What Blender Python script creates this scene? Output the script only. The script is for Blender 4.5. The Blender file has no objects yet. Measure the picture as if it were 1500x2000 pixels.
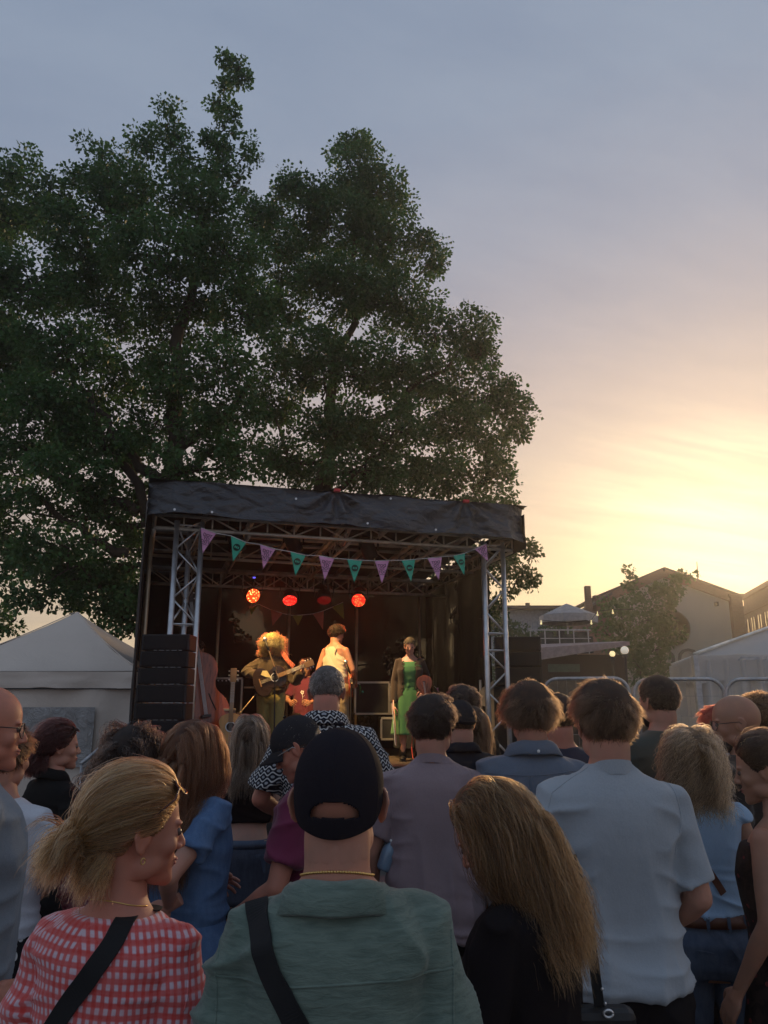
import bpy, math, random
import numpy as np
from mathutils import Vector, Matrix, noise as mnoise
from mathutils.bvhtree import BVHTree
R = math.radians
scene = bpy.context.scene
COL = scene.collection
rng = np.random.default_rng(7)
random.seed(7)

# ---------------------------------------------------------------- camera
FPX = 1502.0
PITCH = math.atan(372 / FPX)
CAMZ = 1.72
cam = bpy.data.cameras.new('camera')
cam.sensor_fit = 'VERTICAL'
cam.angle = 2 * math.atan(1000 / FPX)
cam.clip_start = 0.05
cam.clip_end = 3000
camo = bpy.data.objects.new('camera', cam)
COL.objects.link(camo)
camo.location = (0, 0, CAMZ)
camo.rotation_euler = (math.pi / 2 + PITCH, 0, 0)
scene.camera = camo
CP, SP = math.cos(PITCH), math.sin(PITCH)

def P(px, py, Y):
    """the world point at distance Y seen at photo pixel px, py"""
    a = (px - 750) / FPX
    b = (1000 - py) / FPX
    dy = CP - b * SP
    t = Y / dy
    return Vector((a * t, Y, CAMZ + t * (SP + b * CP)))

# ---------------------------------------------------------------- node expression helper
class NT:
    def __init__(s, tree):
        s.t = tree
    def node(s, typ, **kw):
        n = s.t.nodes.new(typ)
        for k, v in kw.items():
            setattr(n, k, v)
        return n
    def link(s, a, b):
        s.t.links.new(a, b)
    def put(s, sock, v):
        if isinstance(v, X):
            s.t.links.new(v.o, sock)
        elif hasattr(v, 'is_output'):
            s.t.links.new(v, sock)
        elif isinstance(v, (tuple, list)) and len(v) == 3 and sock.type == 'RGBA':
            sock.default_value = (*v, 1)
        else:
            sock.default_value = v
    def m(s, op, *a, clamp=False):
        n = s.node('ShaderNodeMath', operation=op)
        n.use_clamp = clamp
        for i, v in enumerate(a):
            s.put(n.inputs[i], v)
        return X(s, n.outputs[0])
    def sep(s, v):
        n = s.node('ShaderNodeSeparateXYZ')
        s.put(n.inputs[0], v)
        return [X(s, o) for o in n.outputs]
    def comb(s, x, y, z):
        n = s.node('ShaderNodeCombineXYZ')
        for i, v in enumerate((x, y, z)):
            s.put(n.inputs[i], v)
        return X(s, n.outputs[0])
    def coord(s, which='Object'):
        return X(s, s.node('ShaderNodeTexCoord').outputs[which])
    def mix(s, f, a, b, blend='MIX'):
        n = s.node('ShaderNodeMix', data_type='RGBA', blend_type=blend)
        s.put(n.inputs[0], f); s.put(n.inputs[6], a); s.put(n.inputs[7], b)
        return X(s, n.outputs[2])
    def noise(s, vec, scale, detail=3, rough=.55, dist=0.0, color=False):
        n = s.node('ShaderNodeTexNoise')
        if vec is not None: s.put(n.inputs['Vector'], vec)
        n.inputs['Scale'].default_value = scale
        n.inputs['Detail'].default_value = detail
        n.inputs['Roughness'].default_value = rough
        n.inputs['Distortion'].default_value = dist
        return X(s, n.outputs[1 if color else 0])
    def voro(s, vec, scale, feature='F1', out='Distance'):
        n = s.node('ShaderNodeTexVoronoi', feature=feature)
        if vec is not None: s.put(n.inputs['Vector'], vec)
        n.inputs['Scale'].default_value = scale
        return X(s, n.outputs[out])
    def ramp(s, f, stops, interp='LINEAR'):
        n = s.node('ShaderNodeValToRGB')
        r = n.color_ramp
        r.interpolation = interp
        while len(r.elements) < len(stops): r.elements.new(.5)
        for e, (p, c) in zip(r.elements, stops):
            e.position = p
            e.color = (*c, 1) if not isinstance(c, (int, float)) else (c, c, c, 1)
        s.put(n.inputs[0], f)
        return X(s, n.outputs[0])
    def sstep(s, v, a, b):
        n = s.node('ShaderNodeMapRange', interpolation_type='SMOOTHSTEP')
        s.put(n.inputs[0], v); n.inputs[1].default_value = a; n.inputs[2].default_value = b
        return X(s, n.outputs[0])
    def scale3(s, v, x, y, z):
        n = s.node('ShaderNodeVectorMath', operation='MULTIPLY')
        s.put(n.inputs[0], v); n.inputs[1].default_value = (x, y, z)
        return X(s, n.outputs[0])
    def bump(s, h, strength=.3, dist=.01, normal=None):
        n = s.node('ShaderNodeBump')
        s.put(n.inputs['Height'], h)
        n.inputs['Strength'].default_value = strength
        n.inputs['Distance'].default_value = dist
        if normal is not None: s.put(n.inputs['Normal'], normal)
        return X(s, n.outputs[0])
class X:
    def __init__(s, nt, o): s.nt, s.o = nt, o
    def __add__(s, b): return s.nt.m('ADD', s, b)
    def __radd__(s, b): return s.nt.m('ADD', b, s)
    def __sub__(s, b): return s.nt.m('SUBTRACT', s, b)
    def __rsub__(s, b): return s.nt.m('SUBTRACT', b, s)
    def __mul__(s, b): return s.nt.m('MULTIPLY', s, b)
    def __rmul__(s, b): return s.nt.m('MULTIPLY', b, s)
    def __truediv__(s, b): return s.nt.m('DIVIDE', s, b)
    def __rtruediv__(s, b): return s.nt.m('DIVIDE', b, s)
    def lt(s, b): return s.nt.m('LESS_THAN', s, b)
    def gt(s, b): return s.nt.m('GREATER_THAN', s, b)
    def abs(s): return s.nt.m('ABSOLUTE', s)
    def sin(s): return s.nt.m('SINE', s)
    def fract(s): return s.nt.m('FRACT', s)
    def floor(s): return s.nt.m('FLOOR', s)
    def pow(s, b): return s.nt.m('POWER', s, b)
    def max(s, b): return s.nt.m('MAXIMUM', s, b)
    def min(s, b): return s.nt.m('MINIMUM', s, b)
    def sat(s): return s.nt.m('ADD', s, 0.0, clamp=True)

# ---------------------------------------------------------------- sky and sun
SUN_EL, SUN_AZ = R(8.6), R(24.6)          # azimuth clockwise from +Y
sund = Vector((math.sin(SUN_AZ) * math.cos(SUN_EL), math.cos(SUN_AZ) * math.cos(SUN_EL), math.sin(SUN_EL)))
w = bpy.data.worlds.new('World')
scene.world = w
w.use_nodes = True
w.node_tree.nodes.clear()
n = NT(w.node_tree)
sky = n.node('ShaderNodeTexSky', sky_type='NISHITA')
sky.sun_disc = False
sky.sun_elevation = SUN_EL
sky.sun_rotation = SUN_AZ
sky.dust_density = 3.0
sky.air_density = 1.2
d = n.coord('Generated')
dx, dy, dz = n.sep(d)
el = n.m('ARCSINE', dz) * (180 / math.pi)
azc = (dx * math.sin(SUN_AZ) + dy * math.cos(SUN_AZ)) / n.m('SQRT', dx * dx + dy * dy + 1e-5)   # cos of azimuth away from the sun
cosd = dx * sund.x + dy * sund.y + dz * sund.z
# thin layered cloud, laid out on a flat sheet overhead
cx = dx / (dz + .12)
cy = dy / (dz + .12)
cvec = n.comb(cx * .55 + cy * .25, cy * 1.5 - cx * .5, 0.0)
c1 = n.noise(cvec, .9, 5, .55, .6)
c2 = n.noise(cvec, 3.2, 5, .6, .3)
el2 = el + (c1 - .5) * 7.0 + (1 - azc) * 14.0
veil = n.ramp((el2 / 60).sat(), [
    (0.00, (.68, .515, .31)), (.13, (.60, .465, .31)), (.20, (.51, .41, .325)), (.27, (.455, .375, .34)),
    (.35, (.44, .37, .365)), (.44, (.37, .345, .385)), (.55, (.305, .325, .40)), (.70, (.25, .30, .395)), (1.0, (.21, .27, .375))])
glow = n.m('MAXIMUM', cosd, 0.0)
g1 = glow.pow(160.0) * 4.0 + glow.pow(30.0) * .55
band = n.sstep(el + (c1 - .5) * 10 + (c2 - .5) * 5, 12.0, 16.0) * (1 - n.sstep(el + (c1 - .5) * 9 + (c2 - .5) * 5, 17.0, 22.0))
g2 = band * glow.pow(45.0) * 1.7
low = (1 - n.sstep(el + (c2 - .5) * 3, 5.5, 11.0)) * glow.pow(4.0) * .35
warm = n.mix(1.0, (0, 0, 0), (1.0, .80, .42), 'MIX')
c3 = n.noise(n.comb(cx * .5 + cy * .2, cy * 3.2 - cx * 1.1, 2.0), 1.7, 6, .62, .5)
gl = (g1 * .08 + g2 * .14 + low * .03) * (.45 + n.sstep(c3, .34, .66) * .9)
glowc = n.comb(gl * 1.0, gl * .83, gl * .44)
tot = n.node('ShaderNodeVectorMath', operation='ADD')
streak = n.comb(1 + (c2 - .5) * .45, 1 + (c2 - .5) * .38, 1 + (c2 - .5) * .25)
vs = n.node('ShaderNodeVectorMath', operation='MULTIPLY')
n.put(vs.inputs[0], veil); n.put(vs.inputs[1], streak)
n.put(tot.inputs[0], vs.outputs[0]); n.put(tot.inputs[1], glowc)
bg1 = n.node('ShaderNodeBackground'); n.put(bg1.inputs[0], X(n, sky.outputs[0])); bg1.inputs[1].default_value = .05
bg2 = n.node('ShaderNodeBackground'); n.put(bg2.inputs[0], X(n, tot.outputs[0])); bg2.inputs[1].default_value = 1.0
mx = n.node('ShaderNodeMixShader'); mx.inputs[0].default_value = .86
n.link(bg1.outputs[0], mx.inputs[1]); n.link(bg2.outputs[0], mx.inputs[2])
out = n.node('ShaderNodeOutputWorld'); n.link(mx.outputs[0], out.inputs[0])
w.cycles.sampling_method = 'MANUAL'
w.cycles.sample_map_resolution = 1024

sl = bpy.data.lights.new('sun', 'SUN')
sl.energy = 1.4
sl.angle = R(3.0)
sl.color = (1.0, .66, .34)
so = bpy.data.objects.new('sun', sl)
COL.objects.link(so)
so.rotation_euler = (-sund).to_track_quat('-Z', 'Y').to_euler()
so.location = (6, 10, 12)

scene.view_settings.view_transform = 'Standard'
scene.view_settings.look = 'None'
scene.view_settings.exposure = .32
scene.view_settings.gamma = 1
c = scene.cycles
c.use_denoising = True
try:
    c.denoiser = 'OPENIMAGEDENOISE'
    c.denoising_prefilter = 'ACCURATE'
except Exception:
    pass
c.max_bounces = 8
c.diffuse_bounces = 3
c.glossy_bounces = 3
c.transmission_bounces = 6
c.transparent_max_bounces = 12
c.volume_bounces = 1
c.sample_clamp_indirect = 4
c.use_adaptive_sampling = True
c.adaptive_threshold = .01
try:
    scene.cycles_curves.shape = 'RIBBONS'
except Exception:
    pass

# ---------------------------------------------------------------- mesh helpers
def rotm(e):
    """rotation matrix (numpy) from euler xyz in radians"""
    from mathutils import Euler
    return np.array(Euler(e).to_matrix())
_sph = {}
def unit_sphere(nu, nv):
    k = (nu, nv)
    if k not in _sph:
        V = [(0, 0, 1.)]
        for j in range(1, nv):
            t = math.pi * j / nv
            for i in range(nu):
                a = 2 * math.pi * i / nu
                V.append((math.sin(t) * math.cos(a), math.sin(t) * math.sin(a), math.cos(t)))
        V.append((0, 0, -1.))
        F = []
        for i in range(nu):
            F.append((0, 1 + i, 1 + (i + 1) % nu))
        for j in range(nv - 2):
            a = 1 + j * nu; b = a + nu
            for i in range(nu):
                F.append((a + i, b + i, b + (i + 1) % nu, a + (i + 1) % nu))
        a = 1 + (nv - 2) * nu
        for i in range(nu):
            F.append((a + i, len(V) - 1, a + (i + 1) % nu))
        _sph[k] = (np.array(V), F)
    return _sph[k]

class MB:
    def __init__(s):
        s.V, s.F, s.n, s.M = [], [], 0, []
    def add(s, V, F, mi=0):
        V = np.asarray(V, float).reshape(-1, 3)
        s.V.append(V)
        o = s.n
        s.F += [tuple(i + o for i in f) for f in F]
        s.M += [mi] * len(F)
        s.n += len(V)
        return s
    def verts(s):
        return np.concatenate(s.V) if s.V else np.zeros((0, 3))
    def box(s, c, size, rot=None, mi=0):
        v = np.array([(x, y, z) for x in (-.5, .5) for y in (-.5, .5) for z in (-.5, .5)]) * np.array(size)
        if rot is not None: v = v @ rotm(rot).T
        return s.add(v + np.array(c), [(0, 1, 3, 2), (4, 6, 7, 5), (0, 4, 5, 1), (2, 3, 7, 6), (0, 2, 6, 4), (1, 5, 7, 3)], mi)
    def obox(s, p, q, wd, ht, mi=0, up=(0, 0, 1)):
        """bar of rectangular section from p to q"""
        p, q = np.array(p, float), np.array(q, float)
        d = q - p; L = np.linalg.norm(d); d /= L
        u = np.array(up, float)
        a = np.cross(d, u)
        if np.linalg.norm(a) < 1e-4: a = np.cross(d, (1, 0, 0))
        a /= np.linalg.norm(a); b = np.cross(a, d)
        v = []
        for e in (p, q):
            for i, j in ((-1, -1), (1, -1), (1, 1), (-1, 1)):
                v.append(e + a * i * wd / 2 + b * j * ht / 2)
        return s.add(v, [(0, 3, 2, 1), (4, 5, 6, 7), (0, 1, 5, 4), (1, 2, 6, 5), (2, 3, 7, 6), (3, 0, 4, 7)], mi)
    def tube(s, pts, rad, n=8, caps=True, flat=None, mi=0, ref=None):
        pts = np.array(pts, float)
        k = len(pts)
        rad = np.ones(k) * rad if np.isscalar(rad) else np.array(rad, float)
        t = np.gradient(pts, axis=0)
        t /= np.linalg.norm(t, axis=1)[:, None] + 1e-12
        r = np.array(ref if ref is not None else ((0, 0, 1) if abs(t[0][2]) < .9 else (1, 0, 0)), float)
        V = []
        a = np.cross(t[0], r); a /= np.linalg.norm(a)
        for i in range(k):
            a = a - t[i] * a.dot(t[i]); a /= np.linalg.norm(a) + 1e-12
            b = np.cross(t[i], a)
            f = 1 if flat is None else flat
            for j in range(n):
                q = 2 * math.pi * j / n
                V.append(pts[i] + (a * math.cos(q) + b * math.sin(q) * f) * rad[i])
        F = []
        for i in range(k - 1):
            for j in range(n):
                F.append((i * n + j, i * n + (j + 1) % n, (i + 1) * n + (j + 1) % n, (i + 1) * n + j))
        if caps:
            F.append(tuple(range(n - 1, -1, -1)))
            F.append(tuple((k - 1) * n + j for j in range(n)))
        return s.add(V, F, mi)
    def cap(s, pts, rad, n=12):
        """tube with rounded ends made of a chain of balls: for remeshing"""
        s.tube(pts, rad, n)
        for p, r in ((pts[0], rad[0] if not np.isscalar(rad) else rad), (pts[-1], rad[-1] if not np.isscalar(rad) else rad)):
            s.ell(p, (r, r, r), nu=n, nv=8)
        return s
    def ell(s, c, r, rot=None, nu=16, nv=10, mi=0):
        V, F = unit_sphere(nu, nv)
        V = V * np.array(r if not np.isscalar(r) else (r, r, r))
        if rot is not None: V = V @ rotm(rot).T
        return s.add(V + np.array(c), F, mi)
    def loft(s, rings, closed=True, caps=True, mi=0):
        k = len(rings); m = len(rings[0])
        V = np.concatenate([np.array(r, float) for r in rings])
        F = []
        for i in range(k - 1):
            for j in range(m if closed else m - 1):
                F.append((i * m + j, i * m + (j + 1) % m, (i + 1) * m + (j + 1) % m, (i + 1) * m + j))
        if caps:
            F.append(tuple(range(m - 1, -1, -1)))
            F.append(tuple((k - 1) * m + j for j in range(m)))
        return s.add(V, F, mi)
    def lathe(s, prof, n=20, c=(0, 0, 0), mi=0, rot=None):
        rings = [[(r * math.cos(2 * math.pi * j / n), r * math.sin(2 * math.pi * j / n), z) for j in range(n)] for r, z in prof]
        k = s.n
        s.loft(rings, True, True, mi)
        v = s.V[-1]
        if rot is not None: v = v @ rotm(rot).T
        s.V[-1] = v + np.array(c)
        return s
    def prism(s, poly, y0, y1, M=None, mi=0):
        """polygon in xz pushed along y"""
        m = len(poly)
        V = np.array([(x, y0, z) for x, z in poly] + [(x, y1, z) for x, z in poly])
        if M is not None:
            V = np.array([tuple(M @ Vector(v)) for v in V])
        F = [tuple(range(m)), tuple(range(2 * m - 1, m - 1, -1))] + [(i, m + i, m + (i + 1) % m, (i + 1) % m) for i in range(m)]
        return s.add(V, F, mi)
    def grid(s, fn, nu, nv, mi=0, wrap=False):
        V = [fn(i / (nu - (0 if wrap else 1)), j / (nv - 1)) for j in range(nv) for i in range(nu)]
        F = []
        for j in range(nv - 1):
            for i in range(nu if wrap else nu - 1):
                F.append((j * nu + i, j * nu + (i + 1) % nu, (j + 1) * nu + (i + 1) % nu, (j + 1) * nu + i))
        return s.add(V, F, mi)
    def xf(s, M):
        M = np.array(M)
        s.V = [v @ M[:3, :3].T + M[:3, 3] for v in s.V]
        return s

def mesh_of(name, mb):
    me = bpy.data.meshes.new(name)
    me.from_pydata(mb.verts().tolist() if not isinstance(mb, tuple) else mb[0], [], mb.F if not isinstance(mb, tuple) else mb[1])
    return me

def tag(o, label=None, cat=None, group=None, kind=None):
    if label: o['label'] = label
    if cat: o['category'] = cat
    if group: o['group'] = group
    if kind: o['kind'] = kind
    return o

def obj(name, mb, mat, parent=None, smooth=False, bevel=0, label=None, solid=0, subsurf=0):
    me = mb if isinstance(mb, bpy.types.Mesh) else mesh_of(name, mb)
    me.name = name
    for m_ in (mat if isinstance(mat, (list, tuple)) else [mat]):
        me.materials.append(m_)
    if isinstance(mb, MB) and isinstance(mat, (list, tuple)) and len(mb.M) == len(me.polygons):
        me.polygons.foreach_set('material_index', mb.M)
    if smooth:
        me.polygons.foreach_set('use_smooth', [True] * len(me.polygons))
    o = bpy.data.objects.new(name, me)
    COL.objects.link(o)
    if parent is not None: o.parent = parent
    if solid:
        q = o.modifiers.new('solid', 'SOLIDIFY'); q.thickness = solid; q.offset = 0
    if bevel:
        q = o.modifiers.new('bevel', 'BEVEL'); q.width = bevel; q.segments = 2; q.limit_method = 'ANGLE'
    if subsurf:
        q = o.modifiers.new('sub', 'SUBSURF'); q.levels = subsurf; q.render_levels = subsurf
    if label: o['label'] = label
    return o

def thing(name, label, cat, loc=(0, 0, 0), rz=0, group=None, kind=None):
    o = bpy.data.objects.new(name, None)
    o.empty_display_size = .2
    COL.objects.link(o)
    o.location = loc
    o.rotation_euler = (0, 0, rz)
    return tag(o, label, cat, group, kind)

def remesh(mb, voxel, smooth=2, factor=.5):
    """join overlapping solids into one skin; returns a mesh"""
    me = mesh_of('tmp', mb)
    o = bpy.data.objects.new('tmp', me)
    COL.objects.link(o)
    q = o.modifiers.new('r', 'REMESH'); q.mode = 'VOXEL'; q.voxel_size = voxel; q.use_smooth_shade = True
    if smooth:
        q = o.modifiers.new('s', 'SMOOTH'); q.factor = factor; q.iterations = smooth
    dg = bpy.context.evaluated_depsgraph_get()
    res = bpy.data.meshes.new_from_object(o.evaluated_get(dg))
    bpy.data.objects.remove(o)
    bpy.data.meshes.remove(me)
    return res
def mv(me):
    a = np.empty(len(me.vertices) * 3, np.float32); me.vertices.foreach_get('co', a); return a.reshape(-1, 3)
def mn(me):
    a = np.empty(len(me.vertices) * 3, np.float32); me.vertices.foreach_get('normal', a); return a.reshape(-1, 3)
def setv(me, v):
    me.vertices.foreach_set('co', np.asarray(v, np.float32).ravel()); me.update()
def nz(p, s=1.0, off=0.0):
    return mnoise.noise(Vector((p[0] * s + off, p[1] * s + off * 1.7, p[2] * s - off)))

def text_mesh(body, size, ext=.001):
    cu = bpy.data.curves.new('txt', 'FONT')
    cu.body = body; cu.size = size; cu.align_x = 'CENTER'; cu.align_y = 'CENTER'; cu.extrude = ext; cu.space_line = .8
    cu.resolution_u = 3
    o = bpy.data.objects.new('txt', cu)
    COL.objects.link(o)
    dg = bpy.context.evaluated_depsgraph_get()
    me = bpy.data.meshes.new_from_object(o.evaluated_get(dg))
    bpy.data.objects.remove(o); bpy.data.curves.remove(cu)
    me.materials.clear()
    return me

# ---------------------------------------------------------------- materials
_mats = {}
def mat(name, col, rough=.7, metal=0, var=.15, vs=6.0, bump=0.0, bs=40.0, bd=.004, spec=.4, sheen=0, trans=0, coat=0, stretch=None):
    if name in _mats: return _mats[name]
    m_ = bpy.data.materials.new(name)
    m_.use_nodes = True
    t = NT(m_.node_tree)
    b = m_.node_tree.nodes['Principled BSDF']
    co = t.coord()
    if stretch: co = t.scale3(co, *stretch)
    nn = t.noise(co, vs, 4)
    lo = tuple(max(0, x * (1 - var)) for x in col)
    hi = tuple(min(1, x * (1 + var)) for x in col)
    t.put(b.inputs['Base Color'], t.mix(t.sstep(nn, .3, .7), lo, hi))
    t.put(b.inputs['Roughness'], (nn * .2 + (rough - .1)).sat())
    b.inputs['Metallic'].default_value = metal
    b.inputs['Specular IOR Level'].default_value = spec
    b.inputs['Sheen Weight'].default_value = sheen
    b.inputs['Coat Weight'].default_value = coat
    if bump:
        t.put(b.inputs['Normal'], t.bump(t.noise(co, bs, 4), bump, bd))
    if trans:
        tr = t.node('ShaderNodeBsdfTranslucent'); tr.inputs[0].default_value = (*hi, 1)
        ms = t.node('ShaderNodeMixShader'); ms.inputs[0].default_value = trans
        t.link(b.outputs[0], ms.inputs[1]); t.link(tr.outputs[0], ms.inputs[2])
        t.link(ms.outputs[0], m_.node_tree.nodes['Material Output'].inputs[0])
    _mats[name] = m_
    return m_

def custom(name, fn, rough=.85, spec=.3, sheen=0.0, metal=0.0):
    """fn(t, bsdf) wires its own colour and normal"""
    if name in _mats: return _mats[name]
    m_ = bpy.data.materials.new(name)
    m_.use_nodes = True
    t = NT(m_.node_tree)
    b = m_.node_tree.nodes['Principled BSDF']
    b.inputs['Roughness'].default_value = rough
    b.inputs['Specular IOR Level'].default_value = spec
    b.inputs['Sheen Weight'].default_value = sheen
    b.inputs['Metallic'].default_value = metal
    fn(t, b)
    _mats[name] = m_
    return m_

def emit(name, col, strength):
    m_ = bpy.data.materials.new(name); m_.use_nodes = True
    b = m_.node_tree.nodes['Principled BSDF']
    b.inputs['Base Color'].default_value = (*col, 1)
    b.inputs['Emission Color'].default_value = (*col, 1)
    b.inputs['Emission Strength'].default_value = strength
    return m_

HAZE = .0018
# ================================================================ the ground
gm = MB(); gm.grid(lambda a, b: (-80 + 180 * a, -28 + 160 * b, 0.02 * nz((a * 60, b * 60, 0))), 80, 80)
tag(obj('ground', gm, mat('ground_grit', (.09, .085, .08), .95, vs=.8, var=.35, bump=.5, bs=30, bd=.02), smooth=True), kind='structure')

M_ALU = mat('brushed_aluminium', (.62, .62, .62), .38, .85, var=.12, vs=9)
M_STEEL = mat('galvanised_steel', (.42, .42, .42), .45, .7, var=.2, vs=12)
M_BLACK = mat('black_paint', (.012, .012, .013), .55, var=.3, bump=.15, bs=90)
M_BLACKM = mat('black_matt', (.02, .02, .021), .85, var=.3)
M_PLY = mat('worn_black_deck', (.07, .05, .035), .7, var=.4, vs=5)
M_WHITEP = mat('white_plastic', (.8, .8, .78), .5)

# ================================================================ the stage
SA = R(17.7)
SO = (-2.32, 8.95)
def SW(u, v, z):
    return Vector((SO[0] + u * math.cos(SA) - v * math.sin(SA), SO[1] + u * math.sin(SA) + v * math.cos(SA), z))
stage = thing('outdoor_stage', 'small open-air stage with black canopy roof on two silver lattice towers, musicians standing on it', 'stage', (SO[0], SO[1], 0), SA)
DZ = .98
b = MB(); b.box((1.97, 1.72, DZ - .06), (4.9, 3.7, .12)); b.box((1.97, -.10, DZ - .25), (4.9, .03, .26))
obj('deck', b, M_PLY, stage)
b = MB()
b.grid(lambda a, q: (-.48 + 4.9 * a, -.13 + .015 * math.sin(a * 90), .02 + (DZ - .16) * q), 120, 4)
obj('deck_skirt', b, M_BLACKM, stage, smooth=True)
for u in (-.3, 1, 2.2, 3.3, 4.2):
    for v in (.3, 1.8, 3.3): b = MB(); b.tube([(u, v, 0), (u, v, DZ - .1)], .03); obj('leg', b, M_STEEL, stage)

def tri_tower(u, v, z0, z1, flip=1):
    s_ = .145
    ch = [(u - s_, v), (u + s_, v), (u + .02 * flip, v + .24)]
    m_ = MB()
    for cx_, cy_ in ch:
        m_.tube([(cx_, cy_, z0), (cx_, cy_, z1)], .033, 14)
        for zj in (2.45, 2.52):
            m_.tube([(cx_, cy_, zj - .03), (cx_, cy_, zj)], .031, 12)
    seg = [(z0, 2.38), (2.60, z1 - .05)]
    for a_, b_ in seg:
        k = max(2, int(round((b_ - a_) / .27)))
        zs = [a_ + (b_ - a_) * i / k for i in range(k + 1)]
        for e in range(3):
            p, q = ch[e], ch[(e + 1) % 3]
            for i in range(k):
                A_, B_ = (p, q) if (i + e) % 2 else (q, p)
                m_.tube([(A_[0], A_[1], zs[i]), (B_[0], B_[1], zs[i + 1])], .0115, 8)
            for zz in (a_, b_):
                m_.tube([(p[0], p[1], zz), (q[0], q[1], zz)], .011, 8)
    m_.box((u, v + .1, z0 + .01), (.5, .5, .02))
    return m_
TZ = 3.82
obj('truss_tower', tri_tower(0, 0, 0, TZ), M_ALU, stage, smooth=True)
obj('truss_tower', tri_tower(3.97, 0, 0, TZ, -1), M_ALU, stage, smooth=True)

def ladder_truss(p, q, h, n, r1=.022, r2=.011, mi=0, m_=None, wide=0):
    m_ = m_ or MB()
    p, q = np.array(p, float), np.array(q, float)
    for dz_ in (0, h):
        m_.tube([p + (0, 0, dz_), q + (0, 0, dz_)], r1, 8)
    for i in range(n):
        a_ = p + (q - p) * i / n; b_ = p + (q - p) * (i + 1) / n
        if i % 2: m_.tube([a_, b_ + (0, 0, h)], r2, 6)
        else: m_.tube([a_ + (0, 0, h), b_], r2, 6)
        m_.tube([b_, b_ + (0, 0, h)], r2, 6)
    return m_
M_BEAM = mat('dull_roof_aluminium', (.55, .50, .42), .45, .5, var=.3, vs=5)
def wrapb(name, m_): return obj(name, m_, M_BEAM, stage, smooth=True)
wrapb('front_beam', ladder_truss((-.4, .0, 3.72), (4.26, .0, 3.72), .16, 14))
wrapb('middle_beam', ladder_truss((-.4, 1.3, 3.62), (4.26, 1.3, 3.62), .24, 12))
wrapb('rear_beam', ladder_truss((-.4, 3.35, 3.55), (4.26, 3.35, 3.55), .22, 14))
wrapb('lighting_bar', ladder_truss((-.35, 2.5, 3.42), (4.3, 2.5, 3.42), .22, 14))
for u in (-.4, .72, 2.0, 3.2, 4.26):
    wrapb('side_beam', ladder_truss((u, .02, 3.70), (u, 3.35, 3.58), .18, 9))
m_ = MB()
for u in np.linspace(-.4, 4.26, 9): m_.obox((u, .05, 3.93), (u, 3.4, 3.70), .05, .06)
for v, z in ((.9, 3.87), (1.9, 3.80), (2.9, 3.73)): m_.obox((-.4, v, z), (4.26, v, z), .06, .04)
wrapb('roof_bars', m_)
for a_, b_, r_, nm in [((u, 3.28, DZ), (u, 3.28, 3.56), .024, 'rear_post') for u in (-.42, .72, 1.85, 3.0, 4.12)] + [((-.42, .35, DZ), (-.42, .35, 3.7), .024, 'side_post'), ((-.42, 3.28, 1.95), (4.12, 3.28, 1.95), .018, 'rear_rail')]:
    m_ = MB(); m_.tube([a_, b_], r_, 8); obj(nm, m_, mat('orange_lit_post_metal', (.55, .42, .28), .45, .6), stage, smooth=True)  # orange stage light put into the metal colour of posts and rail

# canopy: an outer fabric skirt at the front and sides, roof sheet running down to the back
def canopy_z_front(t): return 4.20 + .10 * t
pegs = [1.72, 3.45]
def front_skirt(a, q):
    u = -.50 + 4.86 * a
    zt = 4.235 + .04 * a
    zb = 3.83 + .035 * math.sin(a * 17) * .4 - .02 * a
    z = zt + (zb - zt) * q
    y = -.30 - .05 * q
    f = 0
    for k in pegs:                                   # folds fan out from the two red pegs
        du, dz_ = u - k, (zt + .03) - z
        rr = math.hypot(du, dz_)
        an = math.atan2(du, dz_ + 1e-4)
        f += .045 * math.sin(an * 9 + k) * math.exp(-rr * 1.1) * min(1, rr * 5)
    f += .024 * nz((u * 2.6, 0, z * 5), 1, 3) + .014 * nz((u * 7 + z * 5, 0, z * 14 - u * 3), 1, 7) + .022 * (1 - abs(nz((u * 2 - z * 3, 0, z * 7 + u * 2.2), 1, 9))) ** 6
    if a < .06: f += (.06 - a) * 3.0
    if a > .94: f += (a - .94) * 3.0
    return (u, y + f, z)
b = MB(); b.grid(front_skirt, 220, 30)
def pvc(t, bs):
    co = t.coord()
    nn = t.noise(co, 2.5, 4)
    t.put(bs.inputs['Base Color'], t.mix(nn, (.032, .034, .038), (.075, .079, .086)))
    t.put(bs.inputs['Roughness'], nn * .2 + .26)
    t.put(bs.inputs['Normal'], t.bump(1 - (t.noise(t.scale3(co, 1, 1, 1.8), 2.6, 3, .5, .8) - .5).abs() * 2, .45, .08, t.bump(t.noise(t.scale3(co, 1, 1, 1.8), 9, 5, .6, 1.2), .6, .03)))
M_PVC = custom('black_pvc_sheet', pvc, .45, .5)
canopy = obj('canopy', b, M_PVC, stage, smooth=True)
b = MB()
b.grid(lambda a, q: (-.50 + 4.86 * a, -.30 + 4.0 * q, 4.235 + .04 * a - .42 * q + .03 * math.sin(q * 30) * .3 + .02 * nz((a * 9, q * 9, 1))), 60, 40)
for s_ in (0, 1):
    b.grid(lambda a, q, s_=s_: ((-.50 if s_ == 0 else 4.36) + (.02 * nz((a * 8, q * 3, s_))), -.20 + 3.9 * a, (4.19 - .42 * a) + (3.76 - .1 * a - (4.235 - .42 * a)) * q), 40, 8)
b.grid(lambda a, q: (-.5 + 4.86 * a, 3.70 + .02 * nz((a * 8, q, 0)), 3.85 - .3 * q), 40, 6)
obj('roof_sheet', b, mat('roof_sheet_black', (.03, .03, .03), .7, var=.3), stage, smooth=True)
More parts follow.
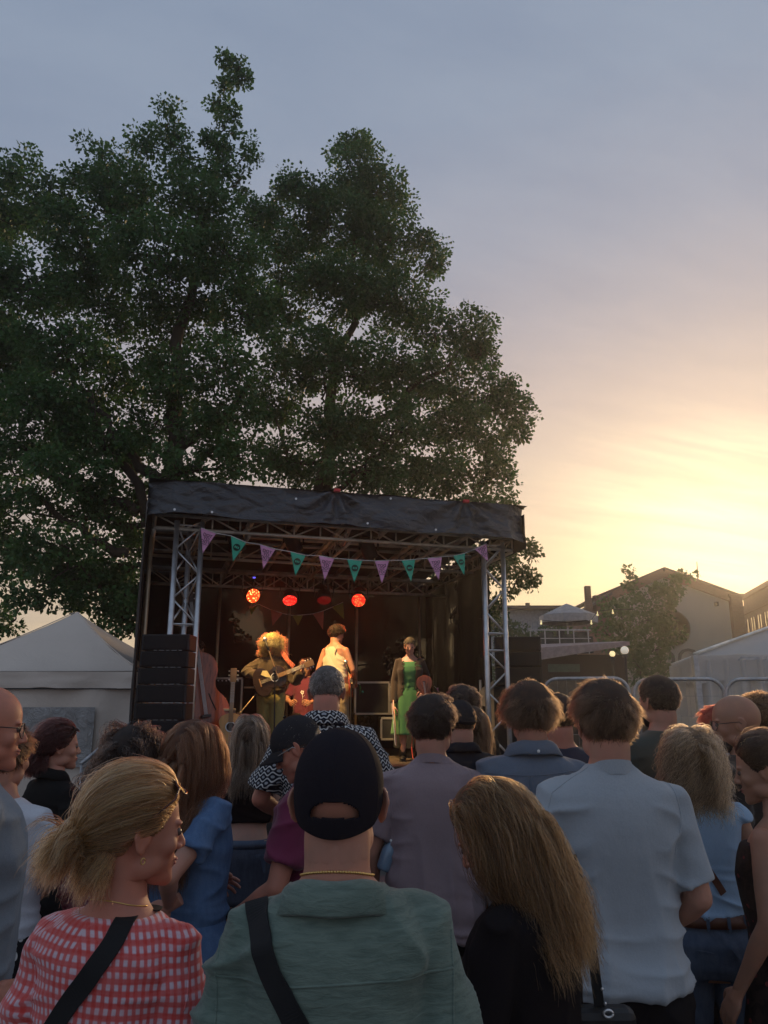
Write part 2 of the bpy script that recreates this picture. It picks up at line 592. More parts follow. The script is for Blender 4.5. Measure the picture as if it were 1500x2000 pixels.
for k, lab in zip(pegs, (0, 1)):
    b = MB(); b.box((k, -.335, 4.26), (.075, .05, .04)); b.box((k, -.36, 4.25), (.05, .02, .02))
    obj('red_clamp', b, mat('red_clamp_paint', (.55, .05, .05), .5), stage, bevel=.004)
for u, z in ((-.2, 3.86), (.22, 3.86), (1.2, 4.1), (2.1, 3.86), (2.4, 4.2), (3.0, 3.84)):
    b = MB(); b.lathe([(.0, 0), (.014, 0), (.014, .006), (0, .006)], 12, (u, -.385, z), rot=(R(90), 0, 0)); obj('eyelet', b, M_ALU, canopy)

# scrims: dark mesh cloth that lets a little of the evening through
def scrim(t, bs):
    co = t.coord()
    x, y, z = t.sep(co)
    nn = t.noise(co, 3.0, 3)
    t.put(bs.inputs['Base Color'], t.mix(nn, (.006, .005, .0045), (.014, .011, .010)))
scr = custom('dark_scrim', scrim, .9)
nt = scr.node_tree
t = NT(nt)
co = t.coord(); x, y, z = t.sep(co)
hole = ((x * 260).sin().abs()).gt(.45) * ((z * 260).sin().abs()).gt(.45)
tp = t.node('ShaderNodeBsdfTransparent'); tp.inputs[0].default_value = (1, .95, .85, 1)
msx = t.node('ShaderNodeMixShader')
t.put(msx.inputs[0], hole * (.012 + t.sstep(t.noise(co, 1.6, 3), .50, .66) * .11))
t.link(nt.nodes['Principled BSDF'].outputs[0], msx.inputs[1]); t.link(tp.outputs[0], msx.inputs[2])
t.link(msx.outputs[0], nt.nodes['Material Output'].inputs[0])
b = MB(); b.grid(lambda a, q: (-.48 + 4.9 * a, 3.42 + .03 * math.sin(a * 40) + .02 * nz((a * 12, 0, q * 4)), .75 + 2.95 * q), 120, 20)
obj('rear_scrim', b, scr, stage, smooth=True)
for u in (-.50, 4.33):
    b = MB(); b.grid(lambda a, q, u=u: (u + .02 * math.sin(a * 30) + .015 * nz((a * 12, 0, q * 4)), (.1 if u < 0 else .9) + 3.3 * a * (1 if u < 0 else .78), .75 + 3.05 * q), 60, 16)
    obj('side_scrim', b, mat('side_scrim_black', (.025, .02, .018), .9, var=.4, vs=2) if u < 0 else scr, stage, smooth=True)

# ---------------------------------------------------------------- stage lights
def led(name, c1, c2, s1, s2, scale=34):
    m_ = bpy.data.materials.new(name); m_.use_nodes = True
    t = NT(m_.node_tree); b_ = m_.node_tree.nodes['Principled BSDF']
    v = t.voro(t.coord(), scale)
    f = 1 - t.sstep(v, .22, .42)
    t.put(b_.inputs['Base Color'], (0.1, .02, .02))
    t.put(b_.inputs['Emission Color'], t.mix(f, c1, c2))
    t.put(b_.inputs['Emission Strength'], f * (s2 - s1) + s1)
    return m_
LM = [led('led_orange_bright', (1, .06, .01), (1, .38, .10), 1.2, 4.0), led('led_red', (1, .01, .01), (1, .10, .05), .9, 2.6),
      led('led_red_dim', (.5, .005, .01), (.6, .02, .02), .12, .2), led('led_red_round', (1, .015, .01), (1, .16, .04), 1.0, 3.0)]
def par_light(u, v, z, aim_w, lm, label, group):
    t_ = thing('par_light', label, 'stage light', SW(u, v, z), SA, group)
    d = (Vector(aim_w) - SW(u, v, z)).normalized()
    Rm = d.to_track_quat('-Z', 'Y').to_matrix().to_4x4()
    Rl = Matrix.Rotation(-SA, 4, 'Z') @ Rm
    b = MB(); b.lathe([(.0, .15), (.05, .15), (.09, .11), (.118, .02), (.122, -.06), (.112, -.06), (.108, -.045), (.0, -.045)], 28); b.xf(Rl)
    obj('housing', b, M_BLACK, t_, smooth=True)
    b = MB(); b.lathe([(0, -.050), (.106, -.050), (.106, -.056), (0, -.058)], 28); b.xf(Rl)
    lens = obj('lens', b, lm, t_, smooth=True)
    b = MB()
    pts = [(-.15, 0, .0), (-.15, 0, .17), (-.1, 0, .2), (.1, 0, .2), (.15, 0, .17), (.15, 0, 0)]
    for i in range(5): b.obox(pts[i], pts[i + 1], .03, .006)
    b.box((0, 0, .24), (.05, .05, .09))
    obj('yoke', b, M_BLACK, t_)
    return t_, d
lights = [(492, 1162, (1.4, 6.5, 1.0)), (566, 1168, (-1.0, 9.6, 0.6)), (633, 1167, (-.7, 10.4, .7)), (700, 1170, (-.2, 7.6, 0.7))]
labs = ['brightest glowing orange-red stage light, at the left end of the lighting bar', 'red stage light second from the left, turned down above the curly-haired singer',
        'dimmest stage light, a barely glowing dark red lens third along the bar', 'round red stage light above and right of the man in the tank top']
def uv_of(p):
    dx_, dy_ = p.x - SO[0], p.y - SO[1]
    return dx_ * math.cos(SA) + dy_ * math.sin(SA), -dx_ * math.sin(SA) + dy_ * math.cos(SA)
def onstage(px, py, v):
    """world point seen at px,py lying on the stage's line v"""
    lo, hi = 7.0, 16.0
    for _ in range(40):
        mid = (lo + hi) / 2
        if uv_of(P(px, py, mid))[1] < v: lo = mid
        else: hi = mid
    return P(px, py, (lo + hi) / 2)
M_BLUE_LED = emit('blue_display', (.15, .12, 1), 1.2)
for (px, py, aim), lab, lm, en in zip(lights, labs, LM, (60, 26, 4, 30)):
    p = onstage(px, py, 2.35); u, v = uv_of(p)
    t_, d = par_light(u, v, p.z, aim, lm, lab, 'stage lights on the bar under the roof')
    if en == 60: b = MB(); b.box((.02, -.026, .26), (.04, .004, .022)); obj('display', b, M_BLUE_LED, t_)
    l = bpy.data.lights.new('lamp', 'SPOT'); l.energy = en; l.color = (1, .12, .04); l.spot_size = R(75); l.spot_blend = .6; l.shadow_soft_size = .08
    lo_ = bpy.data.objects.new('lamp', l); COL.objects.link(lo_); lo_.parent = t_
    lo_.matrix_parent_inverse = Matrix.Identity(4)
    dl = Matrix.Rotation(-SA, 3, 'Z') @ d
    lo_.location = dl * .09
    lo_.rotation_euler = dl.to_track_quat('-Z', 'Y').to_euler()
# wash lights hung from the front of the roof, shining on the band
def wash(px, py, v, aim_w, energy, col, label, size=55):
    p = onstage(px, py, v); u, vv = uv_of(p)
    t_ = thing('wash_light', label, 'stage light', SW(u, v, p.z), SA, 'black wash lights hung near the front of the roof')
    d = (Vector(aim_w) - SW(u, v, p.z)).normalized()
    Rl = Matrix.Rotation(-SA, 4, 'Z') @ d.to_track_quat('-Z', 'Y').to_matrix().to_4x4()
    b = MB(); b.lathe([(0, .16), (.08, .16), (.10, .12), (.10, -.10), (.085, -.12), (.08, -.09), (0, -.09)], 20); b.xf(Rl)
    obj('housing', b, M_BLACK, t_, smooth=True)
    b = MB(); b.box((0, 0, .24), (.22, .14, .12)); b.obox((-.13, 0, 0), (-.13, 0, .22), .03, .02); b.obox((.13, 0, 0), (.13, 0, .22), .03, .02)
    b.tube([(0, 0, .3), (0, 0, .42)], .02)
    obj('yoke', b, M_BLACK, t_, bevel=.005)
    l = bpy.data.lights.new('lamp', 'SPOT'); l.energy = energy; l.color = col; l.spot_size = R(size); l.spot_blend = .7; l.shadow_soft_size = .08
    lo_ = bpy.data.objects.new('lamp', l); COL.objects.link(lo_); lo_.parent = t_
    dl = Matrix.Rotation(-SA, 3, 'Z') @ d
    lo_.location = dl * .13
    lo_.rotation_euler = dl.to_track_quat('-Z', 'Y').to_euler()
wash(462, 1058, .35, (-1.35, 10.3, 1.9), 300, (1, .60, .20), 'black wash light hanging beside the left lattice tower', 60)
wash(573, 1062, .55, (-.55, 10.9, 2.0), 300, (1, .62, .22), 'black wash light hanging behind the bunting above the man in the tank top', 60)
wash(720, 1075, .5, (.35, 10.6, 2.0), 190, (1, .70, .35), 'black wash light hanging right of centre behind the bunting', 55)

# ---------------------------------------------------------------- bunting
PINK = mat('pink_cloth', (.86, .44, .70), .8, trans=.12, var=.08)
GREEN = mat('teal_green_cloth', (.07, .56, .38), .8, trans=.12, var=.08)
CORALC = mat('coral_cloth', (.5, .16, .12), .8, trans=.2)
LIME = mat('lime_cloth', (.20, .26, .05), .8, trans=.2)
INK = mat('dark_ink', (.03, .01, .04), .8)
CORD = mat('white_cord', (.75, .75, .72), .7)
def flag(parent, pL, pR, tip, m_, kind=None, mirror=False, nm='flag'):
    pL, pR, tip = [np.array(p, float) for p in (pL, pR, tip)]
    nrm = np.cross(pR - pL, tip - pL); nrm /= np.linalg.norm(nrm)
    if nrm[1] > 0: nrm = -nrm
    b = MB()
    def f(a, q):
        top = pL + (pR - pL) * a
        p = top + (tip - top) * q
        return tuple(p + nrm * (.006 * math.sin(a * 6 + q * 4) * (1 - q * .5)))
    V = []; n_ = 7
    b.grid(lambda a, q: f(a, q * .985), n_, n_)
    o = obj(nm, b, m_, parent, smooth=True, solid=.0012)
    if kind:
        ex = (pR - pL) / np.linalg.norm(pR - pL); ez = np.cross(ex, nrm); ez = ez if ez[2] > 0 else -ez
        wd = np.linalg.norm(pR - pL)
        cen = pL * .5 + pR * .5; cen = cen + (tip - cen) * .36
        mk = lambda sx: Matrix(((ex[0] * sx, ez[0], nrm[0], cen[0] + nrm[0] * .010), (ex[1] * sx, ez[1], nrm[1], cen[1] + nrm[1] * .010), (ex[2] * sx, ez[2], nrm[2], cen[2] + nrm[2] * .010), (0, 0, 0, 1)))
        if kind == 'dot':
            me = text_mesh('DOT\nTO\nDOT', wd * .27, .0008)
            me.transform(mk(-1 if mirror else 1))
            obj('lettering', me, INK, o)
            bb = MB(); a0 = cen + nrm * .01 - ez * wd * .37
            bb.obox(a0 - ex * wd * .2, a0 + ex * wd * .2, .003, wd * .02); obj('underline', bb, INK, o)
        else:
            bb = MB()
            bb.lathe([(0, -.001), (wd * .215, -.001), (wd * .215, .001), (0, .001)], 24)
            bb.xf(np.array(mk(1))); obj('round_mark', bb, mat('dark_green_ink', (.005, .05, .035), .8), o)
            bb = MB()
            for k in range(3):
                w_ = wd * .075
                bb.box(((k - 1) * wd * .10, 0, .003), (w_, wd * .12, .001))
            bb.xf(np.array(mk(1))); obj('small_mark', bb, GREEN, o)
    return o
bt = thing('bunting', 'long string of pink and teal pennants hung between the two lattice towers', 'bunting', (0, 0, 0))
fl = [(392, 1031, 422, 1042, 396, 1081, 'p'), (451, 1047, 481, 1060, 455, 1097, 'g'), (508, 1064, 538, 1073, 514, 1111, 'p'), (567, 1078, 597, 1085, 577, 1125, 'g'),
      (623, 1086, 653, 1091, 634, 1134, 'p'), (678, 1093, 708, 1095, 692, 1138, 'g'), (732, 1096, 760, 1095, 746, 1140, 'p'), (784, 1095, 811, 1093, 803, 1137, 'g'),
      (835, 1091, 863, 1088, 857, 1133, 'p'), (885, 1086, 908, 1081, 907, 1124, 'g'), (927, 1073, 950, 1062, 953, 1096, 'p')]
def YB(px): return 8.83 + (px - 392) / (945 - 392) * 1.12
cordp = []
for i, (x0, y0, x1, y1, x2, y2, k) in enumerate(fl):
    Ya, Yb = YB(x0), YB(x1)
    a_, b_, c_ = P(x0, y0, Ya), P(x1, y1, Yb), P(x2, y2, (Ya + Yb) / 2)
    cordp += [a_, b_]
    flag(bt, a_, b_, c_, PINK if k == 'p' else GREEN, 'dot' if k == 'p' else 'logo', mirror=(i >= 6))
b = MB(); b.tube([tuple(p + Vector((0, -.002, .003))) for p in cordp], .005, 6)
obj('cord', b, CORD, bt, smooth=True)
bt2 = thing('bunting', 'short dim string of coral and lime pennants low at the back of the stage', 'bunting', (0, 0, 0))
cp = []
for x0, y0, x1, y1, x2, y2, m_ in [(487, 1188, 505, 1180, 490, 1202, LIME), (529, 1191, 552, 1198, 532, 1222, CORALC), (571, 1202, 592, 1201, 582, 1222, LIME), (611, 1199, 632, 1193, 631, 1230, CORALC), (648, 1186, 670, 1176, 672, 1209, LIME)]:
    q = [onstage(x0, y0, 2.9), onstage(x1, y1, 2.9), onstage(x2, y2, 2.9)]
    cp += q[:2]; flag(bt2, *q, m_)
b = MB(); b.tube([tuple(p) for p in cp], .004, 6); obj('cord', b, CORD, bt2, smooth=True)
bt3 = thing('bunting', 'low string of one green and one pink pennant across the black flight case', 'bunting', (0, 0, 0))
cp = [onstage(690, 1333, 2.2)]
for x0, y0, x1, y1, x2, y2, m_, k in [(702, 1336, 725, 1345, 703, 1371, mat('leaf_green_cloth', (.05, .26, .05), .8), 'logo'), (742, 1346, 747, 1347, 746, 1358, PINK, None)]:
    q = [onstage(x0, y0, 2.2), onstage(x1, y1, 2.2), onstage(x2, y2, 2.2)]
    cp += q[:2]; flag(bt3, *q, m_, k)
b = MB(); b.tube([tuple(p) for p in cp], .004, 6); obj('cord', b, CORD, bt3, smooth=True)
bt4 = thing('bunting', 'green and pink pennants sagging at the right rear of the stage behind the violin', 'bunting', (0, 0, 0))
cp = [onstage(848, 1340, 2.9)]
for x0, y0, x1, y1, x2, y2, m_ in [(852, 1344, 860, 1343, 856, 1352, PINK), (866, 1338, 876, 1329, 874, 1362, mat('leaf_green_cloth', (.05, .26, .05), .8))]:
    q = [onstage(x0, y0, 2.9), onstage(x1, y1, 2.9), onstage(x2, y2, 2.9)]
    cp += q[:2]; flag(bt4, *q, m_)
cp.append(onstage(884, 1322, 2.9))
b = MB(); b.tube([tuple(p) for p in cp], .004, 6); obj('cord', b, CORD, bt4, smooth=True)

# ---------------------------------------------------------------- loudspeakers
M_CAB = mat('black_cab', (.010, .010, .011), .6, var=.3, bump=.3, bs=120, bd=.003)
def grille(t, bs):
    x, y, z = t.sep(t.coord())
    h = ((x * 400).sin() * (z * 400).sin())
    t.put(bs.inputs['Base Color'], t.mix(h.gt(.1), (.012, .012, .013), (.005, .005, .005)))
M_GR = custom('speaker_grille', grille, .7)
def cabinet(x0, x1, y, z0, z1, depth, label, group, sub=False, hazy=False, rz=0):
    cx_ = (x0 + x1) / 2; wd = x1 - x0; h = z1 - z0
    t_ = thing('loudspeaker', label, 'loudspeaker', (cx_, y, z0), rz, group)
    b = MB(); b.box((0, depth / 2, h / 2), (wd, depth, h - .008))
    obj('cabinet', b, M_CAB, t_, bevel=.008)
    b = MB(); b.box((0, -.009, h / 2), (wd - .05, .012, h - .035))
    obj('grille', b, M_GR, t_, bevel=.004)
    for s_ in (-1, 1): b = MB(); b.box((s_ * (wd / 2 - .013), -.004, h / 2), (.018, .014, h * .85)); obj('side_rail', b, M_BLACK, t_)
    if not sub:
        b = MB()
        for k in range(5):
            b.box((wd * (-.2 + .13 * k), -.006, .004), (.03 + .02 * (k % 2), .01, .004))
        obj('rivet_strip', b, M_STEEL, t_)
    return t_
names5 = ['topmost', 'second', 'middle', 'fourth', 'fifth']
ys = [1238, 1271, 1304, 1337, 1373, 1407]
xl, xr = P(271, 1330, 7.9).x, P(366, 1330, 7.9).x
for i in range(5):
    z1_, z0_ = P(320, ys[i], 7.9).z, P(320, ys[i + 1], 7.9).z
    cabinet(xl - .006 * i, xr, 7.9, z0_, z1_, .30, ['topmost slim black loudspeaker of the left stack', 'second slim black loudspeaker from the top of the left stack', 'third slim black loudspeaker from the top of the left stack', 'fourth slim black loudspeaker from the top of the left stack', 'lowest slim black loudspeaker of the left stack, on the big bass cabinet'][i], 'slim loudspeakers stacked left of the stage')
z5 = P(320, 1407, 7.9).z
cabinet(xl - .04, xr + .02, 7.9, z5 - .62, z5, .6, 'big black bass cabinet under the left loudspeaker stack, behind the crowd', 'bass cabinets under the left stack', True)
cabinet(xl - .04, xr + .02, 7.9, .02, z5 - .62, .6, 'black bass cabinet standing on the ground at the foot of the left loudspeaker stack', 'bass cabinets under the left stack', True)
xl2, xr2 = P(967, 1290, 10.4).x, P(1057, 1290, 10.4).x
yy = [1243, 1272, 1303, 1340]
for i in range(3):
    cabinet(xl2, xr2, 10.4, P(1010, yy[i + 1], 10.4).z, P(1010, yy[i], 10.4).z, .5, ['top loudspeaker of the hazy right stack behind the right lattice tower', 'middle loudspeaker of the hazy right stack behind the right lattice tower', 'third loudspeaker down in the hazy right stack, above the bass cabinet'][i], 'loudspeakers stacked right of the stage', True, rz=R(-8))
cabinet(xl2 - .03, xr2 + .03, 10.4, .02, P(1010, 1340, 10.4).z, .6, 'bass cabinet on the ground under the right loudspeaker stack, mostly behind heads', 'loudspeakers stacked right of the stage', True, rz=R(-8))

# ---------------------------------------------------------------- tents
def tentcloth(t, bs, c1=(.66, .56, .47), c2=(.78, .67, .57)):
    co = t.coord()
    t.put(bs.inputs['Base Color'], t.mix(t.noise(co, 1.2, 5), c1, c2))
    t.put(bs.inputs['Normal'], t.bump(t.noise(co, 3.0, 5, .6, .8), .35, .05))
M_TENT = custom('grey_tent_cloth', tentcloth, .75)
def add_trans(m_, fac, col):
    nt = m_.node_tree; t = NT(nt)
    tr = t.node('ShaderNodeBsdfTranslucent'); tr.inputs[0].default_value = (*col, 1)
    ms = t.node('ShaderNodeMixShader'); ms.inputs[0].default_value = fac
    t.link(nt.nodes['Principled BSDF'].outputs[0], ms.inputs[1]); t.link(tr.outputs[0], ms.inputs[2])
    t.link(ms.outputs[0], nt.nodes['Material Output'].inputs[0])
M_TENT2 = custom('white_marquee_cloth', lambda t, b_: tentcloth(t, b_, (.58, .56, .53), (.68, .66, .63)), .6)
add_trans(M_TENT2, .35, (.75, .72, .66))
tent = thing('gazebo_tent', 'grey peaked pop-up tent with a clear plastic window, left of the stage', 'tent', (-4.78, 12.0, 0))
hw, hd = 1.58, 1.5
EZ, PZ = 2.13, P(148, 1195, 12.0).z
def roof_pt(sx, sy, q):
    # q 0 at peak, 1 at eave; sagging profile
    k = q
    zz = PZ + (EZ - PZ) * (1 - (1 - k) ** 1.3)
    return (sx * hw * k, sy * hd * k, zz)
b = MB()
for side in range(4):
    def f(a, q, side=side):
        t_ = a * 2 - 1
        sx, sy = [(t_, -1), (1, t_), (-t_, 1), (-1, -t_)][side]
        x, y, z = roof_pt(sx, sy, q)
        z -= .10 * q * (1 - t_ * t_) * math.sin(q * 3.1)
        z += .02 * nz((x * 2, y * 2, side)) * (1 if .05 < q < .97 else 0)
        return (x, y, z)
    b.grid(f, 24, 18)
obj('roof', b, M_TENT, tent, smooth=True)
b = MB()
for side in range(4):
    def f(a, q, side=side):
        t_ = a * 2 - 1
        sx, sy = [(t_, -1), (1, t_), (-t_, 1), (-1, -t_)][side]
        o_ = .02 + .025 * nz((t_ * 3, q * 2, side + 5)) + .02 * math.sin(t_ * 9) * q
        return (sx * (hw + o_), sy * (hd + o_), EZ - .01 - .22 * q + .02 * math.exp(-((t_ - .15) / .10) ** 2) * q)
    b.grid(f, 60, 8)
obj('valance', b, M_TENT, tent, smooth=True)
b = MB()
for side in range(4):
    def f(a, q, side=side):
        t_ = a * 2 - 1
        sx, sy = [(t_, -1), (1, t_), (-t_, 1), (-1, -t_)][side]
        o_ = -.04 + .05 * nz((t_ * 2.5 + q, q * 1.5 - t_, side + 9)) + .03 * math.sin(t_ * 11 + q * 3)
        return (sx * (hw + o_), sy * (hd + o_), 1.93 - 1.91 * q)
    b.grid(f, 60, 24)
obj('wall', b, M_TENT, tent, smooth=True)
def clearp(t, bs):
    co = t.coord()
    n1 = t.noise(co, 9, 6, .7, 1.5)
    t.put(bs.inputs['Base Color'], t.mix(n1, (.30, .285, .27), (.44, .42, .40)))
    t.put(bs.inputs['Normal'], t.bump(t.noise(co, 6, 6, .65, 2.0), .9, .06))
b = MB(); b.grid(lambda a, q: (.03 + .95 * a, -hd - .06 - .02 * nz((a * 5, q * 4, 2)), 1.66 - .75 * q), 40, 30)
obj('clear_window', b, custom('crinkled_clear_plastic', clearp, .18, .8), tent, smooth=True)
b = MB()
for sx in (-1, 1):
    for sy in (-1, 1): b.box((sx * (hw - .06), sy * (hd - .06), EZ / 2), (.045, .045, EZ))
obj('legs', b, M_STEEL, tent)

b = MB(); b.tube([(-hw - .03, -hd - .035, EZ - .235), (.0, -hd - .045, EZ - .232), (hw + .03, -hd - .035, EZ - .235)], .009, 6); obj('eave_cord', b, M_BLACKM, tent)
b = MB()
for k in range(3):
    b.tube([tuple(Vector(roof_pt(-1 + k * .0, -1, q)) + Vector((0, 0, .012))) for q in np.linspace(.02, 1, 12)] if k == 0 else [tuple(Vector(roof_pt(1, -1, q)) + Vector((0, 0, .012))) for q in np.linspace(.02, 1, 12)], .008, 6)
    if k == 1: break
obj('roof_seam', b, M_TENT, tent, smooth=True)
# steps with a hand rail up to the stage, left
st = thing('stage_steps', 'metal steps with a sloping hand rail between the grey tent and the loudspeakers', 'steps', (0, 0, 0))
a_, b_ = P(158, 1492, 8.4), P(268, 1402, 9.3)
b = MB()
for dx_ in (0, .5):
    o_ = Vector((dx_ * .3, dx_ * 1.0, 0))
    b.tube([tuple(a_ + o_), tuple(b_ + o_)], .02, 8)
    b.tube([tuple(a_ + o_ + Vector((0, 0, -.12))), tuple(b_ + o_ + Vector((0, 0, -.12)))], .012, 8)
    for k in (.02, .5, .98):
        q = a_.lerp(b_, k) + o_
        b.tube([tuple(q), (q.x, q.y, .02)], .018, 8)
obj('hand_rail', b, M_STEEL, st, smooth=True)
b = MB()
for i in range(5):
    q = a_.lerp(b_, (i + .5) / 5)
    b.box((q.x + .08, q.y + .25, DZ * (i + 1) / 5.5), (.3, .7, .03), (0, 0, R(20)))
obj('treads', b, M_STEEL, st)

# right marquee
mq = thing('marquee', 'large white marquee glowing in the low sun behind the barriers', 'marquee', (0, 0, 0))
FLc, BLc = Vector((4.38, 11.0, 0)), Vector((5.22, 14.2, 0))
ux = Vector((.967, -.254, 0)); WDT = 6.2
FRc, BRc = FLc + ux * WDT, BLc + ux * WDT
cen = (FLc + BLc + FRc + BRc) / 4
ME, MP = 2.36, 3.45
pk = Vector((cen.x, cen.y, MP))
cs = [FLc, FRc, BRc, BLc]
b = MB()
for i in range(4):
    A_, B_ = cs[i], cs[(i + 1) % 4]
    def f(a, q):
        e = A_.lerp(B_, a); e = Vector((e.x, e.y, ME))
        p = pk.lerp(e, q)
        p.z -= .10 * math.sin(q * 3.14) * (1 - (a * 2 - 1) ** 2)
        p.z += .03 * nz((p.x * 1.3, p.y * 1.3, 0)) * q * (1 - q) * 4 + .03 * nz((a * 16, q * 2, i)) * q
        return tuple(p)
    b.grid(f, 50, 20)
obj('roof', b, M_TENT2, mq, smooth=True)
b = MB()
for i in range(4):
    A_, B_ = cs[i], cs[(i + 1) % 4]
    nn_ = (B_ - A_).cross(Vector((0, 0, 1))).normalized()
    def f(a, q):
        e = A_.lerp(B_, a) + nn_ * (.03 + .02 * nz((a * 12, q, i)))
        drop = .40 * q * (1 - .16 * abs(math.sin(a * WDT * 3.3)))
        return (e.x, e.y, ME - drop)
    b.grid(f, 120, 8)
obj('valance', b, M_TENT2, mq, smooth=True)
b = MB()
def wallseg(A_, B_, a0, a1, ztop=2.3, curl=0):
    def f(a, q):
        e = A_.lerp(B_, a0 + (a1 - a0) * a)
        o_ = .05 * math.sin(a * 30 + q * 2) + .04 * nz((a * 6, q * 3, 1))
        return (e.x + o_ * .3, e.y + o_, ztop - (ztop - .03) * q)
    b.grid(f, 60, 14)
wallseg(FLc, FRc, .0, .17); wallseg(BLc, FLc, .0, .55); wallseg(BRc, BLc, 0, 1)
obj('wall', b, M_TENT2, mq, smooth=True)
b = MB()
for c_ in cs: b.box((c_.x, c_.y, ME / 2), (.08, .08, ME))
for i in range(4):
    A_, B_ = cs[i], cs[(i + 1) % 4]
    b.obox((A_.x, A_.y, ME - .05), (B_.x, B_.y, ME - .05), .05, .05)
obj('frame', b, M_STEEL, mq)
b = MB(); A_ = FLc.lerp(FRc, .24); B_ = FLc.lerp(FRc, .95)
b.grid(lambda a, q: tuple(Vector(((A_.lerp(B_, a)).x, (A_.lerp(B_, a)).y + .25 + .02 * nz((a * 9, q * 3, 0)), 1.93 - .9 * q))), 30, 8)
obj('counter_sheet', b, mat('olive_grey_sheet', (.10, .10, .08), .8), mq, smooth=True)

M_SUNEDGE = mat('sunlit_edge_paint', (.85, .80, .70), .6);  # sun-lit rim of the roof, put into a pale band added along the hips
for i, c_ in enumerate(cs):
    if i == 2: continue
    b = MB(); pts = []
    for q in np.linspace(0, 1, 14):
        e = pk.lerp(Vector((c_.x, c_.y, ME)), q); pts.append(tuple(e + Vector((0, 0, .03))))
    b.tube(pts, .045, 8, flat=.45)
    obj('sunlit_roof_edge', b, M_SUNEDGE, mq, smooth=True)
# barriers
def barrier(p, q, z, label):
    t_ = thing('barrier_fence', label, 'fence', (p.x, p.y, 0), 0, 'tall steel fence panels in front of the marquee')
    d = Vector((q.x - p.x, q.y - p.y, 0)); L = d.length; d /= L
    r_ = .16
    pts = [(0, .05)] + [(0, z - r_)] + [(r_ - r_ * math.cos(a), z - r_ + r_ * math.sin(a)) for a in np.linspace(.2, math.pi / 2, 6)] + \
          [(L - r_ + r_ * math.sin(a), z - r_ + r_ * math.cos(a)) for a in np.linspace(0, math.pi / 2 - .2, 6)] + [(L, z - r_), (L, .05)]
    b = MB(); b.tube([(d.x * s_, d.y * s_, h) for s_, h in pts], .021, 10, ref=(-d.y, d.x, 0))
    obj('frame', b, M_STEEL, t_, smooth=True)
    b = MB()
    for h in np.arange(.25, z - .1, .22): b.tube([(0, 0, h), (d.x * L, d.y * L, h)], .0022, 5)
    for s_ in np.arange(.05, L, .11): b.tube([(d.x * s_, d.y * s_, .1), (d.x * s_, d.y * s_, z - .02)], .0012, 4)
    obj('mesh_infill', b, M_STEEL, t_)
    for s_ in (0, L): b = MB(); b.box((d.x * s_, d.y * s_, .06), (.25, .5, .12)); obj('foot', b, mat('concrete', (.3, .29, .27), .9), t_)
barrier(P(1062, 1326, 9.6), P(1226, 1326, 9.3), 2.0, 'steel fence panel ending behind the brown-haired man in the blue-grey T-shirt')
barrier(P(1237, 1327, 9.2), P(1411, 1327, 8.9), 1.98, 'steel fence panel in front of the white marquee corner, behind the bearded man')
barrier(P(1416, 1327, 8.8), P(1620, 1327, 8.4), 1.97, 'steel fence panel at the right edge in front of the dark tent opening')

# ---------------------------------------------------------------- far buildings
def brick(t, bs, c1=(.22, .10, .06), c2=(.30, .15, .09), sc=1.6):
    co = t.coord(); x, y, z = t.sep(co)
    bt_ = t.node('ShaderNodeTexBrick')
    t.put(bt_.inputs['Vector'], t.comb(x + y, z, 0)); bt_.inputs['Scale'].default_value = sc
    bt_.inputs['Color1'].default_value = (*c1, 1); bt_.inputs['Color2'].default_value = (*c2, 1); bt_.inputs['Mortar'].default_value = (.25, .21, .17, 1)
    t.put(bs.inputs['Base Color'], t.mix(t.noise(co, .8, 4), X(t, bt_.outputs[0]), (.18, .10, .07)))
M_BRICK = custom('weathered_red_brick', brick, .9)
def plaster(t, bs):
    co = t.coord()
    t.put(bs.inputs['Base Color'], t.mix(t.noise(t.scale3(co, 1, 1, .35), .9, 6, .6), (.38, .35, .28), (.50, .46, .37)))
    t.put(bs.inputs['Normal'], t.bump(t.noise(co, 14, 3), .2, .01))
M_PLAST = custom('aged_beige_plaster', plaster, .9)
M_GLASSD = mat('dark_window_glass', (.04, .04, .045), .15, spec=.8)
M_ROOF = mat('dark_roof', (.10, .07, .06), .8)
GY = 60.0
gb = thing('gabled_hall', 'old beige plaster hall with brick gable edges, a big round window and carved letters', 'building', (0, 0, 0))
pL, pR = P(1172, 1168, GY), P(1433, 1165, GY)
pK = P(1295, 1112, GY)
eaveL, eaveR = pL.z, pR.z
b = MB()
# wall with a round hole, built as a ring of faces round the window
cw = P(1312, 1228, GY); rw = 1.42
outer = [(pL.x, 0), (pR.x, 0), (pR.x, eaveR - .3), (pK.x, pK.z - .3), (pL.x, eaveL - .3)]
def edge_hit(cx_, cz_, a):
    dx_, dz_ = math.cos(a), math.sin(a); best = 1e9
    for i in range(5):
        (x0, z0), (x1, z1) = outer[i], outer[(i + 1) % 5]
        ex, ez = x1 - x0, z1 - z0
        den = dx_ * ez - dz_ * ex
        if abs(den) < 1e-9: continue
        t_ = ((x0 - cx_) * ez - (z0 - cz_) * ex) / den
        s_ = ((x0 - cx_) * dz_ - (z0 - cz_) * dx_) / den
        if t_ > 0 and -1e-6 <= s_ <= 1 + 1e-6: best = min(best, t_)
    return best
angs = sorted(list(np.linspace(-math.pi, math.pi, 64, endpoint=False)) + [math.atan2(z - cw.z, x - cw.x) for x, z in outer])
inn = [(cw.x + rw * math.cos(a), GY, cw.z + rw * math.sin(a)) for a in angs]
ot = [(cw.x + edge_hit(cw.x, cw.z, a) * math.cos(a), GY, cw.z + edge_hit(cw.x, cw.z, a) * math.sin(a)) for a in angs]
b.loft([ot, inn, [(x, GY + .35, z) for x, y, z in inn]], True, False)
obj('front_wall', b, M_PLAST, gb)
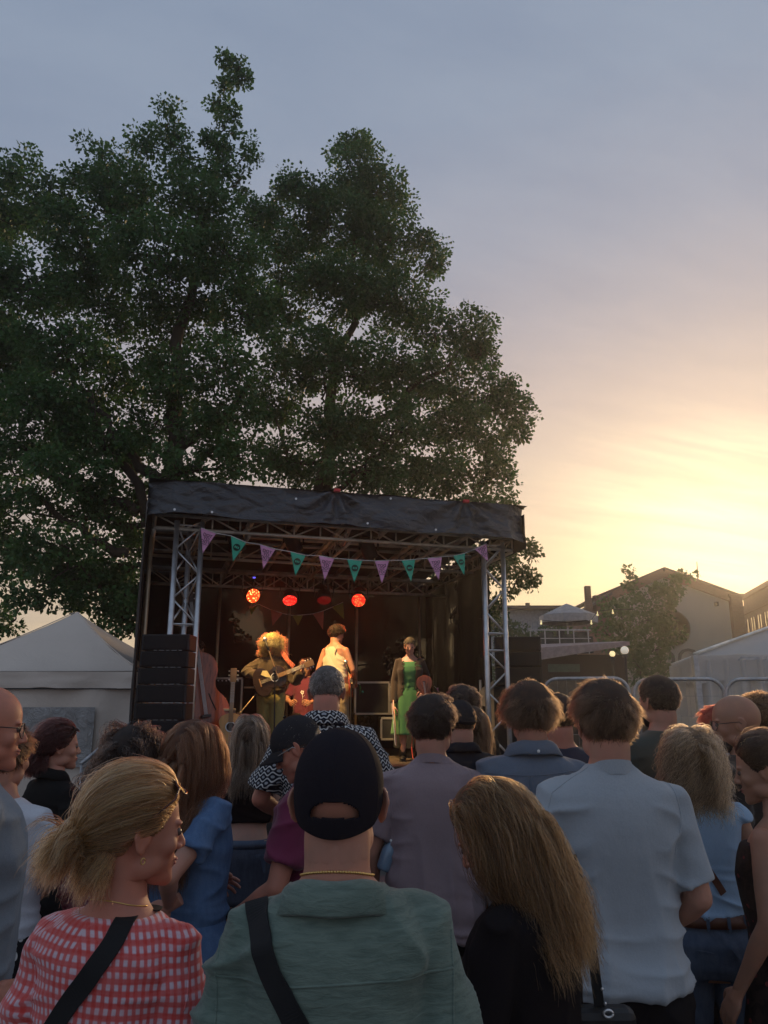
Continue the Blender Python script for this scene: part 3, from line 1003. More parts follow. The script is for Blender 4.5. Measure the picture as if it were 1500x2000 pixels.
b = MB()
for x in (pL.x, pR.x): b.box((x, GY + 12, (eaveL) / 2 - .2), (.3, 23.9, eaveL - .4))
b.box(((pL.x + pR.x) / 2, GY + 24, 4.5), (pR.x - pL.x, .3, 9))
obj('side_wall', b, M_BRICK, gb)
b = MB()
for A_, B_ in (((pL.x - .25, eaveL), (pK.x, pK.z)), ((pK.x, pK.z), (pR.x + .25, eaveR))):
    b.obox((A_[0], GY - .12, A_[1] - .33), (B_[0], GY - .12, B_[1] - .33), .30, .62)
for x, z in ((pL.x, eaveL), (pR.x, eaveR)): b.box((x + (.0), GY - .2, z / 2 - .02), (.9, .5, z - .04)); b.box((x, GY - .2, z + .05), (1.15, .62, .2))
obj('brick_trim', b, M_BRICK, gb)
b = MB()
for A_, B_ in (((pL.x - .4, eaveL), (pK.x, pK.z)), ((pK.x, pK.z), (pR.x + .4, eaveR))):
    b.add([(A_[0], GY - .35, A_[1] + .02), (B_[0], GY - .35, B_[1] + .02), (B_[0], GY + 24, B_[1] + .02), (A_[0], GY + 24, A_[1] + .02),
           (A_[0], GY - .35, A_[1] + .14), (B_[0], GY - .35, B_[1] + .14), (B_[0], GY + 24, B_[1] + .14), (A_[0], GY + 24, A_[1] + .14)],
          [(0, 3, 2, 1), (4, 5, 6, 7), (0, 1, 5, 4), (1, 2, 6, 5), (2, 3, 7, 6), (3, 0, 4, 7)])
obj('roof', b, M_ROOF, gb)
b = MB(); b.lathe([(rw, 0), (rw + .16, 0), (rw + .16, .12), (rw, .12), (rw, 0)], 48, (cw.x, GY - .002, cw.z), rot=(R(90), 0, 0))
wf = obj('round_window', b, M_PLAST, gb)
b = MB(); b.lathe([(0, 0), (rw, 0)], 48, (cw.x, GY + .3, cw.z), rot=(R(90), 0, 0)); obj('pane', b, M_GLASSD, wf)
b = MB()
for a in range(0, 180, 30):
    dx_, dz_ = math.cos(R(a)) * rw, math.sin(R(a)) * rw
    b.obox((cw.x - dx_, GY + .22, cw.z - dz_), (cw.x + dx_, GY + .22, cw.z + dz_), .07, .07)
b.lathe([(.6, -.03), (.67, -.03), (.67, .03), (.6, .03), (.6, -.03)], 32, (cw.x, GY + .2, cw.z), rot=(R(90), 0, 0))
obj('glazing_bars', b, M_ROOF, wf)
tp_ = P(1344, 1290, GY)
me = text_mesh('DOC', 2.35, .06)
me.transform(Matrix.Translation((tp_.x, GY - .08, tp_.z)) @ Matrix.Rotation(R(90), 4, 'X'))
obj('lettering', me, mat('dark_letter_paint', (.13, .11, .09), .9), gb)
b = MB(); b.box((P(1398, 1180, GY).x, GY - .1, P(1398, 1180, GY).z), (.25, .3, .3)); obj('wall_lamp', b, M_BLACK, gb)
b = MB(); m1, m2 = P(1361, 1097, 62), P(1364, 1145, 62); b.tube([tuple(m2 - Vector((0, 0, 1.5))), tuple(m2), tuple(m1)], [.06, .06, .03], 8)
tag(obj('mast', b, M_BLACKM), 'thin bare mast standing up behind the right slope of the hall roof', 'mast')
# annex and chimney
an = thing('annex', 'low brick annex with a sloping roof against the left side of the hall', 'building', (0, 0, 0))
b = MB(); q = P(1150, 1200, 58); q2 = P(1170, 1200, 58)
b.box(((q.x + q2.x) / 2 + .5, 60, 4.2), (q2.x - q.x + 1, 4, 8.4)); obj('wall', b, M_BRICK, an)
b = MB(); b.add([(q.x - .2, 57.6, 8.42), (q2.x + 1, 57.6, 9.6), (q2.x + 1, 62, 9.6), (q.x - .2, 62, 8.42), (q.x - .2, 57.6, 8.6), (q2.x + 1, 57.6, 9.8), (q2.x + 1, 62, 9.8), (q.x - .2, 62, 8.6)], [(0, 3, 2, 1), (4, 5, 6, 7), (0, 1, 5, 4), (1, 2, 6, 5), (2, 3, 7, 6), (3, 0, 4, 7)])
obj('roof', b, M_ROOF, an)
c0 = P(1150, 1195, 52)
b = MB(); b.box((0, 0, 4.7), (.38, .4, 9.4)); b.box((0, 0, 9.0 + P(0, 1167, 52).z - 9.6), (.46, .48, .5))
ch = obj('chimney', b, M_BRICK, bevel=.03); ch.location = (c0.x, 52, 0)
tag(ch, 'stout square brick chimney between the parasol and the hall', 'chimney')

# brick warehouse at the right edge
wb = thing('brick_warehouse', 'red brick warehouse with tall bright windows at the right edge behind the marquee', 'building', (0, 0, 0))
A_, B_ = P(1439, 1190, 75), P(1560, 1100, 55)
zt1 = P(1439, 1190, 75).z
d = Vector((B_.x - A_.x, B_.y - A_.y, 0)); Lw = d.length; d /= Lw
nn_ = Vector((-d.y, d.x, 0))
b = MB()
def wbox(s0, s1, t0, t1, z0, z1):
    V = []
    for s_ in (s0, s1):
        for t_ in (t0, t1):
            for z in (z0, z1):
                q = Vector((A_.x, A_.y, 0)) + d * s_ + nn_ * t_; V.append((q.x, q.y, z))
    b.add(V, [(0, 1, 3, 2), (4, 6, 7, 5), (0, 4, 5, 1), (2, 3, 7, 6), (0, 2, 6, 4), (1, 5, 7, 3)])
wbox(0, 3.4, 0, 9, 0, zt1); wbox(3.4, Lw + 6, -.1, 9, 0, P(1464, 1163, 70).z + .3)
obj('wall', b, M_BRICK, wb)
b = MB(); zc2 = P(1464, 1163, 70).z + .3
wbox(-.15, 3.4, -.2, .0, zt1 - .35, zt1 - .1); wbox(3.3, Lw + 6, -.3, -.1, zc2 - .5, zc2 - .15); wbox(3.3, Lw + 6, -.22, -.1, zc2 - 1.9, zc2 - 1.7)
obj('cornice', b, M_BRICK, wb)
M_SKYWIN = mat('sky_reflection_glass', (.75, .62, .4), .08, .9, var=.05)  # bright reflection of the sky put into the glass colour
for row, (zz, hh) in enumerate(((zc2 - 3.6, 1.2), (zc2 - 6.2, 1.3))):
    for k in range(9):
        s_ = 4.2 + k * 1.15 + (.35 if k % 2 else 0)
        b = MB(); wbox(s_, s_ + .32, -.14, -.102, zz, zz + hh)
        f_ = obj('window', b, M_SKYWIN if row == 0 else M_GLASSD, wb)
        b = MB(); wbox(s_ - .06, s_ + .38, -.17, -.102, zz - .1, zz - .02); obj('sill', b, M_PLAST, f_)
for k in range(3):
    b = MB(); wbox(.5 + k * .9, .8 + k * .9, -.04, -.002, zt1 - 3.6, zt1 - 2.0); obj('window', b, M_GLASSD, wb)

# low white building and hedge beyond the right tower
lb = thing('low_white_building', 'low pale flat-roofed building with ribbed panels seen past the right lattice tower', 'building', (0, 0, 0))
a_, b_ = P(940, 1192, 55), P(1062, 1192, 55)
b = MB(); b.box(((a_.x + b_.x) / 2, 58, a_.z / 2), (b_.x - a_.x + 3, 6, a_.z)); obj('wall', b, mat('hazy_white_panel', (.36, .37, .38), .7), lb)
b = MB()
for x in np.arange(a_.x - 1.3, b_.x + 1.3, .35): b.box((x, 54.96, a_.z - 1.6), (.05, .06, 1.6))
obj('panel_ribs', b, mat('blue_grey_rib', (.25, .28, .32), .7), lb)
b = MB(); b.box(((a_.x + b_.x) / 2, 57.5, a_.z + .12), (b_.x - a_.x + 3.6, 7, .22)); b.box((P(1046, 1190, 55).x, 58, a_.z + .5), (.3, .3, .8)); obj('roof', b, M_ROOF, lb)

# bar with a roof terrace
br = thing('bar_cabin', 'dark two-storey bar cabin with a pale slanting awning and a roof terrace', 'building', (0, 0, 0))
BYY = 32.0
l_, r_, = P(1040, 1262, BYY), P(1218, 1257, BYY)
b = MB(); b.box(((l_.x + r_.x) / 2, BYY + 2.5, (l_.z - .35) / 2), (r_.x - l_.x, 5, l_.z - .35)); obj('wall', b, mat('dark_brown_cladding', (.045, .03, .022), .8, stretch=(8, 1, .4)), br)
b = MB(); b.add([(l_.x, BYY - .8, l_.z - .62), (r_.x, BYY - .8, r_.z - .12), (r_.x, BYY + .1, r_.z), (l_.x, BYY + .1, l_.z - .02), (l_.x, BYY - .8, l_.z - .12), (r_.x, BYY - .8, r_.z + .02), (r_.x, BYY + .1, r_.z + .1), (l_.x, BYY + .1, l_.z + .08)],
      [(0, 3, 2, 1), (4, 5, 6, 7), (0, 1, 5, 4), (1, 2, 6, 5), (2, 3, 7, 6), (3, 0, 4, 7)])
obj('awning', b, mat('dusty_pink_awning', (.36, .27, .25), .8), br)
b = MB(); tz = P(1100, 1229, BYY).z
b.box(((l_.x + r_.x) / 2 - .6, BYY + .3, tz), (r_.x - l_.x - 1.3, .05, .05)); b.box(((l_.x + r_.x) / 2 - .6, BYY + .3, tz - .35), (r_.x - l_.x - 1.3, .03, .03))
for x in np.arange(l_.x, r_.x - 1.3, .6): b.box((x, BYY + .3, (tz + l_.z - .3) / 2), (.04, .04, tz - l_.z + .3))
obj('terrace_rail', b, M_STEEL, br)
b = MB(); q = P(1070, 1300, BYY); q2 = P(1132, 1300, BYY)
b.box(((q.x + q2.x) / 2, BYY - .02, q.z - .1), (q2.x - q.x, .04, .32)); obj('sign_board', b, mat('dull_green_board', (.09, .13, .10), .7), br)
b = MB(); q = P(1070, 1345, BYY); b.box(((q.x + q2.x) / 2 + .4, BYY - .02, q.z - .25), (q2.x - q.x + 1.0, .04, 1.2)); obj('serving_hatch', b, mat('dim_hatch', (.16, .12, .08), .7), br)
b = MB()
for k in range(9):
    q = P(1062 + k * 11, 1242 + 4 * (k % 3), BYY + 1.2); b.box((q.x, q.y, q.z - .2), (.32, .3, .7 + .2 * (k % 2)))
obj('terrace_furniture', b, mat('dark_terrace_seats', (.06, .06, .05), .9, vs=3, var=.6), br, bevel=.05)

pa = thing('parasol', 'large pale parasol open on the roof terrace left of the chimney', 'parasol', P(1106, 1250, 34))
pz = P(1106, 1179, 34) - P(1106, 1250, 34); el_ = P(1057, 1203, 34) - P(1106, 1250, 34); er_ = P(1161, 1198, 34) - P(1106, 1250, 34)
hw2 = (er_.x - el_.x) / 2; cxp = (er_.x + el_.x) / 2
b = MB()
ring = []
for i in range(8):
    a = math.pi / 8 + i * math.pi / 4
    ring.append((cxp + hw2 * 1.08 * math.cos(a), hw2 * 1.08 * math.sin(a), el_.z))
b.add([(pz.x, 0, pz.z)] + ring, [(0, 1 + i, 1 + (i + 1) % 8) for i in range(8)])
M_PAR = mat('pale_parasol_cloth', (.42, .40, .40), .8, trans=.15)
obj('canopy', b, M_PAR, pa, solid=.02)
b = MB()
b.loft([ring, [(x, y, z - .30 - .05 * (i % 2)) for i, (x, y, z) in enumerate(ring)]], True, False)
obj('valance', b, M_PAR, pa, solid=.015)
b = MB(); b.tube([(pz.x, 0, 0), (pz.x, 0, pz.z)], .04); obj('pole', b, M_STEEL, pa)
b = MB(); b.box((pz.x, 0, .06), (.6, .6, .12)); obj('base', b, mat('concrete', (.3, .29, .27), .9), pa)

# lamps and string lights (lit)
M_GLOBE = emit('lit_globe', (1, .88, .70), .28)
M_BULB = emit('lit_bulb', (1, .80, .40), .75)
def globe_lamp(px, py, Y, r_, label, m_=None, twin=False):
    p = P(px, py, Y)
    t_ = thing('globe_lamp', label, 'lamp', (p.x, p.y, 0), 0, 'globe lamps beside the bar')
    b = MB(); b.ell((0, 0, p.z), r_); obj('globe', b, m_ or M_GLOBE, t_, smooth=True)
    b = MB(); b.tube([(0, 0, 0), (0, 0, p.z - r_)], .05); b.lathe([(0, 0), (.12, 0), (.08, .1), (0, .12)], 12, (0, 0, p.z - r_ - .1)); b.box((0, 0, .05), (.3, .3, .1))
    obj('post', b, M_BLACK, t_, smooth=False)
globe_lamp(1220, 1270, 29, .15, 'larger pale globe lamp right of the bar, in front of the tree')
globe_lamp(1196, 1277, 30, .11, 'smaller bright globe lamp left of the larger one, beside the bar', M_BULB)
sgl = thing('string_lights', 'sagging cord of small warm bulbs between the parasol and the tree', 'string lights', (0, 0, 0))
bp = [P(1155, 1218, 33), P(1167, 1201, 33.2), P(1197, 1197, 33.5), P(1150, 1240, 33), P(1057, 1218, 33)]
b = MB(); b.tube([tuple(bp[4] + Vector((0, 0, .15))), tuple((bp[4] + bp[0]) / 2 + Vector((0, 0, .05))), tuple(bp[0] + Vector((0, 0, .15))), tuple(bp[1] + Vector((0, 0, .15))), tuple(bp[2] + Vector((0, 0, .15))), tuple(P(1240, 1190, 34))], .012, 5); obj('cord', b, M_BLACK, sgl)
for i in (0, 1, 2, 4):
    b = MB(); b.ell(tuple(bp[i]), .045, nu=10, nv=8); b.tube([tuple(bp[i]), tuple(bp[i] + Vector((0, 0, .15)))], .02, 6); obj('bulb', b, M_BULB, sgl, smooth=True)

# ================================================================ trees
def leafmat(name, c1, c2, tr=.35):
    m_ = bpy.data.materials.new(name); m_.use_nodes = True
    t = NT(m_.node_tree); b_ = m_.node_tree.nodes['Principled BSDF']
    co = t.coord()
    nn = t.noise(co, 1.3, 3)
    n2 = t.noise(co, 11.0, 2)
    col = t.mix(t.sstep(nn * .5 + n2 * .5, .36, .64), c1, c2)
    t.put(b_.inputs['Base Color'], col)
    b_.inputs['Roughness'].default_value = .5
    b_.inputs['Specular IOR Level'].default_value = .35
    tl = t.node('ShaderNodeBsdfTranslucent'); t.put(tl.inputs[0], t.mix(.5, col, (.11, .24, .05)))
    ms = t.node('ShaderNodeMixShader'); ms.inputs[0].default_value = tr
    t.link(b_.outputs[0], ms.inputs[1]); t.link(tl.outputs[0], ms.inputs[2])
    t.link(ms.outputs[0], m_.node_tree.nodes['Material Output'].inputs[0])
    return m_
M_LEAF = leafmat('broad_leaves', (.020, .060, .020), (.070, .170, .048), .34)
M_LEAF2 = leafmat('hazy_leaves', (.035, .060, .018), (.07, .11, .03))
def bark(t, bs):
    co = t.coord()
    n1 = t.noise(t.scale3(co, 1, 1, .2), 9, 5, .65)
    t.put(bs.inputs['Base Color'], t.mix(n1, (.022, .017, .013), (.075, .058, .045)))
    t.put(bs.inputs['Normal'], t.bump(n1, .8, .04))
M_BARK = custom('rough_bark', bark, .95)

def leaves_mesh(name, cents, rad, per, size, g, flat=.75):
    """leaf quads round clump centres"""
    cnt = np.maximum(6, (per * np.minimum(1, (rad / .27) ** 1.5)).astype(int))
    n_ = int(cnt.sum())
    c_ = np.repeat(cents, cnt, 0)
    r_ = np.repeat(rad, cnt)
    v = g.normal(size=(n_, 3)); v /= np.linalg.norm(v, axis=1)[:, None]
    rr = g.random(n_) ** .45
    pos = c_ + v * (r_ * rr)[:, None] * np.array([1, 1, flat])
    # leaf frame: drooping outward
    ax = v + g.normal(size=(n_, 3)) * .6 + np.array([0, 0, -.35]); ax /= np.linalg.norm(ax, axis=1)[:, None]
    up = g.normal(size=(n_, 3)) + np.array([0, 0, .8])
    sd = np.cross(ax, up); sd /= np.linalg.norm(sd, axis=1)[:, None] + 1e-9
    nr = np.cross(sd, ax)
    L = size * (.65 + .7 * g.random(n_))[:, None]
    W = L * .36
    V = np.stack([pos, pos + ax * L * .5 + sd * W + nr * L * .10, pos + ax * L, pos + ax * L * .5 - sd * W + nr * L * .10], 1).reshape(-1, 3)
    me = bpy.data.meshes.new(name)
    me.vertices.add(n_ * 4); me.vertices.foreach_set('co', V.astype(np.float32).ravel())
    me.loops.add(n_ * 4); me.loops.foreach_set('vertex_index', np.arange(n_ * 4, dtype=np.int32))
    me.polygons.add(n_)
    me.polygons.foreach_set('loop_start', np.arange(0, n_ * 4, 4, dtype=np.int32))
    me.update(calc_edges=True)
    return me

def limb(mb, a, b, r0, r1, g, k=6, wob=.12):
    a, b = np.array(a), np.array(b)
    L = np.linalg.norm(b - a)
    pts = [a + (b - a) * i / k + (g.normal(size=3) * wob * L * .25 if 0 < i < k else 0) + np.array([0, 0, -math.sin(i / k * math.pi) * .06 * L]) for i in range(k + 1)]
    mb.tube(pts, np.linspace(r0, r1, k + 1), 7 if r0 > .05 else 5)
    return pts

def build_tree(name, label, base, forkz, blobs, trunk_r, leaf, per, clumpf, seed, lm, group=None, limbs=(), sub=.34, trunk_top=None, drop=0.0, depthf=1.0, extra=()):
    """blobs: (centre, rx, ry, rz). Limbs run from the trunk to every blob, twigs to every clump."""
    g = np.random.default_rng(seed)
    base = Vector(base)
    t_ = thing(name, label, 'tree', base, 0, group)
    B0 = np.array(base)
    top = np.array(trunk_top if trunk_top is not None else (base.x, base.y, forkz)) - B0
    mb = MB()
    k = 7
    tp = [top * i / k + (g.normal(size=3) * .04 * trunk_r * 4 * (0 < i)) * np.array([1, 1, 0]) for i in range(k + 1)]
    mb.tube(tp, [trunk_r * (1.35 if i == 0 else 1 - .45 * i / k) for i in range(k + 1)], 14)
    nodes = [(p, trunk_r * .6) for p in tp[3:]]
    cents, rads = [], []
    bl = sorted(blobs, key=lambda q: np.linalg.norm(np.array(q[0]) - B0 - tp[-1]))
    allc = []
    for (c_, rx, ry, rz) in bl:
        c_ = np.array(c_) - B0
        ds = [np.linalg.norm(p - c_) * (1 + (.35 if p[2] > c_[2] else 0)) + .25 / (r_ + .05) * .25 for p, r_ in nodes]
        i = int(np.argmin(ds)); p, r_ = nodes[i]
        rr = min(r_ * .8, max(.05, .022 * np.linalg.norm(c_ - p) + .03 + .02 * (rx + rz)))
        pts = limb(mb, p, c_, rr, max(.02, rr * .45), g, wob=.16)
        for j, q in enumerate(pts[1:], 1): nodes.append((q, rr * (1 - .55 * j / len(pts))))
        vol = rx * rz * 4
        nc = max(4, int(clumpf * rx * rz * (.6 + .4 * ry) * 10))
        for _ in range(nc):
            v = g.normal(size=3); v /= np.linalg.norm(v)
            q = c_ + v * np.array([rx, ry, rz]) * (.35 + .65 * g.random() ** .6)
            cents.append(q); rads.append(sub * (.6 + .7 * g.random()) * min(1, .42 + .75 * min(rx, rz) / .75))
            if g.random() < .45:
                limb(mb, c_ + (q - c_) * .12, q, max(.012, rr * .3), .006, g, 3, .2)
    for a, b, r0, r1 in limbs:
        limb(mb, np.array(a) - B0, np.array(b) - B0, r0, r1, g, 8, .10)
    obj('trunk', mb, M_BARK, t_, smooth=True)
    me = leaves_mesh('crown', np.array(cents), np.array(rads), per, leaf, g)
    obj('crown', me, lm, t_)
    return t_

def blobs_px(lst, Y, dy=1.4):
    """(px, py, rx_px, ry_px[, Yoffset])"""
    r_ = []
    for e in lst:
        px, py, rx, rz = e[:4]
        yy = Y + (e[4] if len(e) > 4 else 0)
        p = P(px, py, yy)
        k = ((p - Vector((0, 0, CAMZ))).length) / math.hypot(FPX, math.hypot(px - 750, py - 1000))
        r_.append((tuple(p), rx * k, min(dy, max(rx, rz) * k * 1.1), rz * k))
    return r_
T1 = [(160, 780, 60, 50, .5), (255, 880, 56, 50, .5), (265, 965, 46, 40, .5), (140, 870, 60, 44, 1), (70, 700, 60, 50, 1), (400, 940, 60, 30, 0), (230, 1200, 50, 50, 0), (285, 1185, 40, 70, .5), (200, 1150, 56, 44, 0), (340, 745, 70, 44, -.5), (250, 720, 70, 50, 1), (310, 820, 66, 44, .5), (442, 116, 11, 12), (466, 128, 14, 12), (450, 150, 16, 12), (478, 150, 9, 12), (438, 172, 14, 12), (425, 198, 18, 22), (445, 225, 20, 20), (440, 255, 26, 20), (405, 265, 14, 20), (478, 300, 34, 24), (425, 320, 40, 46), (330, 240, 44, 26), (300, 285, 34, 38), (355, 300, 34, 50), (470, 345, 30, 18),
      (210, 330, 62, 46), (150, 340, 32, 40), (45, 345, 46, 46), (95, 400, 60, 46), (245, 400, 80, 62), (380, 410, 86, 60), (20, 430, 60, 60, 1), (-50, 420, 60, 90), (150, 470, 90, 66),
      (300, 500, 96, 70, -1), (440, 500, 80, 76), (60, 560, 96, 74, -1), (200, 590, 86, 66, 1), (350, 620, 90, 60, 1), (-60, 600, 80, 110), (480, 610, 70, 66), (120, 680, 90, 60, -1), (420, 720, 76, 56, -1.5), (10, 720, 80, 66, 1),
      (-70, 800, 70, 110), (90, 800, 100, 56, -1), (430, 810, 90, 52, -1), (200, 850, 90, 50, -.5), (30, 880, 80, 52, 0), (470, 890, 70, 46, -1), (130, 930, 86, 50, -1), (340, 900, 60, 36, -1.5), (40, 985, 90, 46, -.5), (190, 1010, 70, 52, 0), (-60, 1000, 60, 80), (110, 1060, 80, 44, -1), (10, 1090, 60, 50, 0), (225, 1100, 56, 60, .5), (60, 1150, 80, 36, -1), (10, 1230, 26, 34, -.5), (165, 1130, 60, 34, 0), (90, 1110, 70, 40, 0), (-20, 1190, 40, 44, 0), (140, 1165, 40, 26, 0), (250, 1180, 40, 50, 0), (275, 1060, 40, 50, 1)]
T2 = [(525, 400, 36, 30), (500, 430, 50, 40), (565, 372, 30, 26), (725, 285, 32, 26), (665, 290, 30, 24), (690, 340, 62, 46), (740, 380, 50, 50), (600, 400, 66, 52), (670, 440, 80, 60), (770, 470, 70, 60), (840, 505, 28, 44), (560, 500, 60, 66), (660, 560, 90, 66, -.5), (770, 590, 80, 60), (540, 640, 60, 60),
      (850, 650, 46, 40), (910, 650, 50, 42), (940, 690, 34, 44), (620, 710, 90, 62, -1), (740, 720, 84, 60, -1), (850, 740, 70, 54), (960, 770, 50, 44), (1005, 790, 34, 50), (1020, 835, 22, 24), (530, 780, 60, 50), (650, 830, 90, 50, -1), (770, 840, 80, 54, -1), (890, 840, 70, 52), (960, 870, 38, 44),
      (560, 900, 80, 42), (700, 920, 90, 46, -1), (830, 930, 80, 46), (940, 940, 56, 44), (985, 985, 26, 34), (900, 1000, 70, 40, 1), (760, 1000, 80, 40, 1), (620, 980, 70, 40, 1)]
T3 = [(1000, 1060, 34, 36), (1035, 1080, 16, 36), (1010, 1130, 30, 36), (1038, 1140, 16, 20), (985, 1170, 26, 30), (970, 1100, 40, 60), (940, 1180, 40, 34), (900, 1090, 50, 60)]
b1 = P(285, 1385, 15.5); b1.z = 0
build_tree('broadleaf_tree', 'big dark broadleaf tree with a tall spire left behind the stage', b1, 3.2, blobs_px(T1, 15.5, 1.5), .42, .092, 100, 6.0, 3, M_LEAF, 'trees behind the stage', sub=.34,
           trunk_top=tuple(P(318, 1030, 15.6)),
           limbs=[(P(318, 1030, 15.6), P(345, 870, 15.8), .26, .2), (P(345, 870, 15.8), P(350, 640, 16), .2, .13), (P(350, 640, 16), P(425, 330, 16), .13, .04), (P(345, 880, 15.8), P(500, 735, 15), .13, .05), (P(318, 1030, 15.6), P(130, 690, 15), .12, .05), (P(270, 1000, 15.5), P(20, 860, 15), .13, .05), (P(250, 1080, 15.5), P(60, 960, 14.8), .11, .04), (P(330, 960, 15.5), P(190, 800, 15), .15, .05), (P(340, 930, 15.6), P(430, 860, 15), .12, .04)])
b2 = P(560, 1385, 18.5); b2.z = 0
build_tree('broadleaf_tree', 'second broadleaf tree rising behind the stage roof, its crown stepping down to the right', b2, 5, blobs_px(T2, 18.5, 1.7), .4, .098, 100, 5.6, 5, M_LEAF, 'trees behind the stage', sub=.38,
           trunk_top=tuple(P(640, 900, 18.5)), limbs=[(P(640, 900, 18.5), P(700, 420, 18.6), .18, .05), (P(640, 880, 18.5), P(900, 680, 18.2), .14, .04)])
b3 = P(900, 1385, 17.0); b3.z = 0
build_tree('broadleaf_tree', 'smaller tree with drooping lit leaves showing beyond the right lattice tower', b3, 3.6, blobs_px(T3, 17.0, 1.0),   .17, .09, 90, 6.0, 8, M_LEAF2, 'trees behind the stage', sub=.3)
# undergrowth behind the stage, seen dimly through the scrim
for i, (px, hh, Y) in enumerate([(400, 1290, 17.5), (560, 1300, 18), (700, 1280, 17.5)]):
    hi_ = (1.5, 1.2, 1.7)[i]
    c_ = P(px, hh, Y); bs_ = (c_.x, c_.y, 0)
    build_tree('shrub', ['leafy shrub behind the stage on the left, dim through the dark scrim', 'leafy shrub behind the middle of the stage, dim through the dark scrim', 'leafy shrub behind the right half of the stage, dim through the dark scrim'][i], bs_, 1.0,
               [((c_.x, c_.y, 1.2), 1.0, .6, 1.0), ((c_.x + .6, c_.y, 1.7 * hi_), .8, .5, .9), ((c_.x - .7, c_.y, 1.6 * hi_), .8, .5, .8), ((c_.x, c_.y, 2.2 * hi_), .7, .5, .7)], .06, .12, 60, 4.0, 20 + i, M_LEAF, 'shrubs behind the stage', sub=.3)
T4 = [(1235, 1120, 12, 10), (1225, 1142, 9, 6), (1345, 1122, 16, 7), (1320, 1128, 12, 6), (1210, 1200, 40, 26), (1265, 1160, 40, 20), (1300, 1150, 34, 20), (1320, 1165, 26, 16), (1180, 1230, 30, 24), (1250, 1215, 46, 34), (1290, 1195, 30, 26), (1310, 1240, 28, 22), (1225, 1265, 44, 30), (1280, 1270, 36, 30), (1250, 1305, 50, 26), (1300, 1310, 26, 20), (1190, 1180, 20, 16)]
b4 = P(1258, 1385, 38); b4.z = 0
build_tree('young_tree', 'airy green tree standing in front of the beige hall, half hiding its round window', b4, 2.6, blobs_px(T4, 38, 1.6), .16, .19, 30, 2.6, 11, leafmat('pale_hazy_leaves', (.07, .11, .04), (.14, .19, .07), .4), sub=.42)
hg = MB()
g = np.random.default_rng(4)
ce = []; a_, b_ = P(985, 1240, 44), P(1075, 1240, 44)
for i in range(160):
    t_ = g.random(); ce.append((a_.x - 1 + (b_.x - a_.x + 2) * t_, 44 + g.normal() * .5, g.random() ** .7 * (P(1020, 1212, 44).z - .3 + .6 * math.sin(t_ * 9))))
me = leaves_mesh('hedge', np.array(ce), np.ones(160) * .6, 60, .18, g)
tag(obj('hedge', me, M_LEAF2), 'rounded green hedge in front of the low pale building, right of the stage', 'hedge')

# ================================================================ people: bodies, clothes, hair
def skinmat(name, col, red=.12):
    def f(t, b):
        co = t.coord()
        n1 = t.noise(co, 14, 4); n2 = t.noise(co, 3.5, 3)
        c1 = tuple(x * .86 for x in col); c2 = (min(1, col[0] * 1.06), col[1] * .98, col[2] * .95)
        cc = t.mix(t.sstep(n1, .3, .7), c1, c2)
        t.put(b.inputs['Base Color'], t.mix(t.sstep(n2, .45, .75) * .5, cc, (col[0] * (1 + red), col[1] * .72, col[2] * .68)))
        b.inputs['Subsurface Weight'].default_value = .12
        b.inputs['Subsurface Radius'].default_value = (.02, .008, .004)
        b.inputs['Subsurface Scale'].default_value = .5
        t.put(b.inputs['Normal'], t.bump(t.noise(co, 160, 3), .25, .001))
    return custom(name, f, .52, .4)
SK1 = skinmat('skin_fair', (.48, .245, .17))
SK2 = skinmat('skin_tanned', (.36, .19, .125))
SK3 = skinmat('skin_ruddy', (.50, .215, .145))

def hairmat(name, c1, c2, rough=.35):
    m_ = bpy.data.materials.new(name); m_.use_nodes = True
    m_.node_tree.nodes.clear()
    t = NT(m_.node_tree)
    hi = t.node('ShaderNodeHairInfo')
    b = t.node('ShaderNodeBsdfHairPrincipled')
    b.parametrization = 'COLOR'
    r_ = X(t, hi.outputs['Random'])
    sc_ = .36
    t.put(b.inputs['Color'], t.mix(t.sstep(r_, .15, .95), tuple(v * sc_ for v in c1), tuple(v * sc_ for v in c2)))
    b.inputs['Roughness'].default_value = rough
    b.inputs['IOR'].default_value = 1.38
    b.inputs['Radial Roughness'].default_value = .5
    o = t.node('ShaderNodeOutputMaterial'); t.link(b.outputs[0], o.inputs[0])
    base = mat(name + '_base', tuple((x * .6 + y * .4) * .30 for x, y in zip(c1, c2)), .75, vs=30, var=.4, bump=.4, bs=60, bd=.006)
    return m_, base

MALE = [(.80, .150, .095, -.01), (.86, .168, .112, -.015), (.93, .168, .118, -.018), (1.0, .158, .108, -.008), (1.08, .152, .104, .0), (1.17, .162, .112, .004), (1.26, .176, .120, .002), (1.33, .184, .118, -.004), (1.385, .186, .106, -.012),
        (1.42, .168, .090, -.020), (1.445, .132, .074, -.025), (1.465, .094, .062, -.026), (1.485, .068, .056, -.024), (1.51, .058, .054, -.018)]
FEMALE = [(.78, .155, .095, -.01), (.85, .176, .118, -.018), (.92, .172, .118, -.02), (1.0, .142, .098, -.008), (1.07, .128, .088, .0), (1.16, .138, .100, .008), (1.24, .152, .112, .012), (1.31, .158, .108, .004), (1.37, .160, .096, -.010),
          (1.405, .148, .080, -.018), (1.43, .116, .066, -.024), (1.452, .082, .055, -.025), (1.475, .058, .049, -.022), (1.51, .048, .047, -.015)]
def ring(z, hw, hd, yo, n_=40, e=2.35):
    r_ = []
    for i in range(n_):
        a = 2 * math.pi * i / n_
        c_, s_ = math.cos(a), math.sin(a)
        r_.append((hw * math.copysign(abs(c_) ** (2 / e), c_), yo + hd * math.copysign(abs(s_) ** (2 / e), s_), z))
    return r_
def prof_at(prof, z):
    zs = [p[0] for p in prof]
    return [float(np.interp(z, zs, [p[k] for p in prof])) for k in (1, 2, 3)]

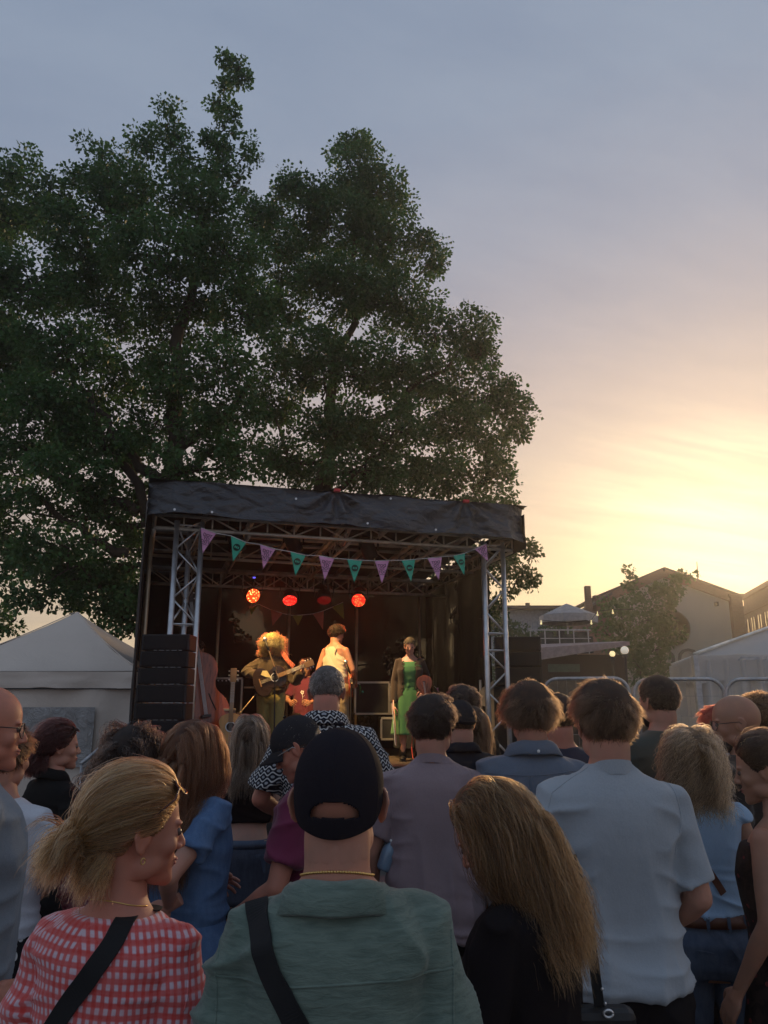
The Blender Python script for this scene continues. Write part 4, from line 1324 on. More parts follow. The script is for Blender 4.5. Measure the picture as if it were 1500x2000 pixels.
def hand_mesh(wrist, d, nrm, side, curl=.5, k=1.0, spread=.12, vox=.0032):
    d = Vector(d).normalized(); nrm = Vector(nrm); nrm = (nrm - d * nrm.dot(d)).normalized()
    x = d.cross(nrm) * side
    mb = MB()
    mb.ell((0, .048, 0), (.040, .050, .0145), nu=14); mb.ell((0, .075, -.001), (.041, .022, .013)); mb.ell((.022, .035, -.006), (.020, .030, .016))
    mb.tube([(0, -.05, 0), (0, .01, 0), (0, .035, 0)], [.024, .025, .028], 12, flat=.7)
    roots = [(.030, .086, .072), (.0105, .092, .080), (-.010, .089, .074), (-.029, .080, .058)]
    for j, (rx, ry, L) in enumerate(roots):
        p = np.array([rx, ry, 0.]); a = -(curl * (.6 + .08 * j)); sx = (rx / .03) * spread
        pts = [p - np.array([0, .02, 0]), p]
        ang = a * .7
        for s_, f_ in enumerate((.45, .31, .24)):
            p = p + np.array([math.sin(sx) * L * f_, math.cos(ang) * L * f_, math.sin(ang) * L * f_])
            pts.append(p); ang += a * 1.15
        mb.cap(pts, [.0098, .0095, .0086, .0078, .0066], 8)
    a = curl * .7
    p0 = np.array([.028, .022, -.004]); p1 = p0 + np.array([.030, .030, -.012 * curl - .004]); p2 = p1 + np.array([.014 - .012 * curl, .026, -.020 * curl]); p3 = p2 + np.array([.004 - .014 * curl, .022, -.018 * curl])
    mb.cap([p0, p1, p2, p3], [.014, .0115, .0100, .0078], 8)
    M = Matrix(((x.x, d.x, nrm.x, wrist[0]), (x.y, d.y, nrm.y, wrist[1]), (x.z, d.z, nrm.z, wrist[2]), (0, 0, 0, 1)))
    me = remesh(mb, vox, 1)
    v = mv(me) * k
    M_ = np.array(M)
    return v @ M_[:3, :3].T + M_[:3, 3], [tuple(p.vertices) for p in me.polygons]

def head_base(sex):
    mb = MB(); f = .95 if sex == 'f' else 1.0
    mb.ell((0, -.012, .028), (.078 * f, .099 * f, .090), nu=28, nv=18)
    mb.ell((0, .014, -.004), (.068 * f, .076, .084), nu=24, nv=16)
    mb.ell((0, .034, -.050), (.053 * f, .050, .056), nu=20, nv=14)
    mb.ell((0, .052, -.088), (.032 * f, .034, .024), nu=16, nv=12); mb.ell((0, .070, -.098), (.019, .020, .018))
    for s_ in (-1, 1):
        mb.ell((s_ * .046 * f, .016, -.066), (.018, .036, .026), rot=(R(25), 0, 0)); mb.ell((s_ * .040 * f, .052, -.026), (.024, .026, .024))
    mb.ell((0, .062, -.060), (.028, .026, .028))
    return mb
def head_detail(mb, sex):
    f = .95 if sex == 'f' else 1.0
    for s_ in (-1, 1):
        mb.ell((s_ * .028, .0735, .017), (.020, .011, .006)); mb.ell((s_ * .031, .067, -.003), (.015, .013, .011))
        mb.ell((s_ * .011, .088, -.034), (.0075, .010, .0065))
        c0 = np.array([s_ * .0745 * f, -.002, -.010]); bk = np.array([s_ * math.sin(R(32)), -math.cos(R(32)), 0])
        pts = []
        for q in np.linspace(-1.9, 2.6, 15):
            rr_ = .0185 if math.sin(q) > 0 else .0130
            pts.append(c0 + bk * (.011 + rr_ * math.cos(q)) + np.array([0, 0, (.0265 if math.sin(q) > 0 else .027) * math.sin(q) + .004]))
        mb.tube(pts, .0036, 8)
        mb.ell(c0 + bk * .014 + np.array([0, 0, .006]), (.0030, .0165, .026), rot=(0, 0, s_ * R(32)))
        mb.ell(c0 + bk * .006 + np.array([0, 0, -.018]), (.0042, .010, .013), rot=(0, 0, s_ * R(32)))
        mb.ell(c0 + bk * -.001, (.008, .010, .018))
    mb.tube([(0, .074, .016), (0, .086, -.006), (0, .098, -.028)], [.0080, .0080, .0100], 10); mb.ell((0, .097, -.031), (.0105, .0110, .0088))
    mb.ell((0, .0795, -.0580), (.021, .0120, .0055)); mb.ell((0, .0785, -.0685), (.018, .0120, .0062))
    return mb

HCELL = [((0, -.012, .028), (.077, .098, .089)), ((0, .012, 0), (.071, .078, .080))]
def head_exit(D, f=1.0):
    best = np.zeros(len(D))
    for c_, r_ in HCELL:
        c_ = np.array(c_); r_ = np.array(r_) * np.array([f, f, 1])
        # ray from origin
        a = (D / r_) ; b = (-c_ / r_)
        A = (a * a).sum(1); B = 2 * (a @ b); C_ = (b * b).sum() - 1
        disc = np.maximum(B * B - 4 * A * C_, 0)
        t = (-B + np.sqrt(disc)) / (2 * A)
        best = np.maximum(best, t)
    return best
def hair_margin(p, low=0.0, front=0.0, ears=True):
    x, y, z = np.abs(p[:, 0]), p[:, 1], p[:, 2]
    zf = np.interp(y, [-.11, -.07, -.04, -.022, .012, .03, .05, .072, .09], [-.085, -.082, -.066, -.035 if not ears else -.005, -.0 if ears else -.03, .012, .04, .068 + front, .085 + front])
    zf = zf - np.where(y < -.03, low, 0) + np.clip((x - .036) / .03, 0, 1) * .030 * np.clip((-.03 - y) / .03, 0, 1)
    return z - zf
def hair_mask(p, low=0.0, front=0.0, ears=True):
    return hair_margin(p, low, front, ears) > 0

class Person:
    def __init__(s, name, label, px, py, Y, yaw=0, sex='m', w=1.0, g=1.0, hair_h=.012, group=None, feet=None, head=(0, 0, 0), H=None, lean=0, skin=None, vox=.009, sway=0, detail=.0045, stage_z=0, leanx=0, pt=None, age=0):
        p = Vector(pt) if pt is not None else P(px, py, Y)
        s.base = Vector((p.x, p.y, stage_z))
        s.H = (H or (p.z - stage_z - hair_h))
        s.k = s.H / 1.723
        s.sex, s.w, s.g = sex, w, g
        s.prof = MALE if sex == 'm' else FEMALE
        s.lean, s.leanx = R(lean), R(leanx)
        s.skin = skin or SK1
        s.vox, s.det = vox, detail
        s.root = thing(name, label, 'person', s.base, R(yaw), group)
        s.hrot = rotm((R(head[1]), R(head[2]), R(head[0])))   # pitch x, roll y, yaw z
        s.piv = np.array([0, -.012, 1.488])
        s.hoff = np.array([0, .010, .118])
        s.hc = s.piv + s.hrot @ s.hoff
        s.body = None
        s.arms = {}
        s.sit = None
    # --- coordinates
    def deform(s, V):
        V = np.array(V, float).reshape(-1, 3)
        if s.lean or s.leanx:
            z0 = .98
            t = np.clip((V[:, 2] - z0 + .08) / .25, 0, 1); t = t * t * (3 - 2 * t)
            for ax, an in ((1, s.lean), (0, s.leanx)):
                if not an: continue
                a = an * t
                dz_ = V[:, 2] - z0; dy_ = V[:, ax].copy()
                V[:, ax] = dy_ * np.cos(a) + dz_ * np.sin(a)
                V[:, 2] = z0 + dz_ * np.cos(a) - dy_ * np.sin(a)
        return V * s.k
    def hp(s, q):
        """head-local to body-local"""
        return np.array(q) @ s.hrot.T + s.hc
    def out(s, name, V, F, m_, parent=None, smooth=True, label=None, solid=0, bevel=0):
        me = bpy.data.meshes.new(name); me.from_pydata(s.deform(V).tolist(), [], [tuple(f) for f in F])
        return obj(name, me, m_, parent or s.root, smooth=smooth, label=label, solid=solid, bevel=bevel)
    def outmb(s, name, mb, m_, parent=None, smooth=True, head=False, **kw):
        V = mb.verts()
        if head: V = s.hp(V)
        return s.out(name, V, mb.F, m_, parent, smooth, **kw)
    # --- body
    def pose(s, R_=None, L_=None, hips=None, legs=None):
        sx = (.178 if s.sex == 'm' else .156) * s.w
        d = dict(R=[(sx + .055, -.03, 1.13), (sx + .045, .10, .90)], L=[(-sx - .055, -.03, 1.13), (-sx - .045, .10, .90)])
        if R_: d['R'] = R_
        if L_: d['L'] = L_
        s.arms = {q: [np.array((sx * (1 if q == 'R' else -1), -.015, 1.388))] + [np.array(p, float) for p in d[q]] for q in 'RL'}
        s.legs = legs or {q: [np.array((.09 * i, -.01, .88)), np.array((.10 * i, .015, .48)), np.array((.11 * i, -.02, .07))] for q, i in (('R', 1), ('L', -1))}
        return s
    def make_body(s, hands=None, neck=1.462, inset=.010):
        if not s.arms: s.pose()
        mb = MB()
        zz_ = sorted(set([p[0] for p in s.prof] + [neck - .012, neck - .002]))
        rr_ = []
        for z in zz_:
            hw, hd, yo = prof_at(s.prof, z); q_ = inset if z < neck - .004 else 0
            rr_.append(ring(z, hw * s.w - q_, hd * s.g - q_, yo))
        mb.loft(rr_)
        ar = 1.0 if s.sex == 'm' else .86
        for q, J in s.arms.items():
            up = [J[0] + (J[1] - J[0]) * t for t in (0, .35, .7, 1)]
            mb.tube(up, [.047 * ar, .046 * ar, .043 * ar, .038 * ar], 14); mb.ell(J[0] + np.array([0, 0, -.008]), .049 * ar); mb.ell(J[1], .0385 * ar)
            fo = [J[1] + (J[2] - J[1]) * t for t in (0, .3, .7, 1)]
            mb.tube(fo, [.038 * ar, .040 * ar, .030 * ar, .025 * ar], 14)
        for q, J in s.legs.items():
            mb.tube([J[0], J[0] * .55 + J[1] * .45, J[1]], [.088, .074, .056], 14); mb.ell(J[1], .057)
            cf = J[1] * .65 + J[2] * .35 + np.array([0, -.012, 0])
            mb.tube([J[1], cf, J[2]], [.055, .055, .036], 14)
            mb.ell(J[0], .09)
            ft = J[2] + np.array([0, .06, -.035]); mb.ell(ft, (.044, .12, .032)); mb.ell(J[2] + np.array([0, -.01, -.02]), (.038, .045, .042))
        neckr = .060 if s.sex == 'm' else .049
        a = np.array([0, -.030, 1.45]); b = s.hp([0, -.030, -.06])
        mb.tube([a, a * .5 + b * .5, b], [neckr * 1.08, neckr * .98, neckr], 16)
        me = remesh(mb, s.vox, 3)
        V = [mv(me)]; F = [tuple(p.vertices) for p in me.polygons]; o = len(V[0])
        hb_ = head_base(s.sex)
        ih = lambda p: (np.asarray(p) - s.hc) @ s.hrot
        hb_.tube([ih(a * .45 + b * .55), ih(b), (0, -.02, -.02)], [neckr * .985, neckr, neckr * .95], 20)
        bme = remesh(hb_, .005, 10, .6)
        hm_ = MB(); hm_.add(mv(bme), [tuple(p.vertices) for p in bme.polygons]); head_detail(hm_, s.sex)
        hm_.V = [s.hp(v) for v in hm_.V]
        hme = remesh(hm_, s.det, 2, .5)
        hv = mv(hme); V.append(hv); F += [tuple(i + o for i in p.vertices) for p in hme.polygons]; o += len(hv)
        for q, J in s.arms.items():
            hd_ = (hands or {}).get(q, {})
            if hd_ is None: continue
            d = hd_.get('dir', J[2] - J[1]); nn_ = hd_.get('n', (0.8 if q == 'R' else -.8, .3, .5))
            hv, hf = hand_mesh(J[2], d, nn_, (1 if q == 'L' else -1) * hd_.get('flip', 1), hd_.get('curl', .5), 1.0, hd_.get('spread', .10), .0035 if hands else .006)
            V.append(hv); F += [tuple(i + o for i in f) for f in hf]; o += len(hv)
        VV = np.concatenate(V)
        s.body = s.out('body', VV, F, s.skin)
        s.bvh_b = BVHTree.FromPolygons(VV.tolist(), F)
        # eyes, lips, brows are small parts of the face
        e = MB()
        for i in (-1, 1): e.ell((i * .031, .0735, -.001), (.0122, .0122, .0095), nu=14, nv=10)
        s.outmb('eyes', e, mat('eye_white_and_iris', (.10, .07, .06), .25), head=True)
        e = MB(); e.ell((0, .0860, -.0590), (.0195, .0072, .0038)); e.ell((0, .0845, -.0670), (.0165, .0072, .0044))
        s.outmb('lips', e, mat('lip_skin', (.36, .12, .10), .45), head=True)
        return s
    # --- clothing
    def garment(s, name, m_, hem=.88, neck=1.478, ease=.014, drape=.7, sleeve=.62, wr=1.0, vox=None, sl_ease=.016, fold=1.0, flare=0.0, label=None, tank=False, seed=0, hemtilt=0.0, armhole=0, parent=None):
        """closed cloth solid round the torso, with sleeves; sleeve: 0 none, up to 1 the elbow, up to 2 the wrist"""
        mb = MB()
        zs = [z for z in np.arange(hem, neck, .03)] + [neck]
        cw, cd, _ = prof_at(s.prof, 1.30)
        R_ = []
        for z in zs:
            hw, hd, yo = prof_at(s.prof, z)
            if z < 1.28:
                t = min(1, (1.28 - z) / .2) * drape
                hw = hw + max(0, cw - hw) * t; hd = hd + max(0, cd * .98 - hd) * t
            hw += flare * max(0, 1.2 - z)
            hd += flare * .7 * max(0, 1.2 - z)
            ez = ease if z < 1.40 else ease * max(.30, 1 - (z - 1.40) / .09)
            if tank and z > 1.27:
                hw *= 1 - min(1, (z - 1.27) / .09) * .42
            rg = np.array(ring(z, hw * s.w + ez, hd * s.g + ez, yo))
            if hemtilt: rg[:, 2] += hemtilt * rg[:, 0] * max(0, 1 - (z - hem) / .3)
            R_.append(rg)
        mb.loft(R_)
        ar = 1.0 if s.sex == 'm' else .86
        if sleeve > 0:
            for q, J in s.arms.items():
                pts, rad = [], []
                inner = J[0] * np.array([.72, 1, 1]) + np.array([0, 0, .006])
                pts.append(inner); rad.append(.052 * ar + sl_ease * .3)
                for t in np.linspace(0, min(1, sleeve), 5):
                    pts.append(J[0] + (J[1] - J[0]) * t); rad.append(((.056 - .016 * t) * ar + sl_ease * (.30 + .85 * t)))
                if sleeve > 1:
                    for t in np.linspace(.2, sleeve - 1, 5):
                        pts.append(J[1] + (J[2] - J[1]) * t); rad.append(((.040 - .014 * t) * ar + sl_ease))
                mb.tube(pts, rad, 18); mb.ell(J[0] + np.array([0, 0, -.006]), .054 * ar + sl_ease * .30)
                if sleeve > 1: mb.ell(J[1], .040 * ar + sl_ease * .9)
        me = remesh(mb, vox or s.vox * .9, 9)
        V = mv(me).astype(float); N = mn(me)
        if wr:
            off = seed * 13.7 + hash(name) % 7
            dsp = np.zeros(len(V))
            for i, (x, y, z) in enumerate(V):
                lowf = min(1, max(0, (1.36 - z) / .35))
                a = mnoise.noise((x * 4.5 + off, y * 4.5, z * 3.0)) * .006
                r1 = 1 - abs(mnoise.noise((x * 8 + off, y * 6, z * 2.0 + x * 2))); r1 = r1 * r1 * r1
                a += (r1 - .5) * .017 * lowf * fold
                sidew = min(1, max(0, (abs(x) / s.w - .07) / .1))
                r2 = 1 - abs(mnoise.noise((x * 5 + z * 9 * (1 if x > 0 else -1), y * 5 + off, z * 8))); r2 = r2 ** 4
                a += (r2 - .3) * .014 * sidew * fold
                r3 = 1 - abs(mnoise.noise((x * 3 + off, y * 3, z * 17 + x * 3))); r3 = r3 ** 4
                a += (r3 - .3) * .015 * fold * min(1, max(0, (hem + .22 - z) / .2))
                dsp[i] = a
            V += N * (dsp * wr)[:, None]
        F = [tuple(p.vertices) for p in me.polygons]
        o = s.out(name, V, F, m_, label=label, parent=parent)
        o_bvh = BVHTree.FromPolygons(V.tolist(), F)
        s.bvh = o_bvh
        return o
    def trousers(s, name, m_, top=1.0, ease=.010, leg=.012, bottom=.06, wr=1.0, flare=0, short=None):
        mb = MB()
        zs = [.80, .84, .88, .92, .96, top]
        R_ = []
        for z in zs:
            hw, hd, yo = prof_at(s.prof, z); R_.append(ring(z, hw * s.w + ease, hd * s.g + ease, yo))
        mb.loft(R_)
        for q, J in s.legs.items():
            i = 1 if q == 'R' else -1
            pts = [J[0], J[0] * .5 + J[1] * .5, J[1]]; rad = [.095 * (s.w * .5 + .5) + leg, .078 + leg, .060 + leg]
            if short is None:
                pts += [J[1] * .5 + J[2] * .5, J[2] + np.array([0, 0, bottom - .06])]; rad += [.055 + leg * 1.4 + flare * .5, .05 + leg * 1.5 + flare]
            else:
                pts = pts[:2]; rad = [rad[0], rad[1] * 1.05]
            mb.tube(pts, rad, 18); mb.ell(J[0], rad[0]); 
            if short is None: mb.ell(J[1], rad[2])
        for i in (-1, 1): mb.ell((i * .075, -.065 * s.g, .86), (.085, .075, .085))
        me = remesh(mb, s.vox, 3)
        V = mv(me).astype(float); N = mn(me)
        if wr:
            for i, (x, y, z) in enumerate(V):
                r1 = (1 - abs(mnoise.noise((x * 6, y * 6, z * 7 + x * 5)))) ** 4
                V[i] += N[i] * (r1 - .3) * .008 * wr
        F = [tuple(p.vertices) for p in me.polygons]
        s.bvh_t = BVHTree.FromPolygons(V.tolist(), F)
        return s.out(name, V, F, m_)
    def skirt(s, name, m_, top=.98, bottom=.5, flare=.06, ease=.012, wave=.012, n=9):
        mb = MB()
        R_ = []
        for z in np.arange(bottom, top + .001, .03):
            zz = max(z, .86)
            hw, hd, yo = prof_at(s.prof, zz); f_ = flare * (top - z) / (top - bottom)
            rg = np.array(ring(z, hw * s.w + ease + f_, hd * s.g + ease + f_, yo, 72))
            an = np.arctan2(rg[:, 1], rg[:, 0])
            rg[:, :2] *= (1 + wave * 5 * (top - z) / (top - bottom) * np.sin(an * n + z * 3))[:, None]
            R_.append(rg)
        mb.loft(R_)
        return s.outmb(name, mb, m_)
    def shoes(s, m_, sole=None):
        for q, J in s.legs.items():
            mb = MB(); a = J[2] + np.array([0, .055, -.035])
            mb.ell(a, (.050, .135, .038)); mb.ell(J[2] + np.array([0, -.02, -.02]), (.046, .055, .055)); mb.tube([J[2] + np.array([0, -.015, -.03]), J[2] + np.array([0, -.015, .06])], [.05, .044], 14)
            mb.box(a + np.array([0, -.01, -.027]), (.085, .25, .018))
            me = remesh(mb, .008, 2); s.out('shoe', mv(me), [tuple(p.vertices) for p in me.polygons], m_)
    def collar(s, m_, r=.072, h=.045, fall=.055, z=1.478, tilt=.16, yo=-.024, open_=.5, wy=.92, name='collar', outr=.05):
        mb = MB()
        n_ = 44
        prof = [(r - .004, z - .03), (r - .002, z + h * .6), (r + .004, z + h), (r + .012, z + h + .003), (r + .022, z + h - .006), (r + outr, z + h - fall), (r + outr - .004, z + h - fall - .004), (r + .012, z + h - .018), (r + .006, z - .03)]
        rings = []
        for i in range(n_):
            a = -math.pi / 2 + (i / (n_ - 1) - .5) * 2 * (math.pi - open_)
            c_, s_ = math.cos(a), math.sin(a)
            rg = []
            for rr, zz in prof:
                wob = .002 * math.sin(a * 5)
                rg.append((c_ * rr * 1.02, yo + s_ * rr * wy, zz + wob - tilt * (s_ * rr * wy + .0) - .01 * max(0, s_)))
            rings.append(rg)
        mb.loft(rings, True, True)
        return s.outmb(name, mb, m_)
    def strap(s, name, m_, pts, width=.04, bvh=None, lift=.004, th=.003, n=60, label=None, parent=None, tubek=False):
        """a band laid on the cloth through the given points (body-local)"""
        bvh = bvh or s.bvh
        P_ = [Vector(p) for p in pts]
        dens = []
        m__ = len(P_)
        for i in range(m__ - 1):
            p0, p1, p2, p3 = P_[max(0, i - 1)], P_[i], P_[i + 1], P_[min(m__ - 1, i + 2)]
            k = max(2, n // (m__ - 1))
            for j in range(k):
                t = j / k
                dens.append(.5 * ((2 * p1) + (-p0 + p2) * t + (2 * p0 - 5 * p1 + 4 * p2 - p3) * t * t + (-p0 + 3 * p1 - 3 * p2 + p3) * t ** 3))
        dens.append(P_[-1])
        C_, N_ = [], []
        for p in dens:
            loc, nrm, _, _ = bvh.find_nearest(p)
            C_.append(np.array(loc)); N_.append(np.array(nrm))
        C_ = np.array(C_); N_ = np.array(N_)
        for _ in range(3):
            C_[1:-1] = (C_[:-2] + C_[1:-1] * 2 + C_[2:]) / 4; N_[1:-1] = (N_[:-2] + N_[1:-1] + N_[2:]) / 3
        N_ /= np.linalg.norm(N_, axis=1)[:, None]
        C_ = C_ + N_ * lift
        T = np.gradient(C_, axis=0); T /= np.linalg.norm(T, axis=1)[:, None] + 1e-9
        mb = MB()
        if tubek:
            mb.tube(C_, width, 8)
        else:
            B_ = np.cross(T, N_)
            rings = [[c_ - b_ * width / 2, c_ + b_ * width / 2, c_ + b_ * width / 2 + n_ * th, c_ - b_ * width / 2 + n_ * th] for c_, b_, n_ in zip(C_, B_, N_)]
            mb.loft(rings, True, True)
        return s.outmb(name, mb, m_, smooth=tubek, label=label, parent=parent)
    # --- hair
    def colliders(s, head_infl=0.0):
        f = .95 if s.sex == 'f' else 1
        c_ = [('h', np.array(c0), np.array(r0) * np.array([f, f, 1])) for c0, r0 in HCELL]
        c_.append(('h', np.array([0, .03, -.045]), np.array([.060, .054, .066])))
        sw = s.w
        c_.append(('b', np.array([0, -.03, 1.47]), np.array([.055, .055, .12])))
        c_.append(('b', np.array([0, -.018, 1.30]), np.array([.15 * sw, .115 * s.g, .150])))
        c_.append(('b', np.array([0, .0, 1.10]), np.array([.165 * sw, .118 * s.g, .2])))
        return c_
    def sim(s, roots, dirs, comb, L, steps, inertia=.75, gw=.35, cw=.5, cdec=3.0, layer=.01, g=None, wind=(0, 0, 0), jit=.03, narrow=.09):
        """roots/dirs/comb in body-local"""
        g = g or rng
        p = roots.copy(); d = dirs.copy(); out_ = [p.copy()]
        lay = layer * g.random(len(p)) + .002
        h = L / steps
        cols = s.colliders()
        for i in range(steps):
            t = i / steps
            d = d * inertia + comb * cw * max(0, 1 - t * cdec) + np.array([0, 0, -1.]) * gw * min(1, .3 + t * 2) + np.array(wind) + g.normal(size=p.shape) * jit
            lowz = np.clip((1.53 - p[:, 2]) / .06, 0, 1)
            over = np.sign(p[:, 0]) * np.maximum(np.abs(p[:, 0]) - narrow, 0)
            d[:, 0] -= lowz * over * 16
            d[:, 1] -= lowz * (np.abs(p[:, 0]) > .5 * narrow) * np.maximum(p[:, 1] + .06, 0) * 5
            d /= np.linalg.norm(d, axis=1)[:, None] + 1e-9
            p = p + d * (h[:, None] if hasattr(h, '__len__') else h)
            for typ, c_, r_ in cols:
                q = (p - s.hc) @ s.hrot if typ == 'h' else p
                rr = r_[None] + lay[:, None] * (1 if typ == 'h' else 1.2)
                u = (q - c_) / rr
                m_ = np.linalg.norm(u, axis=1)
                ins = m_ < 1
                if ins.any():
                    q2 = q.copy()
                    q2[ins] = c_ + u[ins] / m_[ins][:, None] * rr[ins]
                    p = q2 @ s.hrot.T + s.hc if typ == 'h' else q2
            nd = p - out_[-1]; ln = np.linalg.norm(nd, axis=1)[:, None] + 1e-9
            d = nd / ln
            out_.append(p.copy())
        return np.stack(out_, 1)
    def scalp(s, n, g, low=0, front=0, ears=True, infl=0.0):
        D = g.normal(size=(n * 4, 3)); D /= np.linalg.norm(D, axis=1)[:, None]
        f = .95 if s.sex == 'f' else 1
        e = head_exit(D, f)
        p = D * e[:, None]
        k = hair_mask(p, low, front, ears)
        p = p[k][:n]; nrm = (p - np.array([0, -.012, .02])) / np.array([.077, .098, .089]) ** 2; nrm /= np.linalg.norm(nrm, axis=1)[:, None]
        return p + nrm * infl, nrm
    def shell(s, m_, thick=.006, low=0, front=0, ears=True, topk=0.0, lump=.0, name='hair', back=0.0, taperb=True):
        nu, nv = 72, 48
        V, F = unit_sphere(nu, nv)
        f = .95 if s.sex == 'f' else 1
        e = head_exit(V, f)
        p = V * e[:, None]
        k = hair_mask(p, low, front, ears)
        D = V.copy()
        th = thick + topk * np.clip(V[:, 2], 0, 1) ** 1.5 + back * np.clip(-V[:, 1], 0, 1)
        if lump:
            th = th + np.array([mnoise.noise((v[0] * 3, v[1] * 3, v[2] * 3 + s.base.x)) * lump for v in V])
        th = th * (.12 + .88 * np.clip(hair_margin(p, low, front, ears) / .055, 0, 1) ** .7) if name == 'hair' and taperb else th
        inner = p * .985
        Q = np.where(k[:, None], p + D * th[:, None], inner)
        F2 = [f_ for f_ in F if sum(k[i] for i in f_) >= 1]
        used = sorted({i for f_ in F2 for i in f_}); mp = {a: b for b, a in enumerate(used)}
        Vv = s.hp(Q[used])
        s.hairbase = s.out(name, Vv, [tuple(mp[i] for i in f_) for f_ in F2], m_)
        return s.hairbase
    def strands(s, paths, n, rootp, m_, width=.0006, clump=.6, frizz=.004, g=None, fmin=.75, curl=None, pts=None, name='hair_strands', parent=None, taper=.35):
        """paths: guides (G, K, 3); rootp: child roots (n,3) body-local"""
        g = g or rng
        G, K, _ = paths.shape
        n = len(rootp)
        idx = np.empty(n, int)
        for a in range(0, n, 2000):
            dd = ((rootp[a:a + 2000, None] - paths[None, :, 0]) ** 2).sum(2)
            two = np.argpartition(dd, 2, axis=1)[:, :3]
            idx[a:a + 2000] = two[np.arange(len(two)), g.integers(0, 3, len(two))]
        pts = pts or K
        u = np.linspace(0, 1, pts)[None] * (fmin + (1 - fmin) * g.random(n))[:, None] * (K - 1)
        i0 = np.minimum(u.astype(int), K - 2); fr = (u - i0)[..., None]
        gp = paths[idx]
        ar = np.arange(n)[:, None]
        path = gp[ar, i0] * (1 - fr) + gp[ar, i0 + 1] * fr
        t = np.linspace(0, 1, pts)[None, :, None]
        off = (rootp - gp[:, 0])[:, None]
        path = path + off * (1 - clump * t ** .7)
        rnd = g.normal(size=(n, 1, 3)) * frizz * t + np.cumsum(g.normal(size=(n, pts, 3)), 1) * frizz * .18 * t
        path = path + rnd
        if curl:
            amp = curl[0]
            ph = g.random((n, 1)) * 6.283; om = (u / (K - 1)) * curl[2] * (1 + .15 * g.normal(size=(n, 1)))
            r_ = amp * np.minimum(1, t[..., 0] * 5) * (.6 + .8 * g.random((n, 1)))
            e1 = g.normal(size=(n, 3)); e1 /= np.linalg.norm(e1, axis=1)[:, None]
            T_ = gp[:, -1] - gp[:, 0]; T_ /= np.linalg.norm(T_, axis=1)[:, None] + 1e-9
            e1 = e1 - T_ * (e1 * T_).sum(1)[:, None]; e1 /= np.linalg.norm(e1, axis=1)[:, None] + 1e-9
            e2 = np.cross(T_, e1)
            path = path + (np.cos(om + ph) * r_)[..., None] * e1[:, None] + (np.sin(om + ph) * r_)[..., None] * e2[:, None]
        V = s.deform(path.reshape(-1, 3))
        hc = bpy.data.hair_curves.new(name)
        hc.add_curves([pts] * n)
        hc.attributes['position'].data.foreach_set('vector', V.astype(np.float32).ravel())
        ra = hc.attributes.get('radius') or hc.attributes.new('radius', 'FLOAT', 'POINT')
        rr = width * (1 - (1 - taper) * np.linspace(0, 1, pts) ** 2)
        ra.data.foreach_set('value', np.tile(rr, n).astype(np.float32))
        hc.materials.append(m_)
        o = bpy.data.objects.new(name, hc)
        COL.objects.link(o); o.parent = parent or s.hairbase
        return o
    def short_hair(s, hm, n=5000, L=.035, lift=.35, thick=.006, topk=.006, curl=None, whorl=(0, -.08, .10), fwd=.3, low=0, front=0, seed=1, width=.0007, frizz=.003, side=0, gw=.1, ears=True, lump=.004, back=0, clump=.4, toplen=1.6):
        g = np.random.default_rng(seed)
        ms, mb_ = hm
        s.shell(mb_, thick, low, front, ears, topk, lump, back=back)
        gr, gn = s.scalp(260, g, low, front, ears, thick * .6)
        def prep(p, nn_):
            cb = p - np.array(whorl); cb = cb + np.array([side, fwd * .1, 0]) * np.clip(p[:, 2:3] / .1, 0, 1)
            cb = cb - nn_ * (cb * nn_).sum(1)[:, None]; cb /= np.linalg.norm(cb, axis=1)[:, None] + 1e-9
            return cb
        cb = prep(gr, gn)
        d0 = cb * (1 - lift) + gn * lift; d0 /= np.linalg.norm(d0, axis=1)[:, None]
        mg = np.clip(hair_margin(gr - gn * thick * .6, low, front, ears) / .06, .18, 1)
        LL = mg * L * .85 * (.35 + toplen * np.clip((gr[:, 2] + .03) / .12, .0, 1)) * (.85 + .3 * g.random(len(gr))) * np.clip(np.linalg.norm(gr - np.array(whorl), axis=1) / .07 + .15, .3, 1)
        pa = s.sim(s.hp(gr), d0 @ s.hrot.T, cb @ s.hrot.T, LL, 7, .6, gw, .45, .5, max(.004, L * .16), g, jit=.09)
        cr, _ = s.scalp(n, g, low, front, ears, thick * .4)
        s.strands(pa, n, s.hp(cr), ms, width, clump, frizz, g, .5, curl, pts=9 if not curl else 14)
        # short fuzz fading out down the nape
        nf = n // 5
        fr_, fn_ = s.scalp(nf * 3, g, low + .034, front, ears, .0)
        kk = hair_margin(fr_, low, front, ears) < .004
        fr_, fn_ = fr_[kk], fn_[kk]
        if len(fr_) > 20:
            dd_ = np.array([0, -.15, -1.0]) + fn_ * .55 + g.normal(size=fr_.shape) * .2
            dd_ /= np.linalg.norm(dd_, axis=1)[:, None]
            ff = np.stack([fr_ * .99 + dd_ * (L_ * .0035) for L_ in range(4)], 1); sh = ff.shape
            s.strands(s.hp(ff.reshape(-1, 3)).reshape(sh), len(fr_), s.hp(fr_ * .99), ms, width * .8, 0, .0008, g, .4, pts=4, name='nape_fuzz')
        return s
